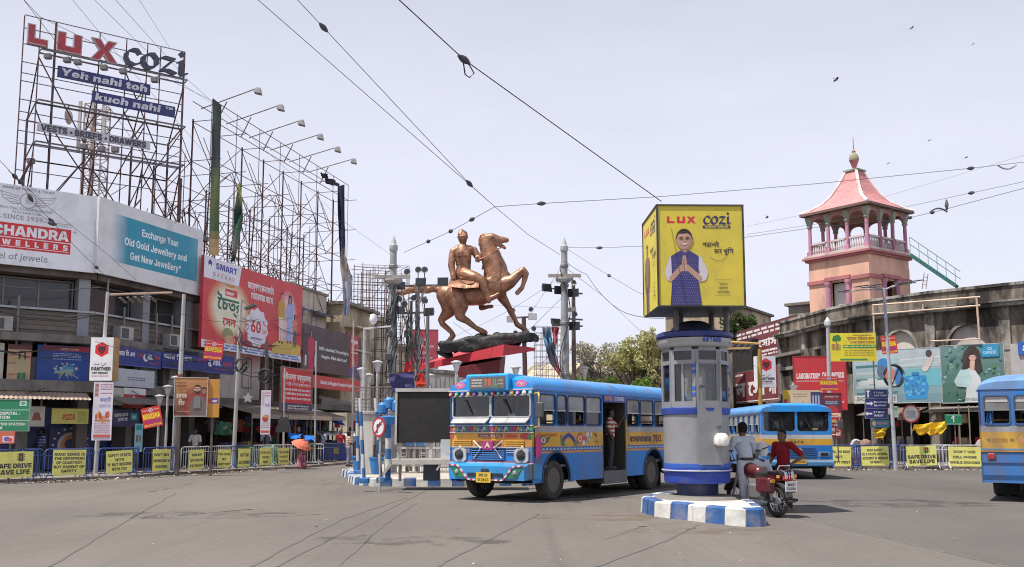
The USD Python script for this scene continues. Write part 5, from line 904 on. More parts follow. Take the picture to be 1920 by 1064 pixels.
def placard(lines,label,O,rz,w,h,light=False):
 a=Art(w,h);n=len(lines);x0,z1=.08,.9
 if light:
  X_,Z_=.68*w,.78*h;a.shape(sbox(X_-.07,Z_-.13,X_+.07,Z_+.13),(.05,.05,.05))
  for k,c in enumerate(((.5,.03,.03),(.5,.3,.03),(.03,.3,.1))):a.shape(ell(X_,Z_+.08-.08*k,.032),c)
  for s in (-1,1):
   for k in range(3):a.shape(Polygon([(X_+s*.08,Z_+.1-.08*k),(X_+s*.15,Z_+.11-.08*k),(X_+s*.08,Z_+.05-.08*k)]),(.05,.05,.05))
  z1=.56
 m=max(len(l) for l in lines);hh=min(.13,(z1-.1)/n*.7);st=(z1-.08)/n
 for k,l in enumerate(lines):a.text(l,.5,z1-(k+.82)*st,hh if n>2 else hh*1.4,(.05,.045,.05),'sb',min(.93,.93*(len(l)+1.5)/(m+1.5)))
 t=thing('placard',label,'placard',O,rz,group='yellow road safety placards');r=random.Random(label);UsdGeom.Xform(stage.GetPrimAtPath(t)).AddRotateYOp().Set(r.uniform(-2,2))
 obj('sheet',MB((.8,.77,.2)).box((0,0,0),(w,.012,h)),PRINT,t);a.put(t,-.001); return t
order=['far left','second from the left','third from the left','fourth from the left','fifth from the left','sixth from the left','seventh from the left','eighth from the left','ninth from the left']
for k in range(9):
 d=bp[min(8,k+1)]-bp[max(0,k-1)];d/=np.linalg.norm(d);rz=math.atan2(d[1],d[0]);w=1.64
 c=bp[k]-d*w/2;col=BLUE_ if k in (0,1,2,3,6) else SILV
 barricade(('dark blue' if col is BLUE_ else 'silver')+f' steel barricade of the left kerb behind the placard reading {txt[k][0].title()}',col,(c[0],c[1],0),rz+[0,.04,-.03,.02,-.04,.03,-.02,.05,0][k])
 if k: # a spare barricade bridging the gap
  g=(bp[k]+bp[k-1])/2;L=np.linalg.norm(bp[k]-bp[k-1])
  if L>1.9:g0=g-d*.4+np.array([-d[1],d[0]])*.4;barricade(f'narrow blue barricade filling the gap left of the placard reading {txt[k][0].title()}',BLUE_,(g0[0],g0[1],0),rz+.1,.8)
 pw=[1.28,1.2,1.12,.9,.88,.9,.86,.8,.86][k];ph_=[.82,.84,.78,.8,.76,.74,.76,.74,.74][k];o=bp[k]-d*pw/2+np.array([d[1],-d[0]])*.09
 placard(txt[k],'yellow placard reading '+' '.join(txt[k]).lower(),(o[0],o[1],.18+.02*(k%2)),rz,pw,ph_,k==0)
for k,(u,Y,col,lab,solid) in enumerate(((565,46,SILV,'silver barricade just left of the woman with the umbrella',0),(596,48,(.05,.05,.06),'dark barricade right of the woman with the umbrella',0),(621,50,BLUE_,'blue sheeted barricade with small crest at the end of the row',1))):
 c=P(u-18,850,Y);t=barricade(lab,col,(c[0],c[1],0),.15,1.5)
 if solid:obj('sheet',MB((.03,.06,.25)).box((.05,-.02,.22),(1.45,0,1.0)),PAINT,t);obj('crest',MB((.4,.3,.1)).box((.6,-.03,.5),(.9,-.021,.8)),PRINT,t)
rb=[(1572,('COOL ON BIKE','BUT','SAFETY FIRST'),BLUE_,1.02),(1640,('ROAD SAFETY','IS A STATE OF MIND,','ACCIDENT IS ABSENCE','OF MIND'),BLUE_,1.18),(1727,('SAFE DRIVE','SAVE LIFE'),SILV,1.28),(1807,("DON'T USE",'CELL PHONE','WHILE DRIVING'),SILV,1.36)]
for k,(u,l,col,pw) in enumerate(rb):
 c=P(u,850,42.0-.12*k)[:2];rz=-.05;d=np.array([math.cos(rz),math.sin(rz)]);o=c-d*.88
 barricade(('blue' if col is BLUE_ else 'silver')+f' steel barricade of the right kerb carrying the placard {l[0].title()}',col,(o[0],o[1],0),rz,1.78,1.06)
 o=c-d*pw/2+np.array([d[1],-d[0]])*.07;placard(l,'yellow placard on the right kerb reading '+' '.join(l[:2]).lower(),(o[0],o[1],.17),rz,pw,.84,k==2)
for u,lab in ((1606,'blue barricade between the first two placards on the right kerb'),(1682,'blue barricade behind the solar lamp pole on the right kerb'),(1765,'silver barricade between the last two placards on the right kerb')):c=P(u,850,42.3);barricade(lab,BLUE_ if u<1700 else SILV,(c[0]-.5,c[1],0),-.05,1.0)
# ---------------- statue island ----------------
KB,KW=(.035,.1,.26),(.5,.5,.48)
def kerbed_island(label,pts,h,seg,seed,top=(.4,.36,.31),jit=.02,wob=True,c0=0):
 t=thing('kerbed_island',label,'traffic island',(*np.mean(pts,0),0));pg=Polygon(pts).buffer(-.25).buffer(.25,quad_segs=6);m=MB(top);m.prism(pg.buffer(-.12),h-.01);obj('top_slab',m,EARTHC,t,world=True)
 L=pg.exterior.length;n=int(L/seg);rr=random.Random(seed);ring=pg.exterior if not pg.exterior.is_ccw else shapely.LinearRing(list(pg.exterior.coords)[::-1])
 for k in range(n):
  a,b=ring.interpolate(L*k/n),ring.interpolate(L*(k+1)/n);mid=ring.interpolate(L*(k+.5)/n);ln=[np.array(p.coords[0]) for p in (a,mid,b)]
  d=ln[2]-ln[0];d/=np.linalg.norm(d)+1e-9;nrm=np.array([-d[1],d[0]]);
  if pg.contains(Point(*(ln[1]+nrm*.1))):nrm=-nrm
  hh=h+rr.uniform(-jit,jit)*.5;o=rr.uniform(0,jit) if wob else 0;g=d*.004
  v=[]
  for q,gg in ((ln[0],g),(ln[1],0*g),(ln[2],-g)):v+=[np.append(q+gg+nrm*(o+.02),0),np.append(q+gg+nrm*o,hh-.03),np.append(q+gg-nrm*.03,hh),np.append(q+gg-nrm*.16,hh),np.append(q+gg-nrm*.16,0)]
  f=[]
  for i in (0,5):
   for j in range(5):j2=(j+1)%5;f+=[[i+j,i+5+j,i+5+j2],[i+j,i+5+j2,i+j2]]
  f+=[[0,1,2],[0,2,3],[0,3,4],[10,12,11],[10,13,12],[10,14,13]]
  x=trimesh.Trimesh(np.array(v),f,process=False);x.fix_normals();m=MB();m.add(x,tuple(np.array(KB if (k+c0)%2 else KW)*rr.uniform(.85,1.08)));obj('kerb_stone',m,KERB,t,world=True)
 return t
KERB=M('painted_kerb', None,.85,var=.22,scale=4,dirt=.55,dscale=2.2,dirtcol=(.3,.25,.2),bump=.2,bscale=22,spec=.2);EARTHC=M('cement_top', None,.92,var=.25,scale=3,dirt=.4,dscale=1.5,dirtcol=(.16,.13,.11),bump=.4,bscale=25)
g= lambda u,v:tuple(G(u,v)[:2])
kerbed_island('large island under the rider statue with blue and white striped kerb',[g(655,897),g(652,903),g(665,909),g(692,912.5),g(870,912.5),(.6,29.4),(3.6,35),(4,45),(-2,48),(-6.0,42),(-6.4,36)],.25,.36,5)
def lamp_post(label,u,vtop,Y,base=0,name='garden_lamp',col=(.45,.45,.46)):
 b=np.array([*P(u,800,Y)[:2],base]);H=P(u,vtop,Y)[2]-base;t=thing(name,label,'street lamp',b,group='short garden lamps')
 obj('post',MB(col).lathe([(.09,0),(.08,.25),(.05,.4),(.04,H-.4),(.06,H-.36)],n=12),STEEL,t,smooth=30);m=MB((.5,.5,.5));m.lathe([(.05,H-.36),(.07,H-.33),(.13,H-.1),(.13,H-.08)],n=14);obj('lantern',m,PAINT,t,smooth=30)
 obj('cap',MB((.42,.42,.43)).lathe([(.13,H-.08),(.19,H-.07),(.19,H-.04),(.1,H),(.02,H+.02)],n=16),PAINT,t,smooth=30); return t
for u,v,Y,lab in ((677,690,33,'garden lamp nearest the blue striped posts, lower of the close trio'),(690,701,36,'garden lamp in the middle of the trio left of the black screen'),(706,677,32,'tallest garden lamp of the trio left of the black screen'),(806,702,36,'garden lamp just above the top edge of the black screen'),(855,677,31.5,'garden lamp before the red canopy beside the bus roof'),(967,687,34,'garden lamp above the bus roof left of the right concrete pole'),(1097,688,36,'garden lamp above the bus roof right of the concrete pole'),(312,723,36.5,'garden lamp standing left of the orange film board'),(297,741,37.5,'shorter garden lamp left of the tilted name plate'),(326,706,38,'garden lamp peeking over the orange film board')):
 lamp_post(lab,u,v,Y,.1 if u<400 else .24)
# the two ornate concrete poles
CPOLE=M('cast_pole',(.27,.27,.275),.75,var=.25,scale=5,dirt=.7,dscale=2.0,dirtcol=(.1,.09,.085),bump=.2,bscale=25)
def cast_pole(label,u,vt,Y,lean=0):
 b=P(u+lean,800,Y);b[2]=.2;H=P(u,vt,Y)[2]-.2;t=thing('cast_pole',label,'pole',b,group='ornate grey tram poles');r=.18
 obj('shaft',MB().lathe([(r*1.25,0),(r*1.2,.6),(r,.7),(r*.95,2.2),(r*.85,H*.6),(r*.7,H*.8),(r*.66,H-.55)],n=16),CPOLE,t,smooth=35)
 obj('finial',MB((.36,.36,.37)).lathe([(r*.62,H-.55),(r*.85,H-.5),(r*.85,H-.34),(r*.6,H-.3),(r*.5,H-.2),(r*.3,H-.1),(.02,H)],n=14),PAINT,t,smooth=35)
 for z in (H-1.15,H-1.9,H*.62,H*.4):obj('clamp_ring',MB((.2,.2,.2)).lathe([(r*.74+(H-z)*.01,z),(r*.82+(H-z)*.01,z+.02),(r*.82+(H-z)*.01,z+.1),(r*.74+(H-z)*.01,z+.12)],n=14),STEEL,t)
 obj('cross_arm',MB((.33,.3,.28)).box((-.62,-.2,H-1.55),(.62,-.12,H-1.43)),STEEL,t);obj('platform',MB((.4,.38,.36)).lathe([(.14,H-1.75),(.34,H-1.62),(.34,H-1.56)],n=14),STEEL,t); return t,b,H
p1,b1,H1=cast_pole('ornate grey pole left of the rider statue, hung with cables',735,443,33,-2)
p2,b2,H2=cast_pole('ornate grey pole right of the rider statue with floodlights',1057,446,35.5,3)
rr=random.Random(8)
for k in range(26):
 z=rr.uniform(.9,H1-2.4);a=rr.uniform(0,6.28);L=rr.uniform(.8,3.0);obj('hanging_cable',MB((.05,.05,.05)).path([(.19*math.cos(a+i*.35)+rr.uniform(-.05,.05),.19*math.sin(a+i*.35)-.05,z+L*i/6 if z+L*i/6<H1-1.8 else H1-1.8) for i in range(7)],.014,5),WIRE,p1)
for z in (2.9,3.9,4.7,5.3):obj('junction_box',MB((.05,.05,.05)).cbox((-.2+.1*(z>4),-.34,z),(.02,-.15,z+.24)),PAINT,p1)
for k in range(8):z=2.2+k*.6;obj('hanging_cable',MB((.06,.06,.06)).path([(.2*math.cos(k+i*.5),-.22+.06*math.sin(i),z+.3*i) for i in range(5)],.018,5),WIRE,p2)
def flood(parent,c,yaw=0.0,pitch=-.35,s=1.0,col=(.06,.06,.065),lens=(.25,.25,.27)):
 T=trimesh.transformations.translation_matrix(c)@trimesh.transformations.rotation_matrix(yaw,(0,0,1))@trimesh.transformations.rotation_matrix(pitch,(1,0,0));m=MB(col);m.add(hull([(x*.32*s,-.12*s,z*.24*s) for x in (-1,1) for z in (-1,1)]+[(x*.2*s,.16*s,z*.14*s) for x in (-1,1) for z in (-1,1)]),T=T)
 f=obj('floodlight',m,PAINT,parent,world=True);m=MB(lens);m.box((-.28*s,-.135*s,-.2*s),(.28*s,-.122*s,.2*s),T=T);obj('lens',m,WPANE if lens[0]<.3 else PAINT,f,world=True); return f
def horn(parent,c,yaw=0.0,s=1.0):
 T=trimesh.transformations.translation_matrix(c)@trimesh.transformations.rotation_matrix(yaw,(0,0,1))@trimesh.transformations.rotation_matrix(PI/2,(1,0,0));m=MB((.16,.16,.17));m.lathe([(.06*s,-.3*s),(.09*s,-.15*s),(.05*s,-.02*s),(.22*s,.14*s),(.2*s,.14*s),(.03*s,.0)],n=16,T=T); return obj('horn_speaker',m,PAINT,parent,world=True)
MST=thing('floodlight_mast','cluster of slim poles with two tiers of floodlights and horn speakers left of the statue','light mast',(*P(778,800,34)[:2],.2))
for u,vt,Y,r,c in ((783,522,34,.1,(.28,.26,.25)),(771,565,34.3,.07,(.13,.12,.12)),(802,588,35,.08,(.2,.19,.19)),(764,600,33.7,.06,(.12,.11,.1))):q=P(u,800,Y);q[2]=.2;obj('pole',MB(c).tube(q,P(u,vt,Y),r,10,r*.8),STEEL,MST,world=True)
for v,u0,u1 in ((537,742,840),(588,742,812),(560,765,800)):obj('arm',MB((.2,.19,.19)).bar(P(u0,v,34),P(u1,v-2,34),.07),STEEL,MST,world=True)
for u,v,yw in ((749,537,.3),(790,530,-.2),(831,529,-.1),(748,583,.2),(806,586,-.5)):flood(MST,P(u,v,33.7),yw,-.1,.62)
for u,v in ((763,511),(784,507),(796,507),(748,523),(796,565),(758,571),(748,562),(776,560)):horn(MST,P(u,v,33.8),.2,.55);
for u,v0,v1 in ((763,511,537),(784,507,537),(796,507,537),(796,565,587)):obj('stem',MB((.2,.2,.2)).tube(P(u,v0+4,33.9),P(u,v1,33.9),.02),STEEL,MST,world=True)
for a,b in (((752,540),(778,640)),((800,535),(778,590)),((755,590),(776,650))):obj('brace',MB((.35,.33,.31)).tube(P(*a,33.8),P(*b,33.9),.03),STEEL,MST,world=True)
for u,v in ((762,626),(776,650),(757,655),(790,640)):q=P(u,v,33.6);obj('control_box',MB((.06,.06,.06) if u<780 else (.25,.25,.25)).cbox(q-[.08,.07,.12],q+[.08,.07,.12]),PAINT,MST,world=True)
for k in range(16):a,b=P(rr.uniform(742,790),rr.uniform(545,660),33.6),P(rr.uniform(755,795),rr.uniform(640,720),33.6);obj('loose_cable',MB().path([a,(a+b)/2+[rr.uniform(-.3,.3),0,-.3],b],.012,5),WIRE,MST,world=True)
q=P(700,600,32);t=thing('camera_mast','white dome camera on a slim pole left of the cable-hung pole','camera',(q[0],32,.2));obj('pole',MB((.45,.45,.45)).tube((q[0]-.3,32.1,.2),(q[0]-.3,32.1,q[2]-.3),.06,10),STEEL,t,world=True);obj('dome',MB((.75,.75,.76)).lathe([(.03,.2),(.1,.18),(.13,.06),(.13,-.04),(.09,-.12),(.02,-.17)],tuple(q),16),PAINT,t,world=True,smooth=40);obj('bracket',MB((.6,.6,.6)).bar(q+[-.3,0,-.3],q+[.6,0,-.22],.1,.05),PAINT,t,world=True)
t2=thing('floodlight_pole','dark slim pole with floodlights close right of the ornate pole','light mast',(*P(1080,800,36.5)[:2],.1));q=P(1077,800,36.5);q[2]=0
obj('pole',MB((.1,.075,.07)).tube(q,P(1075,530,36.5),.11,10,.07),STEEL,t2,world=True)
for v in (551,600,612):obj('arm',MB((.14,.13,.13)).bar(P(1040 if v<560 else 1062,v-2,36),P(1092,v,36.4),.06),STEEL,t2,world=True)
for u,v,yw,pt in ((1024,541,.6,-.2),(1047,545,.4,0),(1076,550,-.3,0),(1042,606,.5,-.6),(1078,612,-.3,0)):flood(t2,P(u,v,35.8),yw,pt,.66)
for u,v in ((1077,531),(1079,590),(1049,527)):horn(t2,P(u,v,36),-.5,.5)
obj('arm',MB((.14,.13,.13)).bar(P(1026,541,36),P(1060,543,36),.05),STEEL,t2,world=True);obj('timber_block',MB((.5,.42,.33)).bar(P(1057,582,35.6),P(1080,580,35.6),.2,.14),PAINT,t2,world=True)
t3=thing('floodlight_pole','dark pole with white square lamps behind the horse forelegs','light mast',(*P(986,800,44)[:2],.2));q=P(988,800,44);q[2]=.2;obj('pole',MB((.1,.06,.055)).tube(q,P(982,595,44),.13,10,.1),STEEL,t3,world=True)
for v in (597,640):obj('arm',MB((.2,.19,.19)).bar(P(950,v,44),P(1005,v-3,44),.08),STEEL,t3,world=True)
for u,v in ((998,594),(1002,635),(958,599)):flood(t3,P(u,v,43.7),.1,.1,.62,(.3,.3,.3),(.75,.75,.75))
for u,v in ((995,581),(966,625),(1000,617),(961,583)):horn(t3,P(u,v,43.8),.2,.55)
# ---------------- statue ----------------
def spheres_body(bones,res,taubin=12,extra=(),noise=0.0,nscale=4.0):
 """One continuous surface: hulls of the spheres at both ends of each bone, united, refined and smoothed. bones: (p, r, q, s)."""
 parts=[]
 for p,r,q,s in bones:
  a=manifold3d.Manifold.sphere(r,20).translate(tuple(map(float,p)));b=manifold3d.Manifold.sphere(s,20).translate(tuple(map(float,q)));parts.append(manifold3d.Manifold.batch_hull([a,b]))
 for e in extra:parts.append(e)
 u=manifold3d.Manifold.batch_boolean(parts,manifold3d.OpType.Add).refine_to_length(res);g=u.to_mesh();m=trimesh.Trimesh(g.vert_properties[:,:3],g.tri_verts,process=True)
 trimesh.smoothing.filter_taubin(m,.5,.53,iterations=taubin)
 if noise:m.vertices=m.vertices+m.vertex_normals*((meshkit.fbm(m.vertices*nscale,3,2)-.5)*2*noise)[:, None]
 return m
def mhull(pts):
 h_=hull(pts); return manifold3d.Manifold(manifold3d.Mesh(np.asarray(h_.vertices,np.float32),np.asarray(h_.faces,np.uint32)))
SY=40.0
def J(x,y,dy=0.0,r=5.0): return P(800+x/4.433,420+y/4.433,SY+dy),r/4.433*SY/F # read off an enlargement of the photograph
def bones(*chains,k=1.0): return [(a[0],a[1]*k,b[0],b[1]*k) for c in chains for a,b in zip(c[:-1],c[1:])]
COPPER='/World/Looks/copper_paint'
usdkit.material(stage,COPPER,{'g':('geometry',{}),'n':('noise_texture',dict(scale=2.4,detail=8.0,roughness=.65)),'r':('rgb_ramp',dict(ramp=[(.28,(.1,.045,.027)),(.43,(.245,.118,.07)),(.58,(.35,.18,.11)),(.78,(.49,.29,.19))])),'n2':('noise_texture',dict(scale=14.0,detail=5.0)),'b':('bump',dict(strength=.5,distance=.03)),'rr':('map_range',dict(from_min=.3,from_max=.7,to_min=.55,to_max=.34)),
 'p':('principled_bsdf',dict(metallic=.45,specular_ior_level=.5))},[('g.position','n.vector'),('n.fac','r.fac'),('r.color','p.base_color'),('g.position','n2.vector'),('n2.fac','b.height'),('b.normal','p.normal'),('n2.fac','rr.value'),('rr.result','p.roughness')],surface='p.BSDF')
STT=thing('rider_statue','huge copper statue of a capped rider in uniform on a rearing horse','statue',P(895,640,SY))
N_,F_=-.42,.42 # near and far side
hb=bones([J(170,590,0,82),J(215,600,0,92),J(330,585,0,88),J(450,580,0,88),J(560,510,0,100),J(600,470,0,98)],[J(585,480,0,98),J(572,380,0,88),J(537,280,0,78),J(502,190,0,58),J(480,135,0,45)],
 [J(485,120,0,36),J(540,125,0,44),J(590,135,0,33),J(640,133,0,25),J(662,136,0,20)],[J(545,150,0,34),J(600,172,0,18),J(640,192,0,14),J(650,200,0,10)],
 [J(640,500,N_*.6,62),J(700,480,N_,44),J(800,388,N_-.05,27),J(825,415,N_-.05,22),J(800,515,N_,15),J(790,535,N_,17),J(755,575,N_,18)],[J(600,540,F_*.6,60),J(620,600,F_,40),J(685,700,F_,24),J(735,800,F_,18),J(750,835,F_,20),J(800,865,F_,19),J(822,878,F_,17)],
 [J(240,600,N_*.8,80),J(280,690,N_,58),J(272,770,N_,32),J(330,805,N_,24),J(410,865,N_,18),J(440,880,N_,21),J(485,905,N_,20)],[J(180,610,F_*.7,82),J(190,720,F_,52),J(120,800,F_,25),J(130,830,F_,22),J(205,900,F_,17),J(222,930,F_,18),J(190,968,F_,18)],k=1.13)
ears=[mhull([J(455+dx,100,dy,1)[0] for dx in (-14,12) for dy in (-.14+o,-.04+o)]+[J(470,70,o-.1,1)[0],J(440,108,o,1)[0]]) for o in (-.05,.25)]
mane=[mhull([J(x-40+8*(k%2),y,dy,1)[0] for dy in (-.12,.12) for x,y in ((470+k*8,120+k*55),(500+k*8,120+k*55),(470+k*8,185+k*50))]+[J(430+k*6+10*(k%2),165+k*55,0,1)[0]]) for k in range(5)]
hm=spheres_body(hb,.09,6,ears+mane,.03,3.0);hp=obj('horse',MB().add(hm).mesh(),COPPER,STT,world=True,smooth=50)
tl=spheres_body(bones([J(110,555,0,30),J(60,535,0,34),J(0,545,0,36),J(-70,530,0,44),J(-140,550,.1,30),J(-210,575,.15,24),J(-262,580,.2,12)]),.08,4,(),.05,5.0);obj('tail',tl,COPPER,STT,world=True,smooth=50)
for ch,nm in (((810,520,N_),(755,600,N_)),1),(((790,862,F_),(835,885,F_)),1),(((470,898,N_),(515,915,N_)),1),(((205,955,F_),(175,975,F_)),1): pass
rd=bones([J(300,430,-.1,62),J(310,350,-.12,52),J(300,255,-.12,66),J(300,225,-.12,58)],[J(255,225,-.12,40),J(355,222,-.1,40)],[J(303,200,-.1,26),J(303,160,-.12,22),J(300,125,-.14,34),J(300,100,-.14,38)],
 [J(222,232,-.15,30),J(205,340,-.25,27),J(222,445,-.4,20),J(226,470,-.42,18)],[J(390,222,-.05,30),J(432,285,-.15,26),J(425,300,-.5,18),J(420,300,-.55,17)],
 [J(320,425,-.3,52),J(395,445,-.62,44),J(455,470,-.72,36),J(480,540,-.75,27),J(512,620,-.74,22),J(515,640,-.74,20)],[J(512,625,-.74,20),J(560,605,-.78,14),J(598,582,-.8,11)],[J(320,430,.2,52),J(420,470,.62,40),J(440,600,.72,25),J(455,690,.7,20)],[J(455,700,.7,20),J(500,692,.66,15),J(540,686,.64,14)],k=1.12)
fc=[mhull([J(300+dx,122+dy,-.14-.26-o,1)[0] for dx,dy,o in ((-6,6,.02),(6,6,.02),(0,-14,.0),(0,6,.1),(-6,-2,.0),(6,-2,.0))])]+[mhull([J(300+s*41+dx,112+dy,-.12+o,1)[0] for dx in (-4,4) for dy in (-8,9) for o in (-.05,.08)]) for s in (-1,1)]+[mhull([J(300+dx,98+dy,-.14-o,1)[0] for dx,dy,o in ((-30,0,.2),(30,0,.2),(-24,6,.26),(24,6,.26),(-22,-6,.24),(22,-6,.24))]),mhull([J(300+dx,150+dy,-.13-o,1)[0] for dx,dy,o in ((-12,0,.2),(12,0,.2),(-14,6,.18),(14,6,.18),(0,2,.25),(0,14,.2))])]
cuff=[mhull([J(x,y,d,1)[0] for x,y,d in ((265,395,-.35),(275,455,-.5),(335,455,-.66),(380,420,-.6),(370,380,-.3),(300,385,.2),(262,440,.3))])]
rm=spheres_body(rd,.05,6,fc+cuff,.014,6.0);rp=obj('rider',rm,COPPER,STT,world=True,smooth=50)
cap=mhull([J(300+x,y,-.14+d,1)[0] for x,y,d in ((-44,92,-.1),(-42,92,.12),(44,100,-.1),(42,98,.12),(-30,88,-.24),(32,94,-.24),(-30,50,-.1),(-6,40,-.12),(-6,42,.2),(36,70,-.1),(34,68,.15),(0,88,.3))]).refine_to_length(.06).to_mesh();cm=trimesh.Trimesh(cap.vert_properties[:,:3],cap.tri_verts);trimesh.smoothing.filter_taubin(cm,.4,.42,iterations=6);obj('cap',cm,COPPER,rp,world=True,smooth=45)
for x,y in ((270,245),(330,242)):c=J(x,y,-.5,1)[0];obj('chest_pocket',MB().cbox(c-[.12,.0,.14],c+[.12,.07,.1],.03).mesh(),COPPER,rp,world=True)
c=J(300,335,-.1,1)[0];obj('belt',MB().lathe([(.27,-.06),(.3,-.05),(.3,.04),(.27,.05)],tuple(c),20).mesh(),COPPER,rp,world=True,smooth=30)
# five fingers of each fist on the reins and thigh
for x0,y0,dy0,sx in ((418,292,-.7,1),(222,468,-.56,-1)):
 for k in range(4):obj('finger',MB().path([J(x0-10*sx,y0+8*k-8,dy0+.08,1)[0],J(x0+6*sx,y0+8*k-6,dy0-.03,1)[0],J(x0+17*sx,y0+9*k-2,dy0+.06,1)[0]],[.04,.045,.035],7).mesh(),COPPER,rp,world=True,smooth=40)
 obj('thumb',MB().path([J(x0-6*sx,y0-14,dy0,1)[0],J(x0+10*sx,y0-18,dy0-.05,1)[0]],[.05,.04],7).mesh(),COPPER,rp,world=True,smooth=40)
# saddle cloth, flap, reins, bridle
def shell(poly,lift,ny=10,th=.05):
 """A cloth laid on the near flank: polygon points in enlargement coordinates pressed against the horse."""
 pts=np.array(Polygon(poly).buffer(0).segmentize(18).exterior.coords)[:-1];g=[p for p in [(x,y) for x in np.arange(150,460,16) for y in np.arange(440,600,16)] if Polygon(poly).contains(Point(p))]
 from scipy.spatial import Delaunay
 allp=np.vstack([pts,g]) if g else pts;tri=[t for t in Delaunay(allp).simplices if Polygon(poly).contains(Point(*allp[t].mean(0)))]
 out=[]
 for x,y in allp:c=P(800+x/4.433,420+y/4.433,SY);zz=(y-590)/118;out.append([c[0],SY-(.43*99/38.5*math.sqrt(max(.05,1-min(1,zz*zz))))*.93-lift-.025*meshkit.noise(np.array([x/30,y/30,0.0])),c[2]])
 v=np.array(out);b=v+[0,th,0];n=len(v);f=[list(t) for t in tri]+[[n+t[0],n+t[2],n+t[1]] for t in tri];k=len(pts);f+=[[i,(i+1)%k,n+(i+1)%k] for i in range(k)]+[[i,n+(i+1)%k,n+i] for i in range(k)];x=trimesh.Trimesh(np.vstack([v,b]),f,process=False);x.fix_normals(); return x
obj('saddle_cloth',shell([(196,468),(260,455),(440,520),(440,560),(330,568),(250,560),(196,548)],.04),COPPER,STT,world=True,smooth=40);obj('saddle_flap',shell([(265,462),(330,462),(402,500),(400,522),(350,530),(300,505)],.11),COPPER,STT,world=True,smooth=40)
obj('reins',MB().path([J(650,190,-.2,1)[0],J(600,205,-.35,1)[0],J(520,260,-.85,1)[0],J(430,300,-.72,1)[0]],.025,6).mesh(),COPPER,STT,world=True);obj('bridle',MB().path([J(575,105,-.38,1)[0],J(590,140,-.4,1)[0],J(585,178,-.3,1)[0]],.025,6).mesh(),COPPER,STT,world=True)
obj('eye',MB((.05,.03,.02)).lathe([(.005,-.05),(.05,0),(.005,.05)],tuple(J(546,110,-.44,1)[0]),10),PAINT,hp,world=True,smooth=40)
obj('stirrup',MB().path([J(520,560,-.8,1)[0],J(545,625,-.82,1)[0],J(570,615,-.82,1)[0],J(535,560,-.8,1)[0]],.02,5).mesh(),COPPER,STT,world=True)
# black rock under the horse, red wedge canopy and its pedestal
rk=[];
for x,y,r,dy in ((170,1012,46,.2),(230,1000,44,-.5),(330,982,46,0),(440,962,44,-.5),(440,955,42,.5),(560,955,42,0),(680,945,42,.3),(690,950,40,-.4),(800,925,40,0),(850,930,38,.2),(120,1060,40,0)):c,r_=J(x,y,dy,r);rk.append((c,r_,c+[0.3,.2,-.1],r_*.9))
rm_=spheres_body(rk,.12,1,[mhull([J(x,y,d,1)[0] for x,y in ((110,1000),(300,960),(840,905),(835,975),(500,1030),(120,1075)) for d in (-1.0,1.0)])]);n_=meshkit.fbm(rm_.vertices*1.7,5,4)-.5;rm_.vertices=rm_.vertices+rm_.vertex_normals*(n_*.5)[:, None]
ROCK='/World/Looks/black_rock'
usdkit.material(stage,ROCK,{'g':('geometry',{}),'n':('noise_texture',dict(scale=2.2,detail=8.0,roughness=.7)),'r':('rgb_ramp',dict(ramp=[(.3,(.005,.005,.006)),(.58,(.014,.014,.015)),(.68,(.1,.095,.09)),(.82,(.22,.2,.18))])),'b':('bump',dict(strength=.9,distance=.08)),'p':('principled_bsdf',dict(roughness=.55))},[('g.position','n.vector'),('n.fac','r.fac'),('r.color','p.base_color'),('n.fac','b.height'),('b.normal','p.normal')],surface='p.BSDF')
t=thing('statue_rock','black painted rough rock base under the copper horse','rock',P(890,650,SY));obj('rock',rm_,ROCK,t,world=True,smooth=25)
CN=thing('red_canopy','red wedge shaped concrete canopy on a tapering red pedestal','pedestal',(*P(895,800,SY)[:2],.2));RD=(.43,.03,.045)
L_,N2,R_,B_=P(781,686,41.5),P(945,646,37.6),P(1004,652.5,40.5),P(880,652,43.5);L2_,N3,R3,B3=P(781,695,41.5),P(943,668,37.6),P(1003,658,40.5),P(880,668,43.5)
v=np.array([L_,N2,R_,B_,L2_,N3,R3,B3]);m=MB(RD);x=trimesh.Trimesh(v,[[0,1,2],[0,2,3],[4,6,5],[4,7,6],[0,4,5],[0,5,1],[1,5,6],[1,6,2],[2,6,7],[2,7,3],[3,7,4],[3,4,0]],process=False);x.fix_normals();m.add(x);obj('wedge',m,PAINT,CN,world=True)
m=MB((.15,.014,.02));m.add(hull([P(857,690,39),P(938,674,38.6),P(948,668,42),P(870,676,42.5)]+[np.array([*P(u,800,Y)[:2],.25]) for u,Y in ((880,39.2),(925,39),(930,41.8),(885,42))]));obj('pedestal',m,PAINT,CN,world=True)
m=MB((.27,.27,.27));f=Face(P(800,800,37.5)[:2],P(935,800,37.2)[:2])
for k in range(16):f.box(m,f.L*k/16+.01,f.L*(k+1)/16-.01,.25,3.8-.03*(k%3),-.4,.02*(k%2))
tw=thing('tin_hoarding','grey corrugated sheet wall round the foot of the statue','fence',(*f.pt(0)[:2],.25));obj('sheet',m,STEEL,tw,world=True);f.box
t=strip('flag_cloth','sagging navy blue cloth tied before the poles above the black screen',[P(730,703,32.5),P(732,720,32.5),P(737,737,32.5)],[P(776,696,32.5),P(777,715,32.5),P(779,738,32.5)],[(.055,.05,.14),(.05,.05,.13),(.06,.06,.15)],cat='cloth',amp=.025,waves=1,seed=7);tag(stage.GetPrimAtPath(t),cat='cloth')
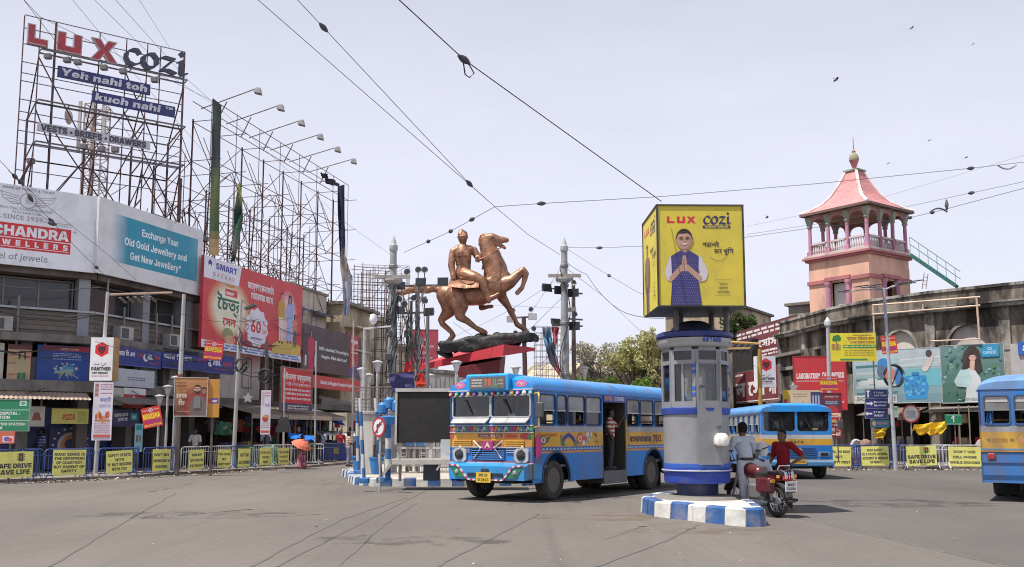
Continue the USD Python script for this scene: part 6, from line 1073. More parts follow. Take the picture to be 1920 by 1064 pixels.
for k,(u,v) in enumerate(((766,690),(789,712))):strip('flag_cloth',('small red flag hanging above the navy cloth','red pennant hanging under the tip of the red canopy')[k],[P(u-6,v-12,33),P(u-9,v+8,33),P(u-10,v+14,33)],[P(u+4,v-12,33),P(u+9,v+6,33),P(u+10,v+14,33)],[(.45,.03,.04),(.5,.05,.04),(.45,.08,.03)],amp=.015,waves=1,seed=9+k)
# ---------------- things on the statue island ----------------
def striped_post(label,ub,vb,ut,vt,r=.048):
 b=G(ub,vb,.25);tpt=P(ut,vt,b[1]+.1);t=thing('striped_post',label,'post',b,group='blue and white striped posts');n=6
 for k in range(n):obj('painted_length',MB((.025,.12,.33) if k%2==0 else (.5,.5,.5)).tube(b+(tpt-b)*k/n,b+(tpt-b)*(k+1)/n,r,10),PAINT,t,world=True,smooth=40)
 obj('foot_block',MB((.035,.15,.38)).cbox(b-[.13,.12,.02],b+[.13,.12,.13]),KERB,t,world=True); return t
striped_post('leaning blue and white post nearest the island edge',683,905,675,747);striped_post('leaning blue and white post under the no turn sign',715,904,704,747);striped_post('blue and white post furthest left behind the first one',671,889,669,747)
CG=thing('wire_cage','wire mesh cage tied between the striped posts','cage',P(690,760,31))
for v in (727,750,778):obj('rail',MB((.2,.15,.14)).tube(P(662,v,31),P(735,v-1,31.6),.022),STEEL,CG,world=True)
for k in range(14):obj('mesh_wire',MB((.22,.2,.2)).tube(P(664+k*5.2,727,31.05),P(664+k*5.2,778,31.05),.01,5),STEEL,CG,world=True)
for k in range(6):obj('mesh_wire',MB((.22,.2,.2)).tube(P(662,733+k*8,31.05),P(735,732+k*8,31.6),.009,5),STEEL,CG,world=True)
q=G(689,889,.25);t=thing('white_pillar','dirty white square pillar inside the striped posts','pillar',q);obj('shaft',MB((.55,.53,.5)).cbox(q-[.2,.15,0],q+[.2,.2,1.95]),PLASTER,t,world=True);obj('cap',MB((.5,.48,.45)).cbox(q+[-.26,-.2,1.95],q+[.26,.26,2.07]),PLASTER,t,world=True)
for sx in (0,1):q=G(673 if not sx else 704,886+3*sx,.25);t=thing('planter',('blue planter bucket at the left tip of the statue island','blue planter bucket below the no turn sign')[sx],'planter',q);obj('bucket',MB((.03,.17,.42)).lathe([(.19,0),(.24,.5),(.26,.5),(.26,.56),(.22,.56),(.2,.5)],n=16),PAINT,t,smooth=30);obj('stump',MB((.08,.07,.06)).lathe([(.11,.4),(.1,.95)],n=10),BARK,t)
# no right turn sign
q=P(710.5,801,25.7);NT=thing('no_turn_sign','round white no right turn sign with red ring on a pole','traffic sign',(q[0],q[1]+.05,.02),-.75)
R0=.27;zc=q[2]-.02;
for nm,m,c in (('disc',Point(0,zc).buffer(R0-.04),(.62,.62,.63)),('ring',Point(0,zc).buffer(R0).difference(Point(0,zc).buffer(R0-.055)),(.35,.02,.04)),('arrow',stroke([(-.06,zc-.15),(-.06,zc+.04),(.04,zc+.07)],.06).union(Polygon([(.03,zc+.0),(.03,zc+.15),(.14,zc+.07)])),(.03,.03,.03)),('slash',stroke([(-.17,zc-.19),(.17,zc+.19)],.045),(.35,.02,.04))):obj(nm,MB(c).prism(m,{'disc':.02,'ring':.024,'arrow':.022,'slash':.026}[nm],XZ()),PRINT,NT)
obj('pole',MB((.4,.4,.4)).tube((0,.05,-.0),(0,.05,zc+.25),.03,8),STEEL,NT)
q=G(727,901,.25);t=thing('pump_post','bright blue capped post with striped shaft beside the black screen','post',q)
for k in range(5):obj('painted_length',MB((.025,.14,.38) if k%2==0 else (.5,.52,.52)).lathe([(.085,.3*k),(.085,.3*(k+1))],n=14),PAINT,t,smooth=40)
obj('basin',MB((.025,.15,.4)).lathe([(.08,1.5),(.26,1.6),(.28,1.8),(.2,1.84)],n=16),PAINT,t,smooth=30)
for x,z in ((-.22,2.05),(.26,2.12),(.02,2.2)):obj('drum',MB((.03,.17,.42)).lathe([(.1,z-.16),(.15,z-.13),(.15,z+.1),(.08,z+.17)],(x*.8,0,0),14),PAINT,t,smooth=35)
# LED trailer
q=G(737,905,.25);TR=thing('screen_trailer','white trailer carrying a large black display screen','trailer',(q[0],q[1]+.75,0));Wt=3.1;zA,zBt=P(740,829,29.3)[2],P(740,741,29.3)[2]
obj('screen',MB((.018,.017,.017)).box((-.0,-.02,zA),(Wt,.18,zBt)),M('led_screen', None,.75,var=.15,scale=6,dirt=.2,bump=.1,bscale=60),TR)
m=MB((.5,.48,.45));m.box((-.06,-.06,zBt),(Wt+.06,.22,zBt+.1));m.box((-.06,-.05,zA-.05),(0,.2,zBt));obj('screen_frame',m,PAINT,TR)
obj('bed',MB((.52,.5,.46)).box((-.15,-.25,.72),(Wt+.3,1.2,.86)),PAINT,TR);obj('drawbar',MB((.45,.43,.4)).bar((-.15,.3,.8),(-.5,.3,.3),.08),PAINT,TR)
for x in (.05,.95,1.95,2.9):obj('screen_leg',MB((.5,.48,.46)).box((x-.05,.02,.86),(x+.05,.14,zA)),PAINT,TR)
obj('brown_plate',MB((.25,.1,.04)).box((1.5,-.03,zA-.28),(1.9,0,zA)),PAINT,TR)
a=Art(.72,.52);a.oval(.5,.62,.12,.2,(.3,.4,.5));a.lines(.2,.8,[.25,.15],.05,(.3,.4,.5),3);p_=obj('notice_board',MB((.55,.58,.6)).box((1.25,-.1,.9),(1.97,-.07,1.42)),PRINT,TR);Tn=np.eye(4);Tn[:3,3]=(1.25,-.1,.9);
for m_i in (a.pic,a.let):obj('notice_print',MB().add((np.vstack(m_i.v),np.vstack(m_i.f)),np.vstack(m_i.c),Tn),PRINT,p_)
def simple_wheel(parent,c,r=.3,w=.2,hub=(.2,.32,.3),ax=(0,1,0)):
 T=trimesh.geometry.align_vectors((0,0,1),ax);T[:3,3]=c;m=MB();m.lathe([(r*.62,-w/2),(r*.92,-w/2),(r,-w*.3),(r,w*.3),(r*.92,w/2),(r*.62,w/2),(r*.62,-w/2)],n=28,T=T,cap=False);wt=obj('wheel',m.mesh(),RUBBER,parent,smooth=35)
 m=MB(hub);m.lathe([(r*.63,-w*.45),(r*.55,-w*.2),(r*.3,-w*.18),(r*.22,-w*.42),(.03,-w*.45)],n=20,T=T);m.lathe([(r*.63,w*.45),(r*.55,w*.2),(r*.3,w*.18),(r*.22,w*.42),(.03,w*.45)],n=20,T=T);obj('rim',m,PAINT,wt,smooth=30); return wt
simple_wheel(TR,(1.62+.2,-.05,.56),.32,.2);simple_wheel(TR,(1.82,1.05,.56),.32,.2);obj('mudguard',MB((.52,.5,.46)).bar((1.3,-.14,.82),(1.15,-.14,.56),.2,.05),PAINT,TR)
obj('jack_leg',MB((.3,.28,.26)).tube((.1,0,.25),(.1,0,.72),.04),STEEL,TR);obj('under_box',MB((.03,.04,.08)).cbox((.75,0,.26),(1.2,.5,.72)),PAINT,TR)
# white railing behind the trailer
RL=thing('iron_railing','white iron railing with blue handbills behind the trailer','fence',(*P(742,850,33)[:2],.25));f=Face(P(742,850,33)[:2],P(875,850,32.6)[:2])
for z in (.45,1.05,1.75):m=MB((.42,.41,.39));f.box(m,0,f.L,z,z+.07,0,.06);obj('rail',m,PAINT,RL,world=True)
for k in range(22):m=MB((.42,.41,.39));s=k*f.L/21;m.tube(f.pt(s,.25,.03),f.pt(s+.08*(1 if k%2 else -1),1.8,.03),.014,6);obj('bar',m,PAINT,RL,world=True)
for s,c in ((.35,(.06,.2,.45)),(.75,(.08,.25,.5)),(1.8,(.5,.5,.5)),(2.0,(.05,.12,.3))):m=MB(c);f.box(m,s,s+.32,1.15,1.65,.07,.085);obj('handbill',m,PRINT,RL,world=True)
# ---------------- buses ----------------
BB,BY,BG,BO=(.01,.165,.5),(.6,.33,.03),(.33,.33,.34),(.58,.24,.03)
BUSP=M('bus_enamel', None,.32,var=.14,scale=1.8,dirt=.6,dscale=1.1,dlo=.44,dhi=.66,streak=.5,dirtcol=(.12,.1,.08),coat=.2)
ROW=((.5,.04,.05),(.03,.25,.08),(.05,.08,.4),(.6,.35,.03),(.3,.05,.25),(.6,.6,.58),(.03,.35,.4))
def bus(label,loc,rz,route='78/1',front=True,dest='বহড়াবাজার 78/1',other=False,L=8.9,name='city_bus',grey_roof=.0,band2=True,sidetext=True):
 """x forward with the front wall at x = 0, y to the bus's left, the door on its left side."""
 t=thing(name,label,'bus',loc,rz,group='blue and yellow city buses');W=1.22;Z0,ZT=.44,2.62;xa,xb=-1.0,-6.28
 dl=[(-.95,-.3),(-1.5,-1.06),(-2.38,-1.56),(-3.24,-2.46)];dl=[(-a,-b) for a,b in ((.95,.28),(1.47,1.05),(2.36,1.56),(3.22,2.45),(5.42,4.68),(6.28,5.5),(7.1,6.4),(7.85,7.2),(8.65,7.95))];door=(-4.6,-3.32)
 dr=[(-.95,-.28)]+[(-1.1-.95*k-.83,-1.1-.95*k) for k in range(8)]
 z0,z1=1.8,2.5
 def side(y,wins,door,sg):
  # wall with rounded window openings, wheel arches and the doorway
  arch=unary_union([ell(x,.5,.62,.64,28).union(sbox(x-.62,0,x+.62,.5)) for x in (xa-.0,xb)])
  full=sbox(-L,Z0,0,ZT).difference(arch);lower=full
  holes=[sbox(a,z0,b,z1).buffer(-.08).buffer(.08,quad_segs=3) for a,b in wins]
  pl=lower.difference(unary_union(holes));
  if door:pl=pl.difference(sbox(door[0],.3,door[1],2.4))
  T=np.eye(4);T[:3,:3]=[[1,0,0],[0,0,-1],[0,1,0]];T[1,3]=y+(.05 if sg>0 else 0)
  if sg>0:T[1,3]=y
  T[1,3]=y if sg>0 else y+.05
  out=W+.0
  def band(zl,zh,c,k,nm):
   g=pl.intersection(sbox(-L,zl,0,zh));m=MB(c);m.prism(g,.045 if k==0 else .045+.006*k,T if sg>0 else T); return obj(nm,m,BUSP,t)
  bands=[(Z0,1.12,BB,0,'lower_panel'),(1.12,1.17,BO,1,'waist_strip'),(1.17,1.27,(.03,.1,.3),0,'garland_band'),(1.27,1.62,BY if not other else BY,0,'yellow_band'),(1.62,1.76,BG,0,'grey_band'),(1.76,ZT,BB,0,'window_frame_panel')]
  for b in bands:band(*b)
  ys=W*sg
  for i,(a,b) in enumerate(wins):
   h=sbox(a,z0,b,z1).buffer(-.08).buffer(.08,quad_segs=3);m=MB((.02,.025,.07) if not other else (.03,.08,.2));Tf=np.eye(4);Tf[:3,:3]=[[1,0,0],[0,0,-1],[0,1,0]];Tf[1,3]=ys+.012 if sg>0 else ys+.005
   m.prism(h.buffer(.025).difference(h),.02,Tf);wf=obj('window',m,PAINT,t)
   zm=(z0+z1)/2-.02;m=MB((.45,.45,.46));m.box((a,ys-.03*sg,zm-.012),(b,ys-.005*sg,zm+.018));obj('window_rail',m,PAINT,wf)
   lo=[(.0,1.0),(.55,1.0),(.0,.35)][i%3]
   m=MB();m.box((a+.02,ys-.022*sg,zm),(b-.02,ys-.018*sg,z1-.01));obj('upper_pane',m.mesh(),DUSTG,wf)
   if i%3!=2 or i==2:m=MB();m.box((a+.02 if i%2 else (a+b)/2,ys-.034*sg,z0+.01),(b-.02,ys-.03*sg,zm));obj('lower_pane',m.mesh(),GLASS,wf)
  return t
 side(W,dl,door,1);side(-W,dr, None,-1)
 # arch lips and wheels
 for x,w2 in ((xa,1),(xb,2)):
  for sg in (-1,1):
   m=MB((.025,.05,.1));g=ell(x,.5,.66,.68,28).difference(ell(x,.5,.61,.63,28)).intersection(sbox(x-1,Z0,x+1,2));Tf=np.eye(4);Tf[:3,:3]=[[1,0,0],[0,0,-1],[0,1,0]];Tf[1,3]=W+.02 if sg>0 else -W+.03
   m.prism(g,.05,Tf);obj('arch_lip',m,PAINT,t);simple_wheel(t,(x,sg*(W-.2),.485),.485,.27,(.085,.075,.065),(0,1,0))
   if w2==2:simple_wheel(t,(x,sg*(W-.52),.485),.485,.25,(.085,.075,.065),(0,1,0))
   m=MB((.015,.015,.015));m.box((x-.62,sg*(W-.9),.5),(x+.62,sg*(W-.88),1.1));m.box((x-.66,sg*.3,1.1),(x+.66,sg*(W-.06),1.14));obj('wheel_well',m,DARK,t)
  obj('axle',MB((.03,.03,.03)).tube((x,-W+.2,.48),(x,W-.2,.48),.09,8),DARK,t)
 m=MB((.05,.05,.05));m.box((-L+.1,-W+.08,.52),(-.1,-.75,.72));m.box((-L+.1,.75,.52),(-4.65,W-.08,.72));m.box((-3.3,.75,.52),(-.1,W-.08,.72));obj('chassis',MB((.03,.03,.03)).box((-L+.3,-.5,.4),(-.3,.5,.6)),DARK,t);obj('fuel_tank',MB((.05,.05,.05)).cbox((-3.3,-1.1,.35),(-2.2,-.5,.7),.05),DARK,t)
 obj('floor',MB((.12,.1,.09)).box((-L+.06,-W+.07,.78),(-4.6,W-.07,.84)).box((-3.32,-W+.07,.781),(-.12,W-.07,.841)).box((-4.6,-W+.07,.78),(-3.32,.55,.84)),PAINT,t)
 # roof: a rounded skin from cantrail to cantrail
 n=12;prof=[(W*math.copysign(min(1,abs(math.cos(a))**.55),math.cos(a)),ZT+(.36 if front or True else .3)*math.sin(a)**.8) for a in np.linspace(0,PI,n*2+1)]
 xs=[(-L-.02,.55,.0),(-L+.1,.9,.0),(-L+.4,1.0,0),(-L/2,1.0,0),(-.5,1.0,0),(-.12,.9,0),(.04,.66,0)];v,f=[],[]
 for x,k,_ in xs:
  for y,z in prof:v.append((x,y,ZT+(z-ZT)*k))
 q=len(prof)
 for i in range(len(xs)-1):
  for j in range(q-1):a=i*q+j;f+=[[a,a+q,a+q+1],[a,a+q+1,a+1]]
 for i,s in ((0,1),(len(xs)-1,-1)):
  for j in range(1,q-1):f.append([i*q,i*q+j,i*q+j+1][::s])
 x=trimesh.Trimesh(np.array(v),np.array(f),process=False);x.fix_normals();m=MB(tuple(np.array((.008,.25,.68))*(1-grey_roof)+np.array((.42,.4,.38))*grey_roof));m.add(x);obj('roof',m,BUSP,t,smooth=40)
 for sg in (-1,1):obj('gutter',MB((.02,.15,.42)).box((-L,sg*(W-.01) if sg>0 else -W-.035,ZT-.04),(0,W+.035 if sg>0 else -W+.01,ZT)),BUSP,t)
 obj('ceiling',MB((.3,.33,.34)).box((-L+.1,-W+.08,2.58),(-.15,W-.08,2.6)),PAINT,t)
 # seats, driver's wheel, hand rails
 for k in range(7):
  for y in (-.72,.62):
   xk=-2.1-k*.86
   if y>0 and door[0]-.4<xk<door[1]+.5:continue
   m=MB((.05,.08,.22));m.cbox((xk-.42,y-.42,1.2),(xk,y+.42,1.3),.03);m.cbox((xk-.48,y-.42,1.25),(xk-.38,y+.42,1.86),.03);s_=obj('seat',m,CLOTH,t);obj('seat_rail',MB((.5,.35,.1)).tube((xk-.43,y-.44,1.92),(xk-.43,y+.44,1.92),.018),PAINT,s_)
 for y in (-.3,.3):obj('hand_rail',MB((.45,.32,.1)).tube((-L+.3,y,2.42),(-.5,y,2.42),.018),PAINT,t)
 obj('steering_wheel',MB((.03,.03,.03)).path([(-.62+.08*math.sin(a),-.62+.23*math.cos(a),1.72+.2*math.sin(a)) for a in np.linspace(0,2*PI,17)[:-1]],.018,6,closed=True),RUBBER,t);obj('driver_seat',MB((.25,.03,.04)).cbox((-1.25,-.85,1.1),(-1.1,-.35,2.05),.04).cbox((-1.1,-.85,1.1),(-.72,-.35,1.22),.04),CLOTH,t)
 obj('partition',MB((.25,.27,.28)).box((-1.42,-1.1,.84),(-1.38,-.1,2.0)),PAINT,t)
 # rear wall
 RWIN=((.58,1.1),(-.5,.46),(-1.1,-.62))
 g=sbox(-W,Z0+.06,W,ZT).difference(unary_union([sbox(y0,1.82,y1,2.46).buffer(-.06).buffer(.06) for y0,y1 in RWIN]));T=np.eye(4);T[:3,:3]=[[0,0,1],[1,0,0],[0,1,0]];T[0,3]=-L
 for zl,zh,c in ((Z0,1.2,BB),(1.2,1.62,BY),(1.62,1.76,BG),(1.76,ZT,BB)):m=MB(c);m.prism(g.intersection(sbox(-W,zl,W,zh)),.05,T);obj('rear_panel',m,BUSP,t)
 for y0,y1 in RWIN:
  m=MB((.03,.1,.26));h=sbox(y0,1.82,y1,2.46).buffer(-.06).buffer(.06);Tb=T.copy();Tb[0,3]=-L-.02;m.prism(h.buffer(.03).difference(h),.02,Tb);wf=obj('rear_window',m,PAINT,t);obj('rear_pane',MB().box((-L+.02,y0,2.14),(-L+.026,y1,2.4)).mesh(),DUSTG,wf);obj('blind',MB((.45,.44,.42)).box((-L+.012,y0+.02,2.32),(-L+.018,y1-.02,2.45)),CLOTH,wf);obj('window_rail',MB((.2,.2,.2)).box((-L-.02,y0,2.12),(-L+.03,y1,2.15)),PAINT,wf)
 A=Art(2.3,.32);A.text('MOTORS',.15,.32,.3,(.25,.12,.03),'sb',.14);A.oval(.05,.5,.02,.14,(.2,.15,.05));A.oval(.26,.5,.02,.14,(.2,.15,.05));A.text('Baghbajar',.42,.4,.4,(.6,.25,.15),'s',.2,skew=.2);A.line([(.34,.25),(.5,.3)],.05,(.55,.2,.1));A.line([(.325,0),(.325,1)],.02,(.3,.15,.03));A.lines(.6,.9,[.5,.2],.2,(.3,.1,.05),4);art_on(A,t,np.array([[0,1.0,0,-L-.001],[-1,0,0,1.15],[0,0,1,1.27],[0,0,0,1]]))
 for z,c in ((1.2,(.05,.25,.5)),(1.16,BO),(.9,(.01,.12,.36))):obj('rear_strip',MB(c).box((-L-.025,-W if z>1 else .3,z),(-L,W,z+.035 if z>1 else .94)),BUSP,t)
 obj('rear_skirt',MB(BB).add(hull([(-L,s_*W,z) for s_ in (-1,1) for z in (.62,.44)]+[(-L+.5,s_*W,.44) for s_ in (-1,1)])),BUSP,t)
 for s_ in (-1,1):obj('tail_lamp',MB((.3,.02,.02)).cbox((-L-.05,s_*1.0-.08,.98),(-L,s_*1.0+.08,1.12),.015),PAINT,t)
 obj('rear_bumper',MB((.03,.1,.3)).cbox((-L-.1,-W+.5,.5),(-L-.02,W-.9,.6),.02),BUSP,t)
 # doorway: steps, rail, welcome board
 if door:
  m=MB((.09,.075,.065));m.box((door[0],.6,.42),(door[1],W,.46));m.box((door[0],.55,.46),(door[1],.85,.64));obj('door_steps',m,PAINT,t);m=MB((.06,.05,.045));m.box((door[0]-.01,.55,.3),(door[0]+.03,W-.02,2.4));m.box((door[1]-.03,.55,.3),(door[1]+.01,W-.02,2.4));obj('door_jamb',m,PAINT,t)
  obj('door_skirt',MB((.1,.1,.11)).box((door[0],W-.02,.28),(door[1],W+.02,.62)),PAINT,t);obj('grab_rail',MB((.55,.38,.06)).path([(door[0]+.1,W+.06,1.1),(door[0]+.1,W+.06,1.95)],.02,8),PAINT,t)
  a=Art(door[1]-door[0],.17);a.text('WEL',.22,.2,.62,(.6,.2,.12),'sb',.36);a.text('COME',.68,.2,.62,(.5,.5,.65),'sb',.42);wp=obj('welcome_board',MB((.08,.08,.3)).box((door[0],W+.005,2.41),(door[1],W+.03,2.59)),PRINT,t);Tw=np.diag([-1.0,-1,1,1]);Tw[:3,3]=(door[1],W+.031,2.415);art_on(a,wp,Tw)
  # painted decoration of the left side
  D= lambda x0,x1,zl,zh,fn:(lambda A:(fn(A),art_on(A,t,(lambda Q:Q)(np.array([[-1.0,0,0,x1],[0,-1,0,W+.004],[0,0,1,zl],[0,0,0,1]])))))(Art(x1-x0,zh-zl))
  def garland(A):
   n=int(A.w/.16)
   for k in range(n):A.shape(Polygon([(k*.16,.02),(k*.16+.08,A.h-.02),(k*.16+.16,.02),(k*.16+.08,.035)]),((.35,.5,.62),(.5,.55,.6))[k%2]);A.k-=1
   A.k+=1
  D(-3.28,-.02,1.17,1.27,garland);D(-L+.1,-4.62,1.17,1.27,garland)
  def flowers(A):
   for sx in (.13,):A.shape(Polygon([(.2,.2),(.38,.27),(.56,.2),(.74,.26),(.6,.1),(.38,.03),(.24,.1)]),(.08,.1,.04));A.shape(ell(.4,.15,.1,.07),(.6,.6,.55));A.shape(ell(.4,.15,.05,.05),(.35,.03,.03))
   A.shape(stroke([(1.25,.06),(1.35,.2),(1.55,.28),(1.75,.2),(1.85,.1)],.1),(.05,.04,.2));A.shape(stroke([(1.2,.24),(1.22,.1),(1.34,.05)],.08),(.03,.2,.1))
   for k in range(10):x,y=1.9+.11*(k%6)+.03*(k%2),.07+.1*(k%3);A.shape(ell(x,y,.09,.07),((.5,.08,.1),(.6,.55,.5),(.1,.18,.08),(.45,.2,.12))[k%4])
   A.shape(ell(2.1,.17,.15,.13),(.55,.1,.1));A.shape(ell(2.1,.17,.09,.08),(.65,.45,.4));A.shape(ell(2.1,.17,.04,.04),(.4,.05,.05))
   for k in range(5):A.shape(ell(2.45+.05*k,.1+.05*k,.04,.09),((.6,.5,.5),(.15,.2,.1))[k%2])
   A.lines(.05,.3,[.75],.18,(.5,.12,.03),3)
   A.shape(stroke([(2.85,.3),(2.95,.24)],.05),(.12,.08,.03));A.shape(stroke([(2.85,.1),(3.0,.1)],.03),(.12,.08,.03))
  D(-3.28,-.02,1.28,1.61,flowers)
  if sidetext:D(-6.85,-4.7,1.28,1.61, lambda A:(A.text('বহড়াবাজার',.36,.22,.52,(.03,.02,.06),'b',.62),A.text('78/1',.85,.22,.6,(.1,.02,.02),'sb',.26)))
  D(-8.8,-6.95,1.28,1.61, lambda A:(A.lines(.1,.8,[.5,.25],.16,(.3,.08,.05),8),A.oval(.9,.5,.06,.3,(.5,.06,.06))))
 # ---- front ----
 def fr(y0,y1,zl,zh,x0,x1,c,nm,mat=BUSP,parent=t,b=.0):m=MB(c);(m.cbox((x0,y0,zl),(x1,y1,zh),b) if b else m.box((x0,y0,zl),(x1,y1,zh))); return obj(nm,m,mat,parent)
 if not other:
  g=sbox(-W,Z0+.4,W,ZT).difference(unary_union([sbox(-1.12,1.99,-.03,2.47).buffer(-.05).buffer(.05),sbox(.03,1.99,1.12,2.47).buffer(-.05).buffer(.05)]));Tq=np.eye(4);Tq[:3,:3]=[[0,0,1],[1,0,0],[0,1,0]];Tq[0,3]=-.06
  for zl,zh,c in ((.8,1.27,BB),(1.27,1.44,(.5,.24,.03)),(1.44,1.61,BY),(1.61,1.77,(.06,.1,.2)),(1.77,ZT,BB)):m=MB(c);m.prism(g.intersection(sbox(-W,zl,W,zh)),.06,Tq);obj('front_panel',m,BUSP,t)
  for a,b in ((-1.12,-.03),(.03,1.12)):
   h=sbox(a,1.99,b,2.47).buffer(-.05).buffer(.05);m=MB((.42,.42,.43));Tz=Tq.copy();Tz[0,3]=-.01;m.prism(h.buffer(.035).difference(h),.03,Tz);ws=obj('windscreen',m,PAINT,t);m=MB();m.box((-.035,a,1.99),(-.03,b,2.47));obj('pane',m.mesh(),GLASS,ws);obj('wiper',MB((.02,.02,.02)).bar((.012,a+.55,2.02),(.012,a+.35,2.4),.025),RUBBER,ws)
   obj('valance',MB((.05,.3,.45)).box((-.05,a+.03,2.35),(-.045,b-.03,2.46)),CLOTH,ws)
   m=MB((.42,.42,.43));m.add(hull([(.0,a,1.96),(.0,b,1.96),(.16,a+.03,1.84),(.16,b-.03,1.84),(.0,a,1.93),(.14,a+.03,1.82),(.0,b,1.93),(.14,b-.03,1.82)]));obj('vent_flap',m,PAINT,t)
  # domed forehead with the route board, ovals and rosettes
  m=MB((.008,.25,.68));m.add(hull([(0.0,-W,ZT-.06),(0.0,W,ZT-.06),(.05,-W+.1,ZT-.02),(.05,W-.1,ZT-.02),(-.35,-1.0,2.9),(-.35,1.0,2.9),(.0,-.85,2.82),(.0,.85,2.82),(-.7,-.6,2.98),(-.7,.6,2.98),(-.5,-W,ZT),(-.5,W,ZT)]));obj('forehead',m,BUSP,t,smooth=45)
  m=MB((.02,.3,.66));m.add(hull([(x,s*y,z) for s in (-1,1) for x,y,z in ((.14,.6,2.61),(.16,.62,2.96),(.12,.6,3.0),(-.9,.58,2.97),(-.9,.58,2.7),(.0,.62,2.6))]));rb_=obj('route_box',m,BUSP,t);fr(-.52,.52,2.65,2.93,.155,.165,(.11,.11,.115),'route_glass',PAINT,rb_)
  A=Art(1.0,.26);A.text(route[:2],.52,.2,.62,(.55,.12,.05),'sb',.2);A.text(route[2:],.73,.2,.62,(.1,.35,.08),'sb',.12);A.lines(.05,.36,[.68,.42,.15],.16,(.45,.45,.45),5);A.lines(.82,.97,[.6,.3],.16,(.4,.3,.3),6);art_on(A,rb_,np.array([[0,-1.0,0,.166],[1,0,0,-.5],[0,0,1,2.66],[0,0,0,1]]))
  for s in (-1,1):m=MB((.55,.14,.3));T_=np.array([[0,0,1.0,.03],[1,0,0,s*.9],[0,1,0,2.75],[0,0,0,1]]);T_=T_@trimesh.transformations.rotation_matrix(-.0,(1,0,0));m.prism(ell(0,0,.16,.085),.012,T_);m2=obj('oval_badge',m,PRINT,t);m=MB((.6,.45,.55));m.prism(stroke([(-.08,0),(-.03,.04),(.02,-.03),(.08,.02)],.025),.016,T_);obj('badge_lettering',m,PRINT,m2)
  for k in range(14):y=-1.17+k*.18;m=MB(ROW[k%7]);m.lathe([(.06,0),(.055,.02),(.025,.03)],n=10,T=np.array([[0,0,1.0,.045],[1,0,0,y],[0,1,0,2.53],[0,0,0,1]]));ro=obj('rosette',m,PRINT,t);obj('rosette_centre',MB((.6,.55,.5)).lathe([(.03,0),(.028,.01)],n=8,T=np.array([[0,0,1.0,.075],[1,0,0,y],[0,1,0,2.53],[0,0,0,1]])),PRINT,ro)
  obj('rosette_rail',MB((.55,.5,.5)).box((.0,-W-.02,2.6),(.05,W+.02,2.625)),PAINT,t)
  A=Art(2*W,.15);
  for k in range(27):x=.045+k*.09;A.shape(stroke([(x-.04,.03),(x,.12),(x+.04,.05),(x+.07,.1)],.035),ROW[(k*3)%7]);A.shape(ell(x,.045,.02),ROW[(k*5+2)%7])
  art_on(A,t,np.array([[0,-1.0,0,.002],[1,0,0,-W],[0,0,1,1.62],[0,0,0,1]]))
  for z in (1.61,1.77):obj('trim_strip',MB((.55,.5,.5)).box((0,-W,z-.01),(.02,W,z+.012)),PAINT,t)
  A=Art(2*W,.16);A.rect(.35,.3,.64,.85,(.2,.02,.03));A.text('ASHOK LEYLAND',.495,.42,.28,(.55,.5,.45),'s',.26);A.rect(.4,.1,.6,.2,(.25,.1,.02));A.rect(.66,.08,.82,.9,(.55,.16,.05));A.text('S.Jimmo',.74,.3,.4,(.35,.03,.05),'sb',.12,skew=.2);A.oval(.9,.5,.06,.45,(.45,.05,.06));A.oval(.96,.4,.03,.4,(.1,.25,.1));A.oval(.02,.5,.03,.45,(.45,.05,.06));art_on(A,t,np.array([[0,-1.0,0,.002],[1,0,0,-W],[0,0,1,1.445],[0,0,0,1]]))
  fr(-1.13,.97,1.25,1.275,0,.05,(.5,.45,.43),'grille_bar',PAINT)
  for z in (1.31,1.36,1.41):fr(-1.1,-.55,z-.012,z+.012,0,.04,(.6,.32,.04),'grille_bar',PAINT);fr(.42,.97,z-.012,z+.012,0,.04,(.6,.32,.04),'grille_bar',PAINT);fr(-.4,.3,z-.012,z+.012,0,.035,(.3,.1,.05),'grille_bar',PAINT)
  for z in (.98,1.03,1.08,1.13,1.18):fr(-.55,.42,z-.012,z+.012,0,.035,(.05,.2,.5),'grille_bar',PAINT);
  for z in (1.14,1.19,1.23):fr(-.86,-.6,z-.01,z+.01,0,.03,(.3,.35,.42),'grille_bar',PAINT);fr(.46,.72,z-.01,z+.01,0,.03,(.3,.35,.42),'grille_bar',PAINT)
  fr(-.56,.43,.95,1.22,-.01,.008,(.01,.015,.03),'grille_recess',PAINT);fr(-.2,.1,1.2,1.4,.03,.06,(.3,.03,.2),'emblem',PAINT);m=MB((.6,.5,.3));m.prism(stroke([(-.06,-.05),(0,.06),(.06,-.04),(0,.0)],.03),.012,np.array([[0,0,1.0,.06],[1,0,0,-.05],[0,1,0,1.3],[0,0,0,1]]));obj('emblem_mark',m,PRINT,t)
  for s in (-1,1):obj('chrome_vee',MB((.6,.6,.62)).path([(.05,-.05+s*.42,1.41),(.06,-.05+s*.2,1.24),(.05,-.05+s*.4,1.0)],.018,6),STEEL,t)
  for s in (-1,1):
   y=s*.9;m=MB((.4,.42,.45));m.add(hull([(x,y+a,1.08+b) for x in (0,.05) for a,b in ((-.2,-.1),(-.2,.1),(-.12,.16),(.14,.16),(.2,.1),(.2,-.12),(.12,-.17),(-.12,-.17))]));hl=obj('headlight',m,PAINT,t);m=MB((.1,.1,.1));m.lathe([(.13,.04),(.12,.07),(.05,.1)],n=16,T=np.array([[0,0,1.0,0],[1,0,0,y],[0,1,0,1.08],[0,0,0,1]]));obj('lamp_glass',m,WPANE,hl,smooth=40);obj('indicator',MB((.6,.45,.3)).lathe([(.05,.03),(.03,.06)],n=10,T=np.array([[0,0,1.0,0],[1,0,0,y+.02],[0,1,0,1.25],[0,0,0,1]])),PAINT,hl)
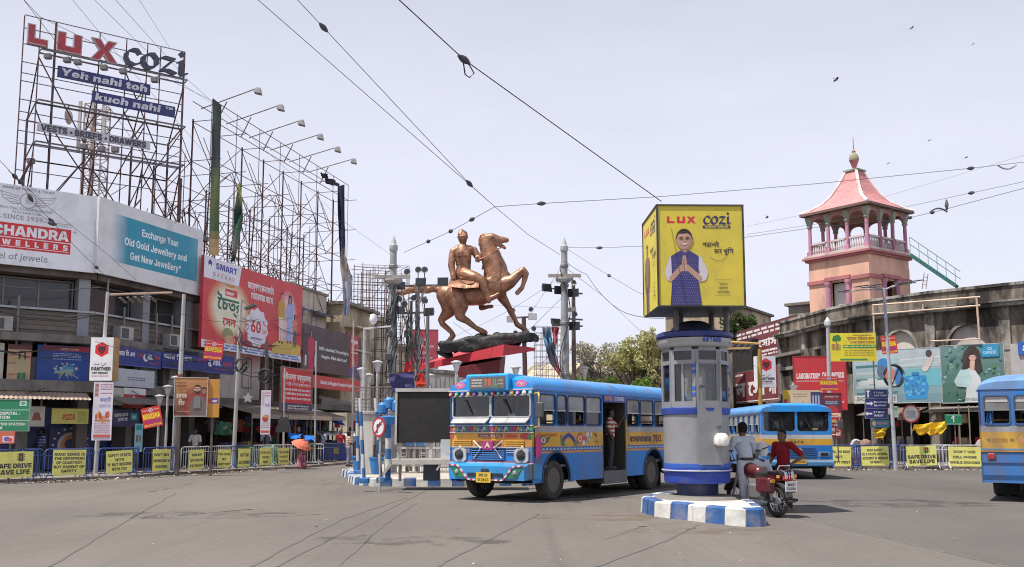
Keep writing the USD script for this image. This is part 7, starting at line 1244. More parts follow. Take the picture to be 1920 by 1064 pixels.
  for z in (.9,.93):fr(-W,W,z-.008,z+.008,0,.02,((.5,.45,.45),(.4,.06,.08))[z>.91],'trim_strip',PAINT)
  m=MB((.02,.28,.64));m.add(hull([(0,-W,.9),(0,W,.9),(.22,-W+.12,.82),(.22,W-.12,.82),(.2,-W+.14,.5),(.2,W-.14,.5),(.0,-W-.02,.55),(.0,W+.02,.55),(-.35,-W-.02,.85),(-.35,W+.02,.85),(-.35,-W,.5),(-.35,W,.5)]));bp_=obj('bumper',m,BUSP,t,smooth=20)
  for y0,y1,zl,zh in ((-.52,.5,.57,.66),(-.12,.1,.68,.76)):fr(y0,y1,zl,zh,.19,.226,(.015,.02,.035),'bumper_slot',PAINT,bp_)
  for s in (-1,1):
   leaf=[(s*.55,.53),(s*.7,.68),(s*.85,.78),(s*1.06,.8),(s*.98,.7),(s*.9,.57)];Tl=np.array([[0,0,1.0,.205],[1,0,0,0],[0,1,0,0],[0,0,0,1]]);obj('leaf_panel',MB((.02,.16,.08)).prism(Polygon(leaf).buffer(0),.02,Tl),PAINT,bp_)
   for i in range(14):t_=i/14;e=LineString([(s*.12,.5),(s*.5,.5),(s*.62,.62),(s*.8,.83),(s*1.08,.84)]);a_,b_=e.interpolate(t_, True),e.interpolate(min(1,t_+1/14), True);obj('striped_trim',MB(((.6,.58,.58),(.4,.05,.1))[i%2]).bar((.225,a_.x,a_.y),(.225,b_.x,b_.y),.035),PRINT,bp_)
   obj('fog_lamp',MB((.3,.32,.32)).lathe([(.06,0),(.05,.03),(.02,.04)],n=12,T=np.array([[0,0,1.0,.215],[1,0,0,s*.84],[0,1,0,.68],[0,0,0,1]])),PAINT,bp_)
  A=Art(.42,.24);A.text('WB 23',.5,.58,.28,(.05,.04,.02),'sb',.6);A.text('G 2613',.5,.14,.28,(.05,.04,.02),'sb',.75);npl=fr(-.24,.18,.44,.68,.24,.26,(.62,.42,.04),'number_plate',PRINT,bp_);art_on(A,npl,np.array([[0,-1.0,0,.261],[1,0,0,-.24],[0,0,1,.44],[0,0,0,1]]))
  obj('corner_pattern',MB((.05,.05,.06)).box((.06,W-.08,.55),(.12,W+.035,.88)),PRINT,t);obj('side_flowers',MB((.5,.04,.2)).add(hull([(-.02,W+.052,1.0),(-.02,W+.052,1.55),(-.25,W+.052,1.45),(-.25,W+.052,1.1),(-.02,W+.056,1.0),(-.25,W+.056,1.3)])),PRINT,t)
 else:
  g=sbox(-W,Z0+.2,W,ZT);scr=unary_union([sbox(-1.12,1.86,-.04,2.72).buffer(-.12).buffer(.12),sbox(.04,1.86,1.12,2.72).buffer(-.12).buffer(.12)]);Tq=np.eye(4);Tq[:3,:3]=[[0,0,1],[1,0,0],[0,1,0]];Tq[0,3]=-.06
  dome=Polygon([(-W,0),(W,0),(W,2.55),(W-.12,2.76),(W-.4,2.88),(-W+.4,2.88),(-W+.12,2.76),(-W,2.55)]).difference(scr)
  for zl,zh,c in ((.5,1.32,BB),(1.32,1.56,BY),(1.56,1.72,(.5,.5,.5)),(1.72,2.95,(.02,.22,.58))):m=MB(c);m.prism(dome.intersection(sbox(-W,zl,W,zh)),.07,Tq);obj('front_panel',m,BUSP,t)
  for a,b in ((-1.12,-.04),(.04,1.12)):m=MB();m.box((-.035,a,1.86),(-.03,b,2.72));ws=obj('windscreen',m.mesh(),GLASS,t);obj('route_strip',MB((.1,.1,.1)).box((-.08,a+.06,2.5),(-.075,b-.06,2.66)),PRINT,ws);A=Art(b-a-.2,.13);A.text('পাইকপাড়া 202',.5,.2,.55,(.55,.55,.5),'br',.8);art_on(A,ws,np.array([[0,-1.0,0,-.073],[1,0,0,a+.1],[0,0,1,2.52],[0,0,0,1]]));obj('wiper',MB((.02,.02,.02)).bar((.02,a+.5,1.88),(.02,a+.25,2.35),.03),RUBBER,t)
  A=Art(.3,.1);A.text('202',.5,.15,.7,(.5,.4,.1),'sb');art_on(A,t,np.array([[0,-1.0,0,-.02],[1,0,0,.5],[0,0,1,1.9],[0,0,0,1]]))
  A=Art(.62,.14);A.text('TATA',.5,.15,.7,(.1,.07,.02),'sb',.75);art_on(A,t,np.array([[0,-1.0,0,.012],[1,0,0,-.3],[0,0,1,1.37],[0,0,0,1]]))
  for k in range(5):z=.86+k*.085;fr(-.62,.62,z,z+.03,.01,.05,(.03,.12,.3),'grille_bar',PAINT)
  obj('wing_emblem',MB((.2,.3,.3)).add(hull([(.05,y,z) for y,z in ((-.2,1.1),(.2,1.1),(.12,1.2),(-.12,1.2))]+[(.08,0,1.15)])),PAINT,t)
  for s in (-1,1):hl=fr(s*.92-.18,s*.92+.18,.88,1.06,.0,.05,(.25,.3,.34),'headlight',PAINT);fr(s*.92-.13,s*.92+.13,.91,1.03,.05,.07,(.62,.6,.5),'lamp_glass',WPANE,hl)
  fr(-W,W,.52,.7,.02,.2,(.05,.2,.42),'bumper',PAINT,b=.03);fr(-W,W,.7,.76,.0,.08,(.4,.4,.4),'trim_strip',PAINT);npl=fr(-.26,.26,.6,.78,.2,.22,(.6,.33,.04),'number_plate',PRINT);A=Art(.5,.16);A.text('WB 1947',.5,.25,.5,(.1,.06,.02),'sb',.8);art_on(A,npl,np.array([[0,-1.0,0,.221],[1,0,0,-.25],[0,0,1,.61],[0,0,0,1]]))
 # mirror with its yellow arm on the left corner
 obj('mirror_arm',MB((.55,.36,.08)).path([(-.02,W,2.5),(.1,W+.2,2.52),(.14,W+.24,2.45),(.14,W+.24,1.75),(.0,W+.02,1.72)],.022,8),PAINT,t);obj('mirror',MB((.06,.06,.06)).cbox((.1,W+.16,1.95),(.16,W+.36,2.3),.03),PAINT,t)
 for sg in (-1,1):obj('mudflap',MB((.02,.018,.017)).box((xb-.78,sg*.8-.26,.08),(xb-.75,sg*.8+.26,.56)),RUBBER,t)
 return t
def art_on(A,parent,T):
 for nm,m in (('painted_ornament',A.pic),('lettering',A.let)):
  if m.v:obj(nm,MB().add((np.vstack(m.v),np.vstack(m.f)),np.vstack(m.c),T@np.diag([1,1,1,1.0])),PRINT,parent)
DUSTG='/World/Looks/dusty_pane'
usdkit.material(stage,DUSTG,{'t':('transparent_bsdf',dict(color=(.62,.64,.64))),'g':('glossy_bsdf',dict(color=(.9,.9,.92),roughness=.08)),'d':('diffuse_bsdf',dict(color=(.33,.33,.32))),'gp':('geometry',{}),'n':('noise_texture',dict(scale=2.0,detail=6.0)),'r':('map_range',dict(from_min=.3,from_max=.8,to_min=.3,to_max=.7,clamp=True)),'f':('fresnel',dict(IOR=1.5)),'m0':('mix_closure',{}),'m':('mix_closure',{})},
 [('gp.position','n.vector'),('n.fac','r.value'),('r.result','m0.fac'),('t.BSDF','m0.closure1'),('d.BSDF','m0.closure2'),('f.fac','m.fac'),('m0.closure','m.closure1'),('g.BSDF','m.closure2')],surface='m.closure')
# front left corner of the door side at (.5, 22.1), body running back along (.563, .827)
fd=np.array([-.563,-.827]);lf=np.array([.827,-.563]);c1=np.array([.5,22.1])-lf*1.22
BUS1=bus('blue and yellow city bus in the middle, painted front turned to the camera',(c1[0],c1[1],0),math.atan2(fd[1],fd[0]))
q=P(1496,890,33.2);BUS2=bus('second blue bus behind the parked motorcycle, front with two wide windscreens',(q[0],33.2,0),math.atan2(-.90,-.12)-PI*0+.1,other=True,sidetext=False);UsdGeom.Xform(stage.GetPrimAtPath(BUS2)).AddScaleOp().Set(Gf.Vec3f(1,1,.89))
q=P(1841,880,22.6);rz3=math.radians(59.5);e3=np.array([math.cos(rz3),math.sin(rz3)]);n3=np.array([-e3[1],e3[0]]);o3=q[:2]+e3*8.9-n3*1.22
BUS3=bus('third blue bus cut off by the right edge, rear towards the camera',(o3[0],o3[1],0),rz3,grey_roof=.3,sidetext=False)
# ---------------- traffic booth, its island and the advertising box ----------------
kerbed_island('small kerbed island carrying the round traffic booth',[g(1217,965),tuple(G(1228,969)[:2]),g(1432,992.5),g(1438,990),(4.62,18.4),(4.66,19.9),(4.3,21.2),(3.2,21.0),(2.65,19.8)],.31,.46,6,(.5,.48,.44),.03,c0=1)
KX,KY=3.73,19.35;K=thing('traffic_booth','round silver and blue police traffic booth with glazed top and white helmet on its door','booth',(KX,KY,.3),.0)
SIL,KBL=(.25,.255,.27),(.02,.05,.3);R8=.71;UsdGeom.Xform(stage.GetPrimAtPath(K)).AddScaleOp().Set(Gf.Vec3f(.94,.94,1));ang=[math.radians(a) for a in (35,-10,-55,-100,-145,-190,-235,-280)]
vx= lambda k,r=R8:np.array([r*math.sin(ang[k%8]),-r*math.cos(ang[k%8])])
BOOTH=M('silver_paint', None,.42,metal=.15,var=.1,scale=4,dirt=.3,dscale=2.2,dirtcol=(.17,.155,.14))
obj('mound',MB((.16,.15,.14)).lathe([(.95,-.02),(.88,.05),(.45,.08)],n=28),EARTHC,K,smooth=30);obj('foot',MB((.02,.03,.1)).lathe([(.44,.04),(.44,.34)],n=28),BOOTH,K,smooth=30)
obj('base_flange',MB(KBL).lathe([(.4,.3),(.68,.31),(.7,.34),(.7,.52),(.74,.54),(.74,.585),(.7,.6)],n=40),BOOTH,K,smooth=25);obj('base_trim',MB((.5,.5,.52)).lathe([(.745,.55),(.75,.56),(.745,.575)],n=40),BOOTH,K,smooth=25);obj('blue_band',MB((.03,.1,.42)).lathe([(.7,.6),(.705,.61),(.705,.69),(.7,.7)],n=40),BOOTH,K,smooth=25)
obj('drum',MB(SIL).lathe([(.695,.7),(.695,1.68)],n=40),BOOTH,K,smooth=25);obj('blue_band',MB((.03,.07,.36)).lathe([(.7,1.66),(.72,1.67),(.74,1.76),(.74,1.79),(.69,1.8)],n=40),BOOTH,K,smooth=25)
def plate(a,b,z0,z1,out0,out1,col,nm,parent,mat=None,i0=0.0,i1=1.0):
 a,b=a+(b-a)*i0,a+(b-a)*i1;d=(b-a)/np.linalg.norm(b-a);n_=np.array([-d[1],d[0]]);n_=n_ if n_@(a+b)>0 else -n_
 m=MB(col);v=[np.append(p+n_*o,z) for z in (z0,z1) for p in (a,b) for o in (out0,out1)];m.add(hull(v)); return obj(nm,m,mat or BOOTH,parent)
obj('floor_slab',MB((.2,.2,.2)).lathe([(.02,1.72),(.66,1.74),(.66,1.79)],n=8,a0=-PI/2+ang[0]),BOOTH,K)
for k in range(8):
 a,b=vx(k+1),vx(k);door=k==0
 q=(a+b)/2
 for p in (0,1):e=plate(a,b,1.8,2.95,-.03,.012,SIL,'mullion',K, None,(0,.86)[p],(.14,1)[p])
 plate(a,b,1.8,1.92,-.03,.01,SIL,'sill',K, None,.14,.86);plate(a,b,2.66,2.74,-.03,.012,SIL,'transom',K, None,.14,.86);plate(a,b,2.92,3.0,-.03,.012,SIL,'head_rail',K, None,.14,.86)
 plate(a,b,2.74,2.92,-.02,-.014,(.012,.012,.014),'transom_pane',K,WPANE,.14,.86)
 if k in (1,5):plate(a,b,1.92,2.66,-.03,.01,SIL,'middle_post',K, None,.42,.52);plate(a,b,1.92,2.66,-.02,-.014,(.5,.5,.5),'pane',K,CLEAR,.52,.86);plate(a,b,1.92,2.66,-.02,-.014,(.05,.05,.05),'screen',K,WPANE,.14,.42)
 else:plate(a,b,1.92,2.66,-.02,-.014,(.5,.5,.5),'pane',K,CLEAR,.14,.86)
 if k%2:[plate(a,b,z,z+.07,.012,.02,(.03,.1,.45),'blue_tape',K,PRINT,.86,1.0) for z in (2.02,2.14,2.47,2.59)]
a,b=vx(1),vx(0);dp=plate(a,b,.68,1.86,.06,.075,(.25,.255,.265),'door_panel',K, None,.0,.96);plate(a,b,.66,2.72,.055,.072,(.27,.275,.285),'door_stile',K, None,.96,1.0);plate(a,b,1.86,2.72,.05,.07,(.25,.255,.265),'door_stile',K, None,-.0,.06);plate(a,b,1.86,1.93,.05,.07,(.25,.255,.265),'door_rail',K, None,.06,.96);plate(a,b,1.4,1.44,.075,.14,(.12,.12,.12),'door_bolt',K, None,.78,.9)
hp_=np.append((a+(b-a)*.84)*1.17,1.17);m=MB((.66,.65,.6));m.lathe([(.02,.13),(.09,.115),(.14,.055),(.155,-.025),(.145,-.09),(.11,-.12)],tuple(hp_),30,T=None);ht=thing('helmet','cream white helmet hanging on the door of the traffic booth','helmet',(KX+hp_[0]*.96,KY+hp_[1]*.96,.3+hp_[2]-.13));m2=m.mesh();m2.apply_translation((-hp_[0],-hp_[1],.13-hp_[2]));mm=MB((.66,.65,.6));mm.add(m2,(.66,.65,.6));obj('shell',mm,ENAMEL,ht,smooth=70);obj('strap',MB((.05,.05,.05)).path([(0,.05,.26),(.02,.0,.1)],.012,5),WIRE,ht)
obj('cornice',MB((.34,.34,.335)).lathe([(.66,3.0),(.72,3.01),(.77,3.06),(.79,3.12),(.79,3.18),(.72,3.2)],n=44),BOOTH,K,smooth=20);obj('fascia',MB((.02,.03,.15)).lathe([(.72,3.2),(.8,3.2),(.83,3.23),(.81,3.3),(.74,3.33),(.4,3.34)],n=44),BOOTH,K,smooth=20)
obj('dome',MB((.025,.025,.04)).lathe([(.52,3.33),(.49,3.41),(.4,3.5),(.24,3.57),(.02,3.6)],(0,.1,0),32),BOOTH,K,smooth=30)
# letters bent round the cornice
tx=MB((.03,.07,.35))
for i,ch in enumerate('ARTAGE'):
 th=math.radians(4+i*5.6);gsh=text_shape(ch,'sb');bb=gsh.bounds;s=.088
 T=np.eye(4);T[:3,0]=(math.cos(th),math.sin(th),0);T[:3,1]=(0,0,1);T[:3,2]=(math.sin(th),-math.cos(th),0);T[:3,3]=(.792*math.sin(th),-.792*math.cos(th),3.09);tx.prism(aff.scale(aff.translate(gsh,-(bb[0]+bb[2])/2,0),s*.8,s,origin=(0,0)),.008,T)
obj('lettering',tx,PRINT,K);obj('inner_pipe',MB((.2,.18,.16)).tube((-.1,.1,1.79),(-.4,.3,2.5),.02),STEEL,K);obj('stool',MB((.1,.08,.07)).lathe([(.2,1.8),(.2,1.84),(.03,1.85),(.03,2.2),(.17,2.22),(.17,2.27)],(.1,.1,0),14),PAINT,K)
# advertising box
X0,Y0,WB,DB,HB,ZB=2.85,18.42,1.70,1.77,1.985,4.08;rzb=.0
AB=thing('advertising_box','yellow four sided advertising box on posts above the traffic booth','billboard',(X0+WB/2,Y0+DB/2,ZB),.02);YL=(.62,.5,.05)
obj('box_core',MB(YL).box((-WB/2,-DB/2,0),(WB/2,DB/2,HB)),PRINT,AB);obj('box_floor',MB((.05,.05,.055)).box((-WB/2,-DB/2,-.02),(WB/2,DB/2,-.001)),PAINT,AB)
for lo,hi in (((-WB/2-.02,-DB/2-.02,HB),(WB/2+.02,DB/2+.02,HB+.03)),):obj('top_cover',MB((.05,.04,.035)).box(lo,hi),PAINT,AB)
for sx in (-1,1):
 for sy in (-1,1):obj('edge_strip',MB((.045,.035,.03)).box((sx*WB/2-.018,sy*DB/2-.018,0),(sx*WB/2+.018,sy*DB/2+.018,HB)),PAINT,AB)
for sx,sy in ((-.4,-.3),(-.15,.5),(.62,-.3),(.5,.5)):obj('post',MB((.13,.12,.12)).tube((sx,sy,-.7),(sx,sy,-.02),.06,10),STEEL,AB)
def boxart(w,h,man=True):
 a=Art(w,h);kx=.37*w/3.5;ox=.105*w;oy=.825*h
 LS=.062*h
 for gsh,x in zip(LUXL,(.0,.12,.235)):a.shape(aff.translate(aff.scale(gsh,.092*w,.068*h,origin=(0,0)),ox+x*w,oy),(.55,.02,.05), True)
 for gsh in COZI:a.shape(aff.translate(aff.scale(gsh,.13*w,.145*w,origin=(0,0)),.535*w,.815*h),(.035,.03,.09), True)
 a.rect(.53,.775,.86,.802,(.035,.03,.09));a.text('INNER WEAR',.695,.781,.014,YL,'sb',.28)
 a.text('পরলেই',.62,.585,.05,(.03,.025,.03),'br',.2);a.text('মন খুশি',.775,.52,.05,(.03,.025,.03),'br',.23);a.shape(stroke([(.61*w,.485*h),(.66*w,.455*h),(.71*w,.445*h),(.76*w,.455*h),(.8*w,.485*h)],.008),(.3,.1,.05))
 for z in (.255,.1):a.line([(.66,z),(.85,z)],.003,(.2,.17,.05))
 for t_,z in (('VESTS',.205),('BRIEFS',.165),('DRAWERS',.125)):a.text(t_,.76,z,.018,(.1,.08,.06),'s')
 q= lambda x,y:(x*w,y*h);S,VEST,SH=(.46,.27,.19),(.035,.03,.16),(.58,.54,.62)
 if man:
  a.shape(unary_union([stroke([q(.165,.46),q(.115,.33),q(.13,.28),q(.2,.27)],.15),stroke([q(.47,.46),q(.535,.33),q(.52,.28),q(.43,.27)],.15)]),SH)
  a.shape(Polygon([q(*p) for p in ((.13,0),(.155,.25),(.145,.49),(.24,.54),(.38,.54),(.475,.49),(.465,.25),(.5,0))]),VEST)
  r=random.Random(3)
  dots=[ell(*q(.16+.026*i+.013*(j%2),.02+.026*j),.006,n=6) for i in range(13) for j in range(19)];vg=Polygon([q(*p) for p in ((.15,.01),(.17,.25),(.16,.48),(.46,.48),(.45,.25),(.48,.01))]);a.shape(unary_union([d for d in dots if vg.contains(d)]),(.35,.33,.5))
  a.shape(Polygon([q(*p) for p in ((.26,.53),(.36,.53),(.345,.6),(.275,.6))]),S);a.shape(Polygon([q(*p) for p in ((.25,.54),(.31,.5),(.37,.54),(.35,.555),(.31,.52),(.27,.555))]),(.05,.04,.2))
  a.shape(unary_union([stroke([q(.15,.27),q(.27,.38)],.1),stroke([q(.48,.27),q(.335,.38)],.1)]),S)
  a.shape(unary_union([Polygon([q(*p) for p in ((.265,.34),(.3,.34),(.303,.5),(.285,.495))]),Polygon([q(*p) for p in ((.34,.34),(.308,.34),(.306,.5),(.32,.495))])]),tuple(np.array(S)*1.08));a.shape(stroke([q(.304,.35),q(.304,.5)],.004),(.2,.1,.07))
  for k in range(3):a.shape(stroke([q(.29-.006*k,.36+.0*k),q(.296-.004*k,.47-.01*k)],.002),(.28,.15,.1))
  face(a,.306*w,.655*h,.105*w*.9,S,(.02,.017,.016));a.shape(unary_union([ell(.27*w,.665*h,.045,.028).difference(ell(.27*w,.665*h,.04,.023)),ell(.345*w,.665*h,.045,.028).difference(ell(.345*w,.665*h,.04,.023))]),(.08,.05,.04));a.shape(Polygon([q(.275,.622),q(.34,.622),q(.322,.606),(.306*w,.6*h),q(.29,.606)]),(.65,.6,.55))
 else:figure(a,.3*w,-.2*h,.95*h,(.22,.14,.1),(.12,.09,.12),S)
 return a
a=boxart(WB-.036,HB);Tt=np.eye(4);Tt[:3,3]=(-WB/2+.018,-DB/2-.001,0);art_on(a,AB,Tt)
a=boxart(DB-.036,HB, False);Tt=np.array([[0,1.0,0,-WB/2-.001],[-1,0,0,DB/2-.018],[0,0,1,0],[0,0,0,1]]);art_on(a,AB,Tt)
# ---------------- people ----------------
def person(label,base,yaw,skin,top,bottom,pose={},H=1.7,hair=(.012,.01,.009),sleeve=.5,longhair=False,skirt=None,shoes=(.04,.03,.025),belt=None,cap=None,prop=True,name='person',res=.03,fingers=True,stripes=None):
 """x right, y ahead, z up; every limb tapers between joints."""
 s=H/1.72;j=dict(pel=(0,0,.95),chest=(0,.0,1.26),neck=(0,0,1.45),head=(0,.02,1.6),shl=(-.185,0,1.4),shr=(.185,0,1.4),ell=(-.24,-.03,1.12),elr=(.24,-.03,1.12),wrl=(-.23,.08,.87),wrr=(.23,.08,.87),hil=(-.09,0,.92),hir=(.09,0,.92),knl=(-.1,.03,.5),knr=(.1,.03,.5),anl=(-.1,-.02,.09),anr=(.1,-.02,.09));j.update(pose);j={k:np.array(v,float)*s for k,v in j.items()}
 t=thing(name,label,'person',base,yaw);b=[];S= lambda p,r,q,w:b.append((j[p] if isinstance(p,str) else p,r*s,j[q] if isinstance(q,str) else q,w*s))
 S('pel',.115,'chest',.125);S('chest',.12,'neck',.06);S('neck',.055,'head',.07);S('shl',.06,'shr',.06);hd=j['head']
 b+=[(hd+np.array((0,.0,.03))*s,.093*s,hd+np.array((0,.035,-.05))*s,.066*s),(hd+np.array((0,.085,-.005))*s,.016*s,hd+np.array((0,.105,-.03))*s,.014*s),(hd+np.array((0,.07,-.085))*s,.03*s,hd+np.array((0,.06,-.1))*s,.03*s)]+[(hd+np.array((e*.092,0,.0))*s,.012*s,hd+np.array((e*.095,-.01,.03))*s,.015*s) for e in (-1,1)]
 for e in 'lr':
  S('sh'+e,.055,'el'+e,.042);S('el'+e,.042,'wr'+e,.028);S('hi'+e,.09,'kn'+e,.058);S('kn'+e,.058,'an'+e,.036);f=j['wr'+e]-j['el'+e];f/=np.linalg.norm(f);w=np.cross(f,(0,0,1.0));w=w/np.linalg.norm(w) if np.linalg.norm(w)>.1 else np.array((0,1.0,0));up=np.cross(w,f);sg=1 if e=='l' else -1
  pm=j['wr'+e]+f*.07*s;b.append((j['wr'+e],.027*s,pm,.03*s))
  if fingers:
   side_=np.array((0,1.0,0)) if abs(f[2])>.6 else up
   for k in range(4):o=(k-1.5)*.018*s;r0=pm+side_*o+f*.015*s;m1=r0+f*(.035-abs(k-1.2)*.004)*s;m2=m1+(f*.6-w*.5*sg*-1)*.03*s;b+=[(r0,.0105*s,m1,.0095*s),(m1,.0095*s,m2,.008*s)]
   b.append((j['wr'+e]+f*.025*s+side_*.02*s,.013*s,j['wr'+e]+(f*.065+side_*.055)*s,.0095*s))
  fd_=np.array((.02*(1 if e=='r' else -1),.17,-.05));b.append((j['an'+e],.036*s,j['an'+e]+fd_*s,.028*s))
 m=spheres_body(b,res,4);body=obj('body',m,M('skin_'+str(int(skin[0]*1000)),skin,.55,var=.1,scale=12),t,smooth=60)
 for e in (-1,1):obj('eye',MB((.02,.015,.012)).lathe([(.002,-.012),(.014,0),(.002,.012)],tuple(hd+np.array((e*.034,.088,.012))*s),8),PAINT,body)
 obj('mouth',MB((.2,.07,.06)).box(hd+np.array((-.024,.083,-.065))*s,hd+np.array((.024,.094,-.057))*s),PAINT,body)
 hb_=[(hd+np.array((0,-.012,.045))*s,.096*s,hd+np.array((0,-.03,.0))*s,.088*s)]+([(hd+np.array((0,-.06,.0))*s,.07*s,hd+np.array((0,-.09,-.25))*s,.05*s)] if longhair else []);hm_=spheres_body(hb_,.03,2,noise=.006,nscale=40)
 cut=hm_.copy();v=np.array(cut.vertices);fr_=(v[:,1]>hd[1]+.045*s)&(v[:,2]<hd[2]+.075*s);v[fr_,1]=np.minimum(v[fr_,1],hd[1]+.045*s);cut.vertices=v;obj('hair',MB(hair).add(cut),CLOTH,t,smooth=50)
 c=[(j['pel'],.135*s,j['chest'],.145*s),(j['chest'],.14*s,(j['shl']+j['shr'])/2,.085*s),(j['shl'],.075*s,j['shr'],.075*s),(j['chest']+np.array((.05,.03,0))*s,.115*s,j['chest']-np.array((.05,-.03,0))*s,.115*s)]
 for e in 'lr':c.append((j['sh'+e],.072*s,j['sh'+e]+(j['el'+e]-j['sh'+e])*min(1,sleeve*1.5),.062*s));sleeve>.8 and c.append((j['el'+e],.058*s,j['el'+e]+(j['wr'+e]-j['el'+e])*.9,.042*s))
 sm=spheres_body(c,res,3,noise=.006,nscale=11);mm=MB(top)
 cc=np.tile(np.array(top,float),(len(sm.faces),1))
 if stripes is not None:z=sm.triangles_center[:,2];cc[(np.floor(z/.055)%2)==0]=stripes
 mm.add(sm,cc);obj('shirt',mm,CLOTH,t,smooth=55)
 if skirt:k=j['pel'];sk=MB(bottom);sk.lathe([(.15*s,k[2]+.08),(.18*s,k[2]-.1),(.2*s,.5*s),(.25*s,.12*s),(.24*s,.06*s)],(k[0],k[1],0),20);x=sk.mesh().subdivide();a_=np.arctan2(x.vertices[:,1],x.vertices[:,0]);x.vertices[:,:2]*=(1+.06*np.sin(a_*9))[:, None];q=np.random.default_rng(3);col=np.tile(np.array(bottom,float),(len(x.faces),1));col[q.random(len(x.faces))<.3]=skirt;mm=MB();mm.add(x,col);obj('skirt',mm,CLOTH,t,smooth=50)
 else:
  c=[(j['pel']+np.array((0,0,.02))*s,.135*s,(j['hil']+j['hir'])/2,.125*s)]
  for e in 'lr':c+=[(j['hi'+e],.108*s,j['kn'+e],.078*s),(j['kn'+e],.078*s,j['an'+e]+(j['kn'+e]-j['an'+e])*.05,.07*s)]
  tm=spheres_body(c,res,3,noise=.005,nscale=12);mm=MB(bottom);mm.add(tm);obj('trousers',mm,CLOTH,t,smooth=55)
 if belt:k=j['pel'];mm=MB(belt);mm.lathe([(.138*s,.05),(.145*s,.055),(.145*s,.1),(.138*s,.105)],tuple(k+[0,0,.0]),22);obj('belt',mm,PAINT,t,smooth=30)
 if cap:mm=MB(cap);mm.lathe([(.1*s,0),(.11*s,.05),(.09*s,.1),(.02,.12)],tuple(hd+np.array((0,-.01,.03))*s),16);obj('cap',mm,CLOTH,t,smooth=40)
 for e in 'lr':
  a_=j['an'+e];mm=MB(shoes);mm.add(hull([a_+np.array(o)*s for o in ((-.045,-.08,-.09),(.045,-.08,-.09),(-.05,.1,-.09),(.05,.1,-.09),(-.035,.19,-.09),(.035,.19,-.09),(-.04,-.075,.0),(.04,-.075,.0),(-.04,.06,-.0),(.04,.06,-.0),(-.035,.17,-.05),(.035,.17,-.05))]));obj('shoe',mm,PAINT,t,smooth=35)
 return t
DK,DK2=(.075,.042,.03),(.12,.07,.05)
yawb=math.atan2(.48,1.1) # the motorcycle heads away, a little to the left
q=P(1399,900,19.25);person('traffic policeman in pale grey uniform, back turned, swinging a leg over the motorcycle',(q[0],19.25,0),yawb-.12,DK,(.44,.47,.53),(.42,.44,.49),dict(pel=(.02,0,.97),chest=(.0,.06,1.27),neck=(.0,.1,1.46),head=(.02,.13,1.62),shl=(-.195,.07,1.41),shr=(.19,.07,1.41),ell=(-.27,.2,1.16),elr=(.29,.2,1.16),wrl=(-.12,.4,1.06),wrr=(.36,.45,1.06),hir=(.11,.0,.94),knr=(.52,.12,.95),anr=(.66,.05,.55),hil=(-.08,0,.94),knl=(-.06,.02,.5),anl=(-.05,-.03,.09)),1.78,belt=(.012,.012,.016),sleeve=.6)
q=P(1470,900,20.0);person('young man in a red polo shirt, hand on hip, standing beyond the motorcycle',(q[0],20.0,0),2.35,DK2,(.22,.015,.02),(.035,.03,.035),dict(ell=(-.42,-.1,1.16),wrl=(-.2,.08,.98),elr=(.25,.02,1.12),wrr=(.26,.2,.95),head=(.0,.04,1.59)),1.66,sleeve=.55)
b6=np.array([c1[0],c1[1]])+fd*-4.1+lf*1.0;person('man in a brown and white striped shirt standing in the doorway of the middle bus',(b6[0],b6[1],.64),math.atan2(fd[1],fd[0])+.4,DK,(.3,.07,.05),(.05,.05,.06),dict(ell=(-.3,.2,1.2),wrl=(-.2,.35,1.45)),1.6,stripes=(.55,.5,.45),sleeve=.5,fingers=False,res=.04)
q=P(566,860,43.2);UW=person('woman in a dark red patterned sari walking under a coral umbrella',(q[0],43.2,0),-.9,DK2,(.3,.05,.09),(.28,.05,.1),dict(elr=(.2,.22,1.2),wrr=(.1,.25,1.4),wrl=(-.2,.12,.95)),1.55,longhair=True,skirt=(.55,.35,.4),sleeve=.4,fingers=False,res=.04)
u0=P(566,834,43.0);um=thing('umbrella','coral pink umbrella tilted over the woman in the red sari','umbrella',u0);Tm=trimesh.transformations.rotation_matrix(.45,(0,1,0))@trimesh.transformations.rotation_matrix(.2,(1,0,0))
for k in range(8): # eight panels of cloth between the ribs
 a0,a1=k*PI/4,(k+1)*PI/4;pr=[(.02,.2),(.2,.17),(.38,.05),(.48,-.08)];v,f=[],[]
 for r_,z in pr:
  for i,w in enumerate((0,.5,1)):a_=a0+(a1-a0)*w;rr_=r_*(1-(.06 if i==1 else 0));v.append((rr_*math.cos(a_),rr_*math.sin(a_),z+(.02 if i==1 else 0)))
 for i in range(3):
  for jx in range(2):o=i*3+jx;f+=[[o,o+3,o+4],[o,o+4,o+1]]
 mm=MB((.62,.17,.11));mm.add((np.array(v),np.array(f)), None,Tm);obj('cloth_panel',mm,CLOTH,um)
obj('shaft',MB((.1,.1,.1)).tube(Tm[:3,:3]@np.array([0,0,.22]),Tm[:3,:3]@np.array([0,0,-.55]),.01),PAINT,um)
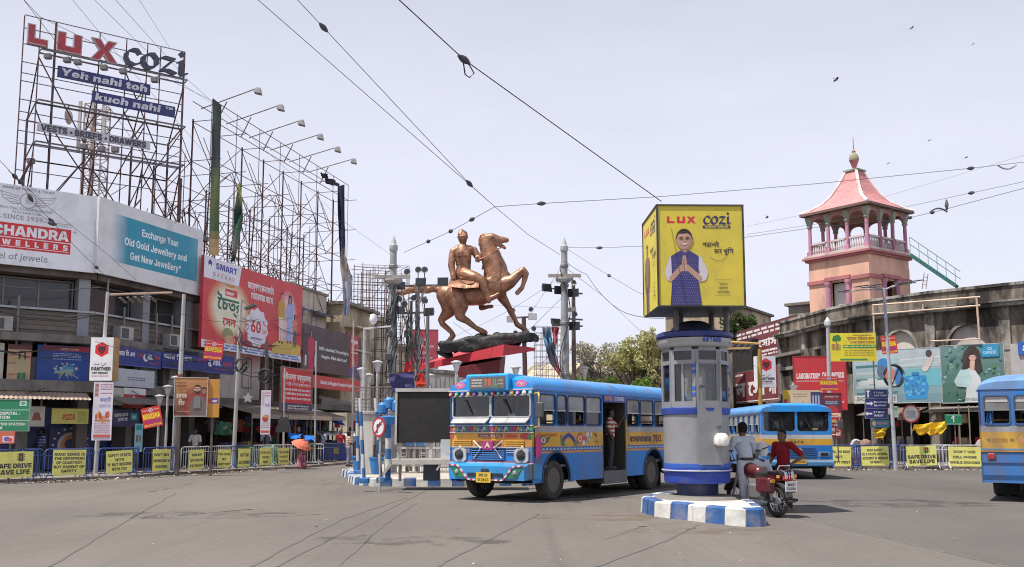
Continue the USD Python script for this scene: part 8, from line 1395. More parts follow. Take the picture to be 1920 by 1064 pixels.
for u,Y,yw,tp,bt,lab,st in ((497,46,.5,(.5,.5,.55),(.1,.12,.2),'man in a white shirt with dark bag behind the ninth placard', None),(604,50.5,2.6,(.45,.5,.6),(.35,.37,.42),'person in pale blue beside the blue sheeted barricade', None),(592,50,-2.8,(.04,.04,.045),(.05,.05,.06),'person in black behind the dark barricade', None),(653,46,-1.2,(.55,.5,.42),(.2,.2,.24),'man in a striped shirt walking left of the striped posts',(.4,.2,.15)),(76,37.5,2.4,(.05,.07,.3),(.04,.04,.05),'shopkeeper in a blue shirt bending behind the first two placards',(.3,.32,.45)),(365,41,3.0,(.5,.5,.5),(.1,.1,.12),'man in white in the shade behind the orange film board', None),(638,52,-2.9,(.4,.05,.06),(.35,.04,.05),'woman in red by the stall at the end of the left street', None)):
 q=P(u,860,Y);person(lab,(q[0],Y,.1 if u<640 else 0),yw,DK,tp,bt,dict(elr=(.26,.08,1.12),wrr=(.12,.25,1.02)),1.66,fingers=False,res=.045,stripes=st,longhair='woman' in lab)
q=P(498,860,46.05);t=thing('backpack','dark backpack on the man in the white shirt','bag',(q[0]+.1,45.85,1.0));obj('pack',MB((.05,.06,.12)).cbox((-.14,-.1,0),(.14,.06,.42),.05),CLOTH,t);obj('strap',MB((.04,.04,.06)).path([(-.1,.0,.4),(-.1,.1,.44),(-.1,.14,.3)],.02,6),CLOTH,t)
q=G(1358,927);t=thing('cloth_bundle','small white sack lying on the road behind the traffic booth','sack',(q[0],21.4,0));x=spheres_body([((-.12,0,.12),.12,(.1,0,.14),.13),((0,0,.2),.08,(.05,0,.33),.05)],.04,3,noise=.03,nscale=9);obj('sack',MB((.6,.62,.66)).add(x),CLOTH,t,smooth=50);obj('tie',MB((.3,.25,.2)).lathe([(.055,0),(.06,.01),(.055,.02)],(.03,0,.27),10),CLOTH,t)
# ---------------- motorcycle ----------------
BK=thing('motorcycle','dark red motorcycle with chrome carrier, rear towards the camera beside the booth island','motorcycle',(5.07,18.42,0),PI/2+yawb);MR=(.07,.006,.009);CH=(.6,.6,.62)
CHROME=M('chrome',(.55,.55,.57),.16,metal=1.0,var=.1,dirt=.2)
def bike_wheel(x,r=.3):
 T=np.array([[1,0,0,x],[0,0,-1,0],[0,1,0,r],[0,0,0,1.0]]);m=MB();g_=np.linspace(0,2*PI,29)[:-1];m.path([(x+(r-.045)*math.cos(a),0,r+(r-.045)*math.sin(a)) for a in g_],.048,9,closed=True);w=obj('wheel',m.mesh(),RUBBER,BK,smooth=40);m=MB();m.path([(x+(r-.085)*math.cos(a),0,r+(r-.085)*math.sin(a)) for a in g_],.016,6,closed=True);obj('rim',m.mesh(),CHROME,w,smooth=40)
 m=MB((.35,.35,.36));m.lathe([(.02,-.06),(.06,-.05),(.06,.05),(.02,.06)],n=14,T=T);obj('hub',m,STEEL,w)
 for k in range(14):a=k*2*PI/14;obj('spoke',MB((.6,.6,.6)).tube((x+.05*math.cos(a+.3),.03*(-1)**k,r+.05*math.sin(a+.3)),(x+(r-.09)*math.cos(a),0,r+(r-.09)*math.sin(a)),.004,4),STEEL,w)
bike_wheel(0);bike_wheel(1.27)
def rb(lo,hi,c,nm,b=.03,mat=None,parent=BK,sm=35): return obj(nm,MB(c).cbox(lo,hi,b),mat or ENAMEL,parent,smooth=sm)
x=spheres_body([((.52,0,.83),.12,(.86,0,.9),.135),((.52,0,.8),.1,(.88,0,.84),.13)],.03,3);obj('fuel_tank',MB(MR).add(x),ENAMEL,BK,smooth=50);obj('seat',MB((.015,.015,.016)).add(hull([(-.18,s*.11,.86) for s in (-1,1)]+[(-.2,s*.09,.78) for s in (-1,1)]+[(.15,s*.13,.84) for s in (-1,1)]+[(.52,s*.1,.84) for s in (-1,1)]+[(.55,s*.1,.74) for s in (-1,1)])),RUBBER,BK,smooth=35)
obj('tail_cowl',MB(MR).add(hull([(-.3,s*.07,.8) for s in (-1,1)]+[(-.28,s*.06,.7) for s in (-1,1)]+[(.1,s*.12,.8) for s in (-1,1)]+[(.15,s*.12,.66) for s in (-1,1)])),ENAMEL,BK,smooth=35)
obj('rear_mudguard',MB((.03,.03,.032)).path([(.36*math.cos(a),0,.3+.36*math.sin(a)) for a in np.linspace(.5,2.9,12)],.075,8),PAINT,BK,smooth=40);obj('front_mudguard',MB(MR).path([(1.27+.35*math.cos(a),0,.3+.35*math.sin(a)) for a in np.linspace(.4,2.7,12)],.06,8),ENAMEL,BK,smooth=40)
rb((-.36,-.11,.7),(-.3,.11,.79),(.35,.015,.02),'tail_lamp',.02);pl=rb((-.385,-.17,.5),(-.37,.1,.69),(.7,.7,.7),'number_plate',.004,PRINT);A=Art(.25,.17);A.text('WB07',.5,.55,.3,(.03,.03,.04),'sb',.75);A.text('F4156',.5,.12,.3,(.03,.03,.04),'sb',.8);art_on(A,pl,np.array([[0,1.0,0,-.386],[-1,0,0,.09],[0,0,1,.51],[0,0,0,1]]))
for y in (-.24,.26):cs_=rb((-.2,y-.09,.46),(.22,y+.09,.76),MR,'pannier',.04);rb((-.215,y-.06,.66),(-.2,y+.06,.72),(.5,.25,.04),'reflector',.006,PRINT,cs_)
for y in (-.13,.13):obj('carrier_rail',MB().path([(.1,y,.86),(-.3,y,.9),(-.36,y*.6,.86),(-.38,y*.6,.74)],.013,7).mesh(),CHROME,BK,smooth=40)
for k in range(5):obj('carrier_bar',MB().path([(-.362,-.1+.05*k,.87),(-.385,-.1+.05*k,.74)],.009,6).mesh(),CHROME,BK)
obj('carrier_loop',MB().path([(-.2,-.13,.9),(-.24,-.12,.98),(-.24,.12,.98),(-.2,.13,.9)],.014,7).mesh(),CHROME,BK)
for s in (-1,1):
 obj('indicator',MB((.5,.2,.03)).lathe([(.01,-.04),(.035,-.02),(.03,.03)],(-.3,s*.2,.78),10),PAINT,BK);obj('shock_absorber',MB((.3,.3,.3)).tube((.0,s*.12,.32),(.12,s*.13,.72),.03,8),STEEL,BK);obj('swing_arm',MB((.05,.05,.05)).bar((0,s*.1,.3),(.5,s*.1,.36),.04,.05),PAINT,BK);obj('fork',MB((.4,.4,.4)).tube((1.27,s*.09,.3),(1.02,s*.1,.98),.025,8),STEEL,BK)
 obj('grip',MB((.02,.02,.02)).tube((.9,s*.3,1.06),(.84,s*.4,1.04),.02,8),RUBBER,BK);obj('mirror',MB((.04,.04,.04)).lathe([(.02,-.02),(.06,0),(.05,.02)],(.95,s*.34,1.24),12),PAINT,BK);obj('mirror_stalk',MB((.04,.04,.04)).tube((.92,s*.28,1.06),(.95,s*.34,1.23),.008),PAINT,BK)
obj('handlebar',MB().path([(.9,-.3,1.06),(.98,-.14,1.04),(1.0,0,1.0),(.98,.14,1.04),(.9,.3,1.06)],.014,7).mesh(),CHROME,BK,smooth=40);rb((.4,-.13,.3),(.78,.13,.62),(.16,.16,.165),'engine',.05,STEEL);rb((.95,-.09,.82),(1.17,.09,.98),(.06,.06,.06),'headlamp',.06);rb((.1,-.14,.5),(.4,.14,.72),MR,'side_panel',.03)
obj('frame_tube',MB((.03,.03,.03)).path([(.1,0,.72),(.45,0,.76),(.95,0,.88),(.75,0,.35),(.3,0,.3),(.1,0,.72)],.025,7),PAINT,BK);obj('exhaust',MB().path([(.7,-.15,.35),(.4,-.17,.27),(-.02,-.19,.29),(-.32,-.19,.34)],[.022,.025,.045,.04],10).mesh(),CHROME,BK,smooth=40);obj('exhaust_tip',MB((.02,.02,.02)).lathe([(.03,0),(.032,.02)],n=10,T=np.array([[0,0,-1.0,-.32],[1,0,0,-.19],[0,-1,0,.34],[0,0,0,1]])),DARK,BK)
obj('foot_step',MB((.08,.08,.08)).bar((.05,-.16,.3),(.1,-.34,.29),.06,.03),PAINT,BK);obj('stand',MB((.1,.1,.1)).tube((.4,.1,.3),(.34,.24,.01),.013),STEEL,BK);rb((1.0,-.12,.98),(1.1,.12,1.2),(.05,.05,.05),'visor',.03)
ht=thing('helmet','white helmet hanging from the motorcycle handlebar between the two men','helmet',tuple(P(1427,842,19.7)));mm=MB((.55,.56,.57));mm.lathe([(.02,.16),(.1,.13),(.14,.04),(.145,-.06),(.11,-.14)],n=28);obj('shell',mm,ENAMEL,ht,smooth=70);obj('visor',MB((.03,.03,.03)).bar((-.02,-.13,.0),(.11,-.1,.04),.09,.02),PAINT,ht)
# ---------------- signs and shops on the right ----------------
SB=thing('sign_building','low dark shop building behind the maroon signboards','building',(17.8,68,0));SG=Face((17.0,79),(18.9,60.6));fb(SG,'wall',SB,0,SG.L,0,7.0,-4,-.3,(.16,.14,.12));fb(SG,'upper_ledge',SB,0,SG.L,6.7,6.9,-.3,.5,(.2,.18,.16),CONCRETE);awning(SG,SB,.2,SG.L,3.2,3.6,-.2,1.4,(.2,.17,.15))
for k in range(6):windowpane(SG,SB,1.0+k*2.9,2.6+k*2.9,4.0,6.2,-.27,(.2,.18,.16),2)
def plane_board(name,label,A_,B_,z0,z1,bg,fn,cat='signboard',t=.1,**k):
 f=Face(A_,B_);a=Art(f.L,z1-z0);fn(a); return board(name,label,cat,f.pt(0,z0),f.rz,f.L,z1-z0,bg,a,t=t,group='signs on the right side',**k)
MAR,WH=(.15,.025,.03),(.66,.63,.63)
plane_board('signboard','upper maroon signboard with rows of white Bengali lettering',P(1374,660,74)[:2],P(1493,630,62)[:2],6.85,9.3,MAR, lambda a:(a.lines(.04,.92,[.86,.74],.075,WH,2,'br'),a.text('মঙ্গল সোসাইটী',.5,.36,.24,WH,'b',.92),a.lines(.3,.95,[.2,.1],.06,WH,5),a.text('২৪৪৪-২২৭৫',.62,.19,.09,WH,'br',.24)),frame=(.12,.05,.05))
plane_board('signboard','lower maroon signboard with very large white Bengali letters',P(1340,735,76)[:2],P(1460,735,62.5)[:2],3.75,6.0,MAR, lambda a:(a.text('মঙ্গল সো',.42,.2,.52,WH,'b',.8),a.text('সা',.92,.2,.5,WH,'b',.1),a.rect(0,.03,1,.06,WH),a.lines(.1,.5,[.88],.07,WH,4)),frame=(.3,.25,.24),fw=.03)
px_board('box_sign','white box sign with red hexagon on the ochre pole behind the second bus','sign',1420,1455.5,668,726,44,.1,(.66,.66,.69),panther,t=.4,group='signs on poles')
pa,b,t_=pole('ochre_pole','ochre pole under the white hexagon box sign on the right',1428,655,879,.1,.1,1424,(.42,.25,.05));obj('cross_arm',MB((.5,.3,.1)).tube(P(1362,641,43),P(1424,645,43.2),.06),PAINT,pa,world=True)
for k in range(4):obj('hanging_batten',MB((.03,.03,.03)).bar(P(1366+k*12,660,42.8),P(1376+k*12,650,43.4),.12,.2),PAINT,pa,world=True)
obj('cross_arm',MB((.55,.33,.12)).bar(P(1362,654,42.8),P(1406,653,42.9),.14,.1),PAINT,pa,world=True)
px_board('signboard','tall red diagnosis signboard with white capital lettering','sign',1491,1588,670,768,48.5,-.12,(.5,.03,.04), lambda w,h:Art(w,h).text('LABORATORY',.28,.58,.11,WHITE,'sb',.46).text('DIAGNOSIS',.76,.595,.11,WHITE,'sb',.42).rect(.04,.53,.96,.545,(.6,.4,.4)).line([(.3,.98),(.3,.02)],.006,(.3,.02,.03)).line([(.6,.98),(.6,.02)],.006,(.3,.02,.03)).lines(.6,.95,[.12],.04,(.6,.4,.4),3),frame=(.35,.03,.04),group='signs on the right side')
p_,b,t_=pole('finial_pole','grey pole with pale finial before the red diagnosis board',1560,612,874,.13,.09,1552,(.36,.36,.37));obj('finial',MB((.5,.5,.52)).lathe([(.1,0),(.16,.05),(.16,.25),(.1,.32),(.03,.45)],tuple(t_),12),PAINT,p_,world=True,smooth=35)
tilted(1537,1572.5,706,733,43.2,0,'red and yellow name plate on the grey finial pole before the diagnosis board');tilted(1655,1683,631,665,41.8,.08,'red and yellow name plate high on the solar lamp pole',-.1)
px_board('cloth_banner','bright yellow banner with green stripe and palm tree picture','banner',1558,1644,625,678,43,-.06,(.7,.58,.03), lambda w,h:(lambda a:(a.rect(.28,.46,.99,.58,(.03,.22,.06)),a.lines(.3,.97,[.5],.05,(.6,.6,.2),2),a.text('শ্যামল পরিবার বহন',.66,.75,.12,(.3,.12,.03),'b',.6),a.text('ও সেবা প্রকল্প যোজনা',.7,.62,.1,(.4,.15,.03),'b',.55),a.lines(.5,.9,[.9],.04,(.25,.15,.03),3),a.lines(.3,.95,[.36,.28,.2],.035,(.3,.24,.03),6),a.rect(.2,.03,.8,.09,(.05,.25,.1)),[a.oval(.14+.05*math.cos(k),.82+.06*math.sin(k*1.7),.05,.06,(.03,.2,.04)) for k in range(7)],a.line([(.14,.5),(.14,.8)],.03,(.15,.1,.03)),[a.oval(.05+.03*(k%6),.45+.06*(k//6),.025,.045,((.5,.2,.05),(.1,.25,.06),(.55,.35,.1))[k%3]) for k in range(18)],a)[-1])(Art(w,h)),t=.02,legs=[((1.9,.04,-2),(1.9,.04,1.3),.03)],group='signs on the right side')
# bag shop billboards
LB=(.5,.56,.6)
def bagart(a):
 a.grad(0,0,1,1,(.12,.22,.26),(.35,.45,.5),6, True)
 for k in range(5):a.poly([(.03,.15+.13*k),(.5,.17+.13*k),(.52,.22+.13*k),(.03,.2+.13*k)],((.05,.16,.16),(.35,.42,.42))[k%2])
 for k in range(4):a.oval(.12+.1*k,.38+.04*(k%2),.07,.06,(.42,.48,.48))
 a.rect(.0,.84,.28,.98,(.45,.1,.09));a.text('VIP',.13,.88,.06,WHITE,'sb');a.rect(.52,.3,1,.62,(.12,.35,.42));a.rect(.55,.66,1,.95,(.35,.42,.45));a.line([(.55,.8),(1,.84)],.02,(.5,.56,.58));a.line([(.55,.7),(1,.73)],.02,(.45,.52,.54))
 for x,y,rx,ry,c in ((.36,.76,.07,.09,(.03,.17,.42)),(.42,.55,.07,.13,(.45,.15,.12)),(.53,.48,.05,.18,(.03,.15,.4)),(.72,.28,.14,.22,(.02,.2,.45)),(.33,.6,.05,.12,(.08,.12,.2))):a.oval(x,y,rx,ry,c)
 a.shape(sbox(.6*a.w,.06*a.h,.84*a.w,.5*a.h).buffer(-.1).buffer(.1),(.02,.22,.48));r=random.Random(5)
 for k in range(26):a.oval(r.uniform(.62,.82),r.uniform(.12,.46),.016,.03,((.1,.35,.55),(.02,.16,.38))[k%2])
 a.rect(.68,.5,.76,.56,(.02,.15,.35));a.shape(stroke([(.83*a.w,.62*a.h),(.88*a.w,.75*a.h),(.9*a.w,.85*a.h)],.3),(.5,.46,.44));a.oval(.88,.9,.035,.07,(.04,.03,.03));a.rect(0,.0,.5,.15,(.48,.5,.5));a.text('SHOPPING CENTRE',.26,.04,.08,(.05,.05,.06),'s',.46)
A1,B1,M1=P(1601,715,50.6)[:2],P(1884,700,46.2)[:2], None;fA=Face(A1,B1);sM=fA.hit(1764,700)[0]
plane_board('billboard','wide blue luggage billboard with painted suitcases over the right shops',A1,fA.pt(sM)[:2],3.15,5.9,(.3,.4,.44),bagart,'billboard',frame=(.5,.5,.5),fw=.03)
def womanart(a):
 a.grad(0,0,1,1,(.03,.1,.07),(.1,.2,.2),6, True);r=random.Random(6)
 for k in range(90):a.oval(r.uniform(0,1),r.uniform(.05,1),r.uniform(.008,.03),r.uniform(.01,.045),r.choice([(.06,.17,.08),(.03,.09,.07),(.14,.26,.22),(.25,.36,.36),(.03,.12,.06)]))
 w,h=a.w,a.h;q= lambda x,y:(x*w,y*h)
 a.shape(Polygon([q(*p) for p in ((.38,.88),(.45,.97),(.55,.98),(.62,.9),(.64,.7),(.66,.56),(.58,.5),(.44,.55),(.36,.62),(.34,.74))]),(.035,.02,.018));a.shape(Polygon([q(*p) for p in ((.36,0),(.4,.3),(.24,.38),(.22,.3),(.34,.54),(.46,.6),(.54,.56),(.62,.42),(.65,.15),(.63,0))]),(.5,.52,.54));a.shape(Polygon([q(*p) for p in ((.2,.38),(.3,.56),(.44,.58),(.5,.38),(.42,.26),(.24,.28))]),(.36,.5,.52));a.shape(Polygon([q(*p) for p in ((.46,.56),(.53,.56),(.55,.72),(.47,.72))]),(.5,.33,.25));face(a,*q(.515,.78),.052*w,(.52,.34,.27),(.04,.022,.02))
 a.shape(unary_union([stroke([q(.5,.9),q(.42,.84),q(.4,.68),q(.36,.6)],.14),stroke([q(.58,.86),q(.61,.7),q(.6,.58)],.09)]),(.035,.02,.018));a.rect(.66,.78,.93,1,(.02,.22,.42));a.text('CAPRESE',.79,.83,.05,(.4,.6,.7),'s',.2);a.shape(ell(.79*w,.92*h,.1,.07).difference(ell(.79*w,.92*h,.06,.04)),(.4,.6,.7));a.text('SHYAMBAZAR',.5,.03,.05,(.2,.3,.3),'s',.25)
plane_board('billboard','dark green billboard of a woman in white with blue corner label',fA.pt(sM+.04)[:2],fA.pt(fA.L)[:2],3.1,5.95,(.05,.13,.1),womanart,'billboard',frame=(.5,.5,.5),fw=.03)
GF=Face(B1+fA.d*.3,B1+fA.d*4.5);plane_board('billboard','plain weathered grey hoarding panel at the right edge behind the third bus',GF.A,GF.B,3.1,5.9,(.36,.35,.35), lambda a:[a.line([(.1*k,0),(.1*k,1)],.004,(.25,.24,.24)) for k in range(1,10)],'billboard');plane_board('label_board','small deep blue label with white script at the right edge',GF.pt(.35,0,.1)[:2],GF.pt(2.6,0,.1)[:2],5.35,5.97,(.02,.09,.35), lambda a:a.text('Skybags',.45,.3,.45,WHITE,'s',.75,skew=.25))
# shops under the boards
r=random.Random(12)
for k,(f,s0,s1) in enumerate(((RF[3],0,3.4),(RF[4],0,3.5),(RF[5],0,3.5),(RF[6],0,3.5))):
 p_=thing('shop_awning',('sagging brown tin awning under the red diagnosis board','grey patched awning under the luggage billboard','dusty awning under the middle of the billboards','rusty awning under the woman billboard')[k],'awning',f.pt(1.7,2.9,.8));awning(f,p_,s0,s1,2.55+.1*(k%2),2.95,.1,1.6+.2*(k%2),((.2,.17,.14),(.27,.25,.23),(.24,.21,.18),(.2,.15,.12))[k])
 for i in range(3):a=f.pt(s0+.4+i*1.2,2.6,1.5);obj('prop_pole',MB((.15,.13,.11)).tube(a,a*[1,1,0]+[0,0,.1],.03),STEEL,p_,world=True)
 q=thing('market_stall',('shaded stall counter left of the blue direction sign','stall piled with bundles behind the second placard','stall with hanging goods behind the safe drive placard','dim stall behind the phone placard on the right')[k],'stall',f.pt(1.7,.1,.3))
 m=MB((.1,.08,.065));f.box(m,.4,3.0,.1,.95,-.4,.5);obj('counter',m,PAINT,q,world=True);m=MB((.14,.11,.09));f.box(m,.3,3.1,.95,1.0,-.5,.6);obj('counter_top',m,PAINT,q,world=True)
 for i in range(9):
  c=r.choice([(.3,.04,.05),(.05,.1,.25),(.35,.3,.2),(.1,.2,.1),(.4,.38,.35),(.25,.12,.05)]);s=r.uniform(.5,2.8);z=1.0 if i<5 else r.uniform(1.7,2.3);d=r.uniform(-.3,.3);w,hgt=r.uniform(.15,.4),r.uniform(.15,.45);m=MB(c);f.box(m,s,s+w,z,z+hgt,d,d+.25);obj('goods',m,CLOTH,q,world=True)
t=strip('tarpaulin','bright yellow tarpaulin draped over the stall behind the round sign',[P(1712,800,43.5),P(1713,806,43.2),P(1722,816,43)],[P(1778,792,44),P(1776,804,43.6),P(1762,817,43.2)],[(.6,.4,.03),(.55,.36,.03),(.5,.32,.03)],cat='tarpaulin',amp=.1,waves=2,seed=11);t=strip('tarpaulin','small yellow tarpaulin end hanging beside the solar lamp pole',[P(1640,806,43.5),P(1642,822,43.3)],[P(1664,803,43.6),P(1655,826,43.3)],[(.5,.33,.03),(.45,.3,.03)],cat='tarpaulin',amp=.08,waves=1,seed=12)
for u,v,Y,c,lab in ((1604,828,44,(.38,.36,.34),'grey cloth bundle on the stall behind the first right placard'),(1622,830,43.6,(.26,.17,.13),'brown mound of sacks behind the second right placard'),(1840,838,43.5,(.3,.28,.26),'pale bundle close to the third bus')):
 q=P(u,v,Y);q[2]=.1;t=thing('goods_bundle',lab,'bundle',q);x=spheres_body([((-.35,0,.5),.35,(.35,0,.5),.32),((0,0,.95),.25,(.15,0,1.1),.12),((-.3,0,.3),.3,(.3,.1,.3),.3)],.09,2,noise=.09,nscale=5);obj('bundle',MB(c).add(x),CLOTH,t,smooth=45);obj('cord',MB((.1,.09,.08)).lathe([(.3,.78),(.33,.8),(.3,.82)],n=14),CLOTH,t)
# posters and signs at the right kerb
px_board('standing_poster','tall crimson event poster standing right of the second bus','poster',1543.5,1580,738,822,40,.12,(.22,.015,.03), lambda w,h:(lambda a:(a.oval(.5,.55,.36,.19,(.5,.03,.04)),a.rect(.1,.47,.95,.56,(.6,.55,.55)),a.text('TICKETS',.52,.49,.045,(.5,.03,.05),'sb',.7),a.rect(.05,.73,.95,.84,(.05,.05,.12)),a.lines(.2,.8,[.8,.76],.025,(.5,.5,.55),2),a.text('UNIVERSITY 09',.5,.91,.035,(.6,.5,.5),'s',.7),a.text('APRIL',.5,.35,.06,(.65,.55,.2),'sb',.5),a.text('8-9-10',.5,.27,.05,(.6,.55,.55),'sb',.5),[a.rect(.1+.28*(k%3),.05+.1*(k//3),.33+.28*(k%3),.13+.1*(k//3),((.5,.4,.42),(.4,.1,.12))[k%2]) for k in range(6)],a)[-1])(Art(w,h)),t=.04,frame=(.06,.05,.05),fw=.02,legs=[((.15,.03,-1),(.15,.03,.2),.03),((.65,.03,-1),(.65,.03,.2),.03)],group='signs on the right side')
px_board('printed_banner','cream and yellow printed banner above the roof of the second bus','banner',1469,1543,732,766,44.5,-.05,(.6,.5,.36), lambda w,h:Art(w,h).rect(0,0,.18,1,(.62,.42,.04)).rect(.02,.2,.1,.5,(.4,.02,.03)).poly([(.4,.05),(.6,.05),(.5,.4)],(.45,.25,.15)).lines(.25,.62,[.75,.62],.06,(.35,.25,.15),2).rect(.7,.05,.98,.9,(.05,.06,.15)).rect(.74,.1,.78,.7,(.4,.45,.6)).rect(.81,.1,.85,.72,(.4,.45,.6)).rect(.88,.1,.92,.7,(.4,.45,.6)),t=.03,legs=[((.2,.03,-2),(.2,.03,.2),.04)],group='signs on the right side')
LP,b,t_=pole('solar_lamp_pole','tall galvanised lamp pole with five small solar lamps on the right kerb',1680,540,883,.09,.06,1657,(.36,.37,.4),cat='street lamp')
for u,v,du in ((1580,549,-1),(1614,540,-1),(1640,538,-1),(1692,534,1),(1717,530,1)):
 q=P(u,v,b[1]-.3);obj('lamp_arm',MB((.36,.37,.4)).path([t_+[0,0,-.1],(t_+q)/2+[0,0,.02],q],.025,7),STEEL,LP,world=True);m=MB((.1,.1,.11));m.add(hull([q+np.array(o) for o in ((-.28,-.2,-.02),(.28,-.2,.06),(.28,.2,.12),(-.28,.2,.04),(-.26,-.2,.03),(.26,-.2,.1),(.26,.2,.16),(-.26,.2,.08))]));obj('lamp_panel',m,WPANE,LP,world=True)
for z in (.93,.955,.98):q=P(1668,690,b[1]);
def coil(label,u,v,Y,R_=.36,n=5):
 q=P(u,v,Y);t=thing('cable_coil',label,'cable coil',q-[0,0,R_]);rr=random.Random(u)
 for k in range(n):a=np.linspace(0,2*PI,25)[:-1];R2=R_*rr.uniform(.85,1.05);o=rr.uniform(-.05,.05,);obj('turn',MB().path([(R2*math.cos(x)*.85+o,-.1-.03*k,R_+R2*math.sin(x)) for x in a],.016,6,closed=True),WIRE,t)
 obj('tie',MB((.05,.05,.05)).bar((-.1,-.1,R_*.1),(.2,-.2,R_*1.6),.05),WIRE,t); return t
coil('black coil of spare cable on the solar lamp pole',1673,706,41.9,.5,8);coil('black coil of spare cable on the left kerb pole beside the plaster wall',455,686,38.2,.27,7);coil('tangled black cable coil hung before the red signboard',500,706,41.5,.3,9)
for k,(v0,v1,arrow,l1,l2) in enumerate(((731,747,'u','B T ROAD','LAKE TOWN'),(748,766,'r','BELGACHIA','RAJARHAT'),(767,785,'l','R T ROAD','DUNLOP'))):
 def fn(w,h,arrow=arrow,l1=l1,l2=l2):
  a=Art(w,h);g_={'u':[(.12,.15),(.12,.85)],'r':[(.06,.5),(.28,.5)],'l':[(.28,.5),(.06,.5)]}[arrow];a.line(g_,.16,WHITE);e=np.array(g_[1]);d=np.array(g_[1])-np.array(g_[0]);d=d/np.linalg.norm(d)*(.3 if arrow=='u' else .1);n_=np.array([-d[1],d[0]])*(.35 if arrow=='u' else 1)*(np.array([1,2.2]) if arrow!='u' else 1);a.poly([tuple(e+d*.7),tuple(e-d*.4+n_),tuple(e-d*.4-n_)],WHITE);a.text(l1,.38,.56,.18,WHITE,'s', None,'l');a.text(l2,.38,.22,.18,WHITE,'s', None,'l'); return a
 px_board('direction_sign',('navy direction panel with up arrow, topmost on the solar lamp pole','navy direction panel with right arrow in the middle of the stack','navy direction panel with left arrow, lowest large one of the stack')[k],'sign',1623,1665,v0,v1,41.4,0,(.02,.025,.16),fn,t=.04,frame=(.25,.25,.3),fw=.012,group='signs on the right side')
px_board('direction_sign','small teal notice below the navy direction panels','sign',1632,1668,787,802,41.4,0,(.02,.1,.16), lambda w,h:Art(w,h).oval(.2,.5,.1,.3,(.5,.25,.15)).text('অনুসন্ধান',.62,.4,.25,(.4,.15,.1),'br',.55),t=.03,group='signs on the right side');px_board('small_sign','small green and white plate on the solar lamp pole','sign',1672,1685,762,783,41.5,0,(.45,.5,.42), lambda w,h:Art(w,h).rect(.1,.6,.9,.9,(.1,.3,.12)).lines(.1,.9,[.4,.2],.1,(.2,.3,.2),2),t=.03,group='signs on the right side')
q=P(1708,776,42.4);RS=thing('round_sign','round white traffic sign with red ring on the right kerb','traffic sign',(q[0],42.4,.1));zc=q[2]-.1
for nm,gm,c,th in (('disc',Point(0,zc).buffer(.34),(.62,.62,.6),.02),('ring',Point(0,zc).buffer(.4).difference(Point(0,zc).buffer(.33)),(.42,.03,.04),.024)):obj(nm,MB(c).prism(gm,th,XZ()),PRINT,RS)
A=Art(.56,.4);A.text('নো এন্ট্রি',.5,.6,.2,(.1,.1,.1),'br',.7);A.text('TAXI',.5,.3,.2,(.1,.1,.1),'s',.6);A.lines(.15,.85,[.1],.1,(.2,.2,.2),3);Ta=np.eye(4);Ta[:3,3]=(-.28,-.022,zc-.2);art_on(A,RS,Ta);obj('pole',MB((.35,.35,.35)).tube((0,.04,0),(0,.04,zc),.03),STEEL,RS)
px_board('direction_sign','green square sign with white symbol on the right kerb','sign',1773,1804,777,797,42.6,.05,(.01,.2,.1), lambda w,h:Art(w,h).rect(.06,.06,.94,.1,(.45,.6,.5)).rect(.06,.9,.94,.94,(.45,.6,.5)).line([(.5,.3),(.5,.65),(.38,.65)],.1,WHITE).oval(.5,.78,.06,.1,WHITE),t=.04,legs=[((.6,.03,-1.7),(.6,.03,.1),.025)],group='signs on the right side')
for u,Y,v0,lab in ((1822,43.4,760,'thin bamboo pole right of the green square sign'),(1803,42.8,760,'slim steel post beside the green square sign')):pole('slim_pole',lab,u,v0,812+1.6*F/Y,.035,.03,u-6,(.25,.2,.14))
def star(label,u,v,Y):
 q=P(u,v,Y);t=thing('star_lantern',label,'lantern',q-[0,0,.35]);m=MB((.36,.34,.32));g_=Polygon([((.24 if k%2==0 else .12)*math.sin(k*PI/5),.35+(.24 if k%2==0 else .12)*math.cos(k*PI/5)) for k in range(10)]);m.prism(g_,.14,XZ());obj('star',m,PRINT,t);obj('hanger',MB((.1,.1,.1)).tube((0,-.07,.57),(0,-.07,1.3),.01),WIRE,t)
star('pale star lantern hanging left of the red cloth shop signboard',466,747,42.5);star('pale star lantern hanging left of the red diagnosis board',1487,727,45)
# ---------------- more of the left street ----------------
pole('steel_pole','tall pale pole with rust red band rising over the orange film board',330,552,890,.1,.07,345,(.46,.45,.45),bands=((.34,.55,(.24,.06,.04)),))
p_,b,t_=pole('steel_pole','pole with black cable coil before the plaster wall of the left row',437,562,884,.09,.07,452,(.4,.38,.36));obj('lamp_arm',MB((.2,.2,.2)).tube(t_,P(471,577,b[1]),.03),STEEL,p_,world=True);q=P(473,575,b[1]);obj('lamp_head',MB((.08,.08,.08)).bar(q-[.3,0,.1],q+[.15,0,.08],.25,.1),PAINT,p_,world=True);rr=random.Random(3)
for k in range(7):obj('cable_knot',MB((.04,.04,.04)).path([P(448+rr.uniform(-6,8),610+k*6,b[1]-.15),P(452+rr.uniform(-8,10),625+k*6,b[1]-.2),P(450,640+k*4,b[1]-.1)],.014,5),WIRE,p_,world=True)
p_,b,t_=pole('steel_pole','dark pole wrapped in cable left of the red cloth shop signboard',500,640,876,.09,.08,500,(.12,.1,.09));
for k in range(10):obj('cable_knot',MB((.03,.03,.03)).path([P(497+rr.uniform(-12,8),655+k*8,b[1]-.2),P(500+rr.uniform(-10,14),668+k*8,b[1]-.25),P(503,680+k*6,b[1]-.15)],.016,5),WIRE,p_,world=True)
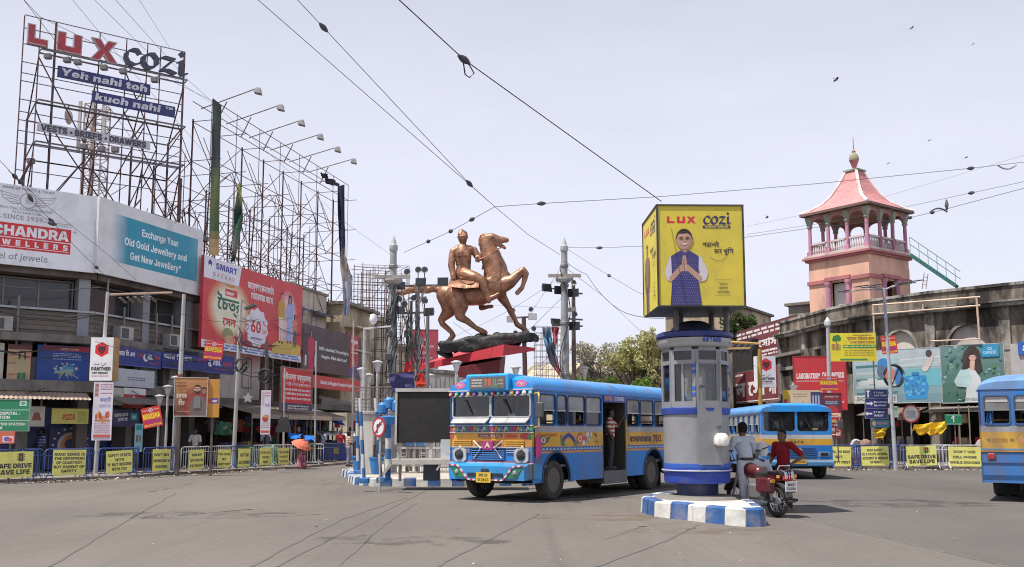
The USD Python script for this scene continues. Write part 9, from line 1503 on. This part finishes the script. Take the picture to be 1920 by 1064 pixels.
for u,vt,vb,lab in ((531,690,876,'thin pole carrying the red cloth shop signboard'),(590,640,872,'slim pole at the blue tarpaulin stalls'),(660,600,868,'bent white pole beside the garden lamps')):pole('slim_pole',lab,u,vt,vb,.05,.04,u+3,(.42,.4,.38))
# hanging garments
r=random.Random(21);cols=[(.4,.05,.06),(.08,.2,.42),(.5,.46,.4),(.12,.1,.2),(.3,.12,.2),(.45,.35,.12),(.05,.05,.06),(.08,.25,.15),(.4,.12,.06)]
names=['cream','dark red','grey','blue','violet','olive','black','pink','brown']
for k in range(15):
 u=398+k*12.4+(18 if k>7 else 0);Y=43.4+.055*(u-398)+.2;q=P(u,800+r.uniform(-5,4),Y);c=cols[r.randrange(9)];t=thing('hanging_garment',f'{("printed", "plain", "striped")[k % 3]} garment hanging in the shaded clothes stalls, {("first", "second", "third", "fourth", "fifth", "sixth", "seventh", "eighth", "ninth", "tenth", "eleventh", "twelfth", "thirteenth", "fourteenth", "fifteenth")[k]} from the left','garment',q,group='clothes hanging in the left stalls')
 gsh=Polygon([(-.2,-.35),(.2,-.35),(.19,.08),(.3,.0),(.34,.1),(.14,.28),(.06,.25),(-.06,.25),(-.14,.28),(-.34,.1),(-.3,.0),(-.19,.08)]);obj('cloth',MB(c).prism(gsh,.05,XZ()),CLOTH,t);obj('print',MB(cols[(k*4+3)%9]).prism(ell(0,0,.1,.12,12),.056,XZ((0,0,0))),PRINT,t);obj('hanger',MB((.2,.2,.2)).tube((0,-.02,.25),(0,-.02,.42),.008),STEEL,t)
# awnings, tarpaulins and stalls of the row
for k,(f,s0,s1,c,lab) in enumerate(((L3,.2,3.2,(.2,.17,.14),'dark tin awning over the first clothes stalls'),(L3,3.3,6.4,(.26,.22,.18),'dusty brown awning behind the slim white banner'),(L3,6.5,9.2,(.34,.26,.19),'tan awning below the red cloth shop signboard'),(L3,9.3,11.0,(.2,.18,.17),'grey awning left of the blue tarpaulin'))):
 p_=thing('shop_awning',lab,'awning',f.pt((s0+s1)/2,2.7,1.4));awning(f,p_,s0,s1,2.5,3.15,-.2,2.6,c);m=MB(tuple(np.array(c)*1.5));f.box(m,s0,s1,2.28,2.5,2.58,2.62);obj('valance',m,CLOTH,p_,world=True)
 for s in (s0+.2,(s0+s1)/2,s1-.2):obj('prop_pole',MB((.18,.15,.12)).tube(f.pt(s,2.5,2.5),f.pt(s,.1,2.5),.035),STEEL,p_,world=True)
for pl,pr,lab,c in (([P(583,768,55),P(590,778,53)],[P(640,790,56),P(648,800,53)],'blue tarpaulin roof over the stalls left of the striped posts',(.03,.08,.3)),([P(540,813,47.5),P(545,823,46)],[P(588,820,48),P(590,828,46)],'bright blue plastic sheet over the stall left of the umbrella',(.02,.15,.55)),([P(590,808,54),P(592,815,52)],[P(664,812,56),P(668,818,52)],'white plastic sheet over the last stall of the left street',(.5,.5,.52)),([P(600,742,58),P(604,760,58)],[P(660,755,62),P(662,770,62)],'grey awning sheet under the red strip banner',(.3,.28,.27))):strip('tarpaulin',lab,pl,pr,[c,tuple(np.array(c)*.85)],cat='tarpaulin',amp=.06,waves=2,seed=len(lab))
for k in range(11):
 f,s=(L3,.8+k*1.35) if k<7 else (L4,.6+(k-7)*2.0);t=thing('market_stall',f'shaded stall counter heaped with goods, {("first", "second", "third", "fourth", "fifth", "sixth", "seventh", "eighth", "ninth", "tenth", "last")[k]} along the left shop row','stall',f.pt(s,.1,1.2),group='stalls along the left shop row');m=MB((.09,.07,.06));f.box(m,s-.55,s+.55,.1,.85,.8,1.7);obj('counter',m,PAINT,t,world=True)
 for i in range(7):c=cols[r.randrange(9)];a=s-.5+r.random()*.8;z=.85 if i<4 else r.uniform(1.5,2.1);m=MB(c);d=r.uniform(.8,1.3);f.box(m,a,a+r.uniform(.12,.3),z,z+r.uniform(.1,.35),d,d+.3);obj('goods',m,CLOTH,t,world=True)
q=P(745,620,33);tf=thing('blackboard','small dark trapezoid signboard hanging below the red cloth shop signboard','sign',P(532,800,41.5));obj('board',MB((.03,.03,.032)).prism(Polygon([(-.34,-.25),(.34,-.25),(.2,.4),(-.16,.4)]),.05,XZ()),PRINT,tf);obj('hanger',MB((.3,.28,.2)).path([(-.1,-.02,.4),(.1,-.02,.75),(.2,-.02,.4)],.015,5),WIRE,tf)
for u,v,Y,c,lab in ((503,834,44,(.03,.22,.09),'green crate stack behind the seventh placard'),(640,846,53,(.16,.15,.15),'dark heap of sacks at the end of the left street'),(460,838,43,(.04,.2,.1),'green tin box behind the eighth placard')):
 q=P(u,v,Y);q[2]=.1;t=thing('crate_stack',lab,'crate',q);
 for k in range(2):obj('crate',MB(tuple(np.array(c)*(1-.15*k))).cbox((-.4+.1*k,-.3,.45*k),(.35+.05*k,.3,.45*k+.42),.03),PAINT,t)
# litter and grit along the kerbs
m=MB();r=random.Random(31)
for k in range(700):
 if k<430:t_=r.random();i=t_*8;a=bp[int(i)]+(bp[min(8,int(i)+1)]-bp[int(i)])*(i%1);q=a+np.array([r.gauss(.45,.18),r.gauss(-.35,.15)])
 else:q=np.array([r.uniform(13.5,22.5),41.3+r.gauss(0,.15)])
 s=r.uniform(.015,.07);c=r.choice([(.3,.25,.19),(.2,.17,.13),(.45,.42,.38),(.12,.1,.08),(.5,.35,.25)]);o=np.array([q[0],q[1],s*.4]);m.add(hull([o+np.array([r.uniform(-1,1),r.uniform(-1,1),r.uniform(-.6,.6)])*s for _ in range(7)]),c)
for k in range(60):q=G(r.uniform(100,1850),r.uniform(930,1060));s=r.uniform(.008,.03);o=np.array([q[0],q[1],.008]);m.add(hull([o+np.array([r.uniform(-1,1),r.uniform(-1,1),r.uniform(-.3,.3)])*s for _ in range(7)]),r.choice([(.5,.48,.45),(.16,.13,.11),(.4,.36,.3)]))
obj('roadside_litter',m,EARTHC if 0 else PRINT, None,'scattered grit, leaves and paper scraps along the kerbs',cat='litter',kind='stuff')
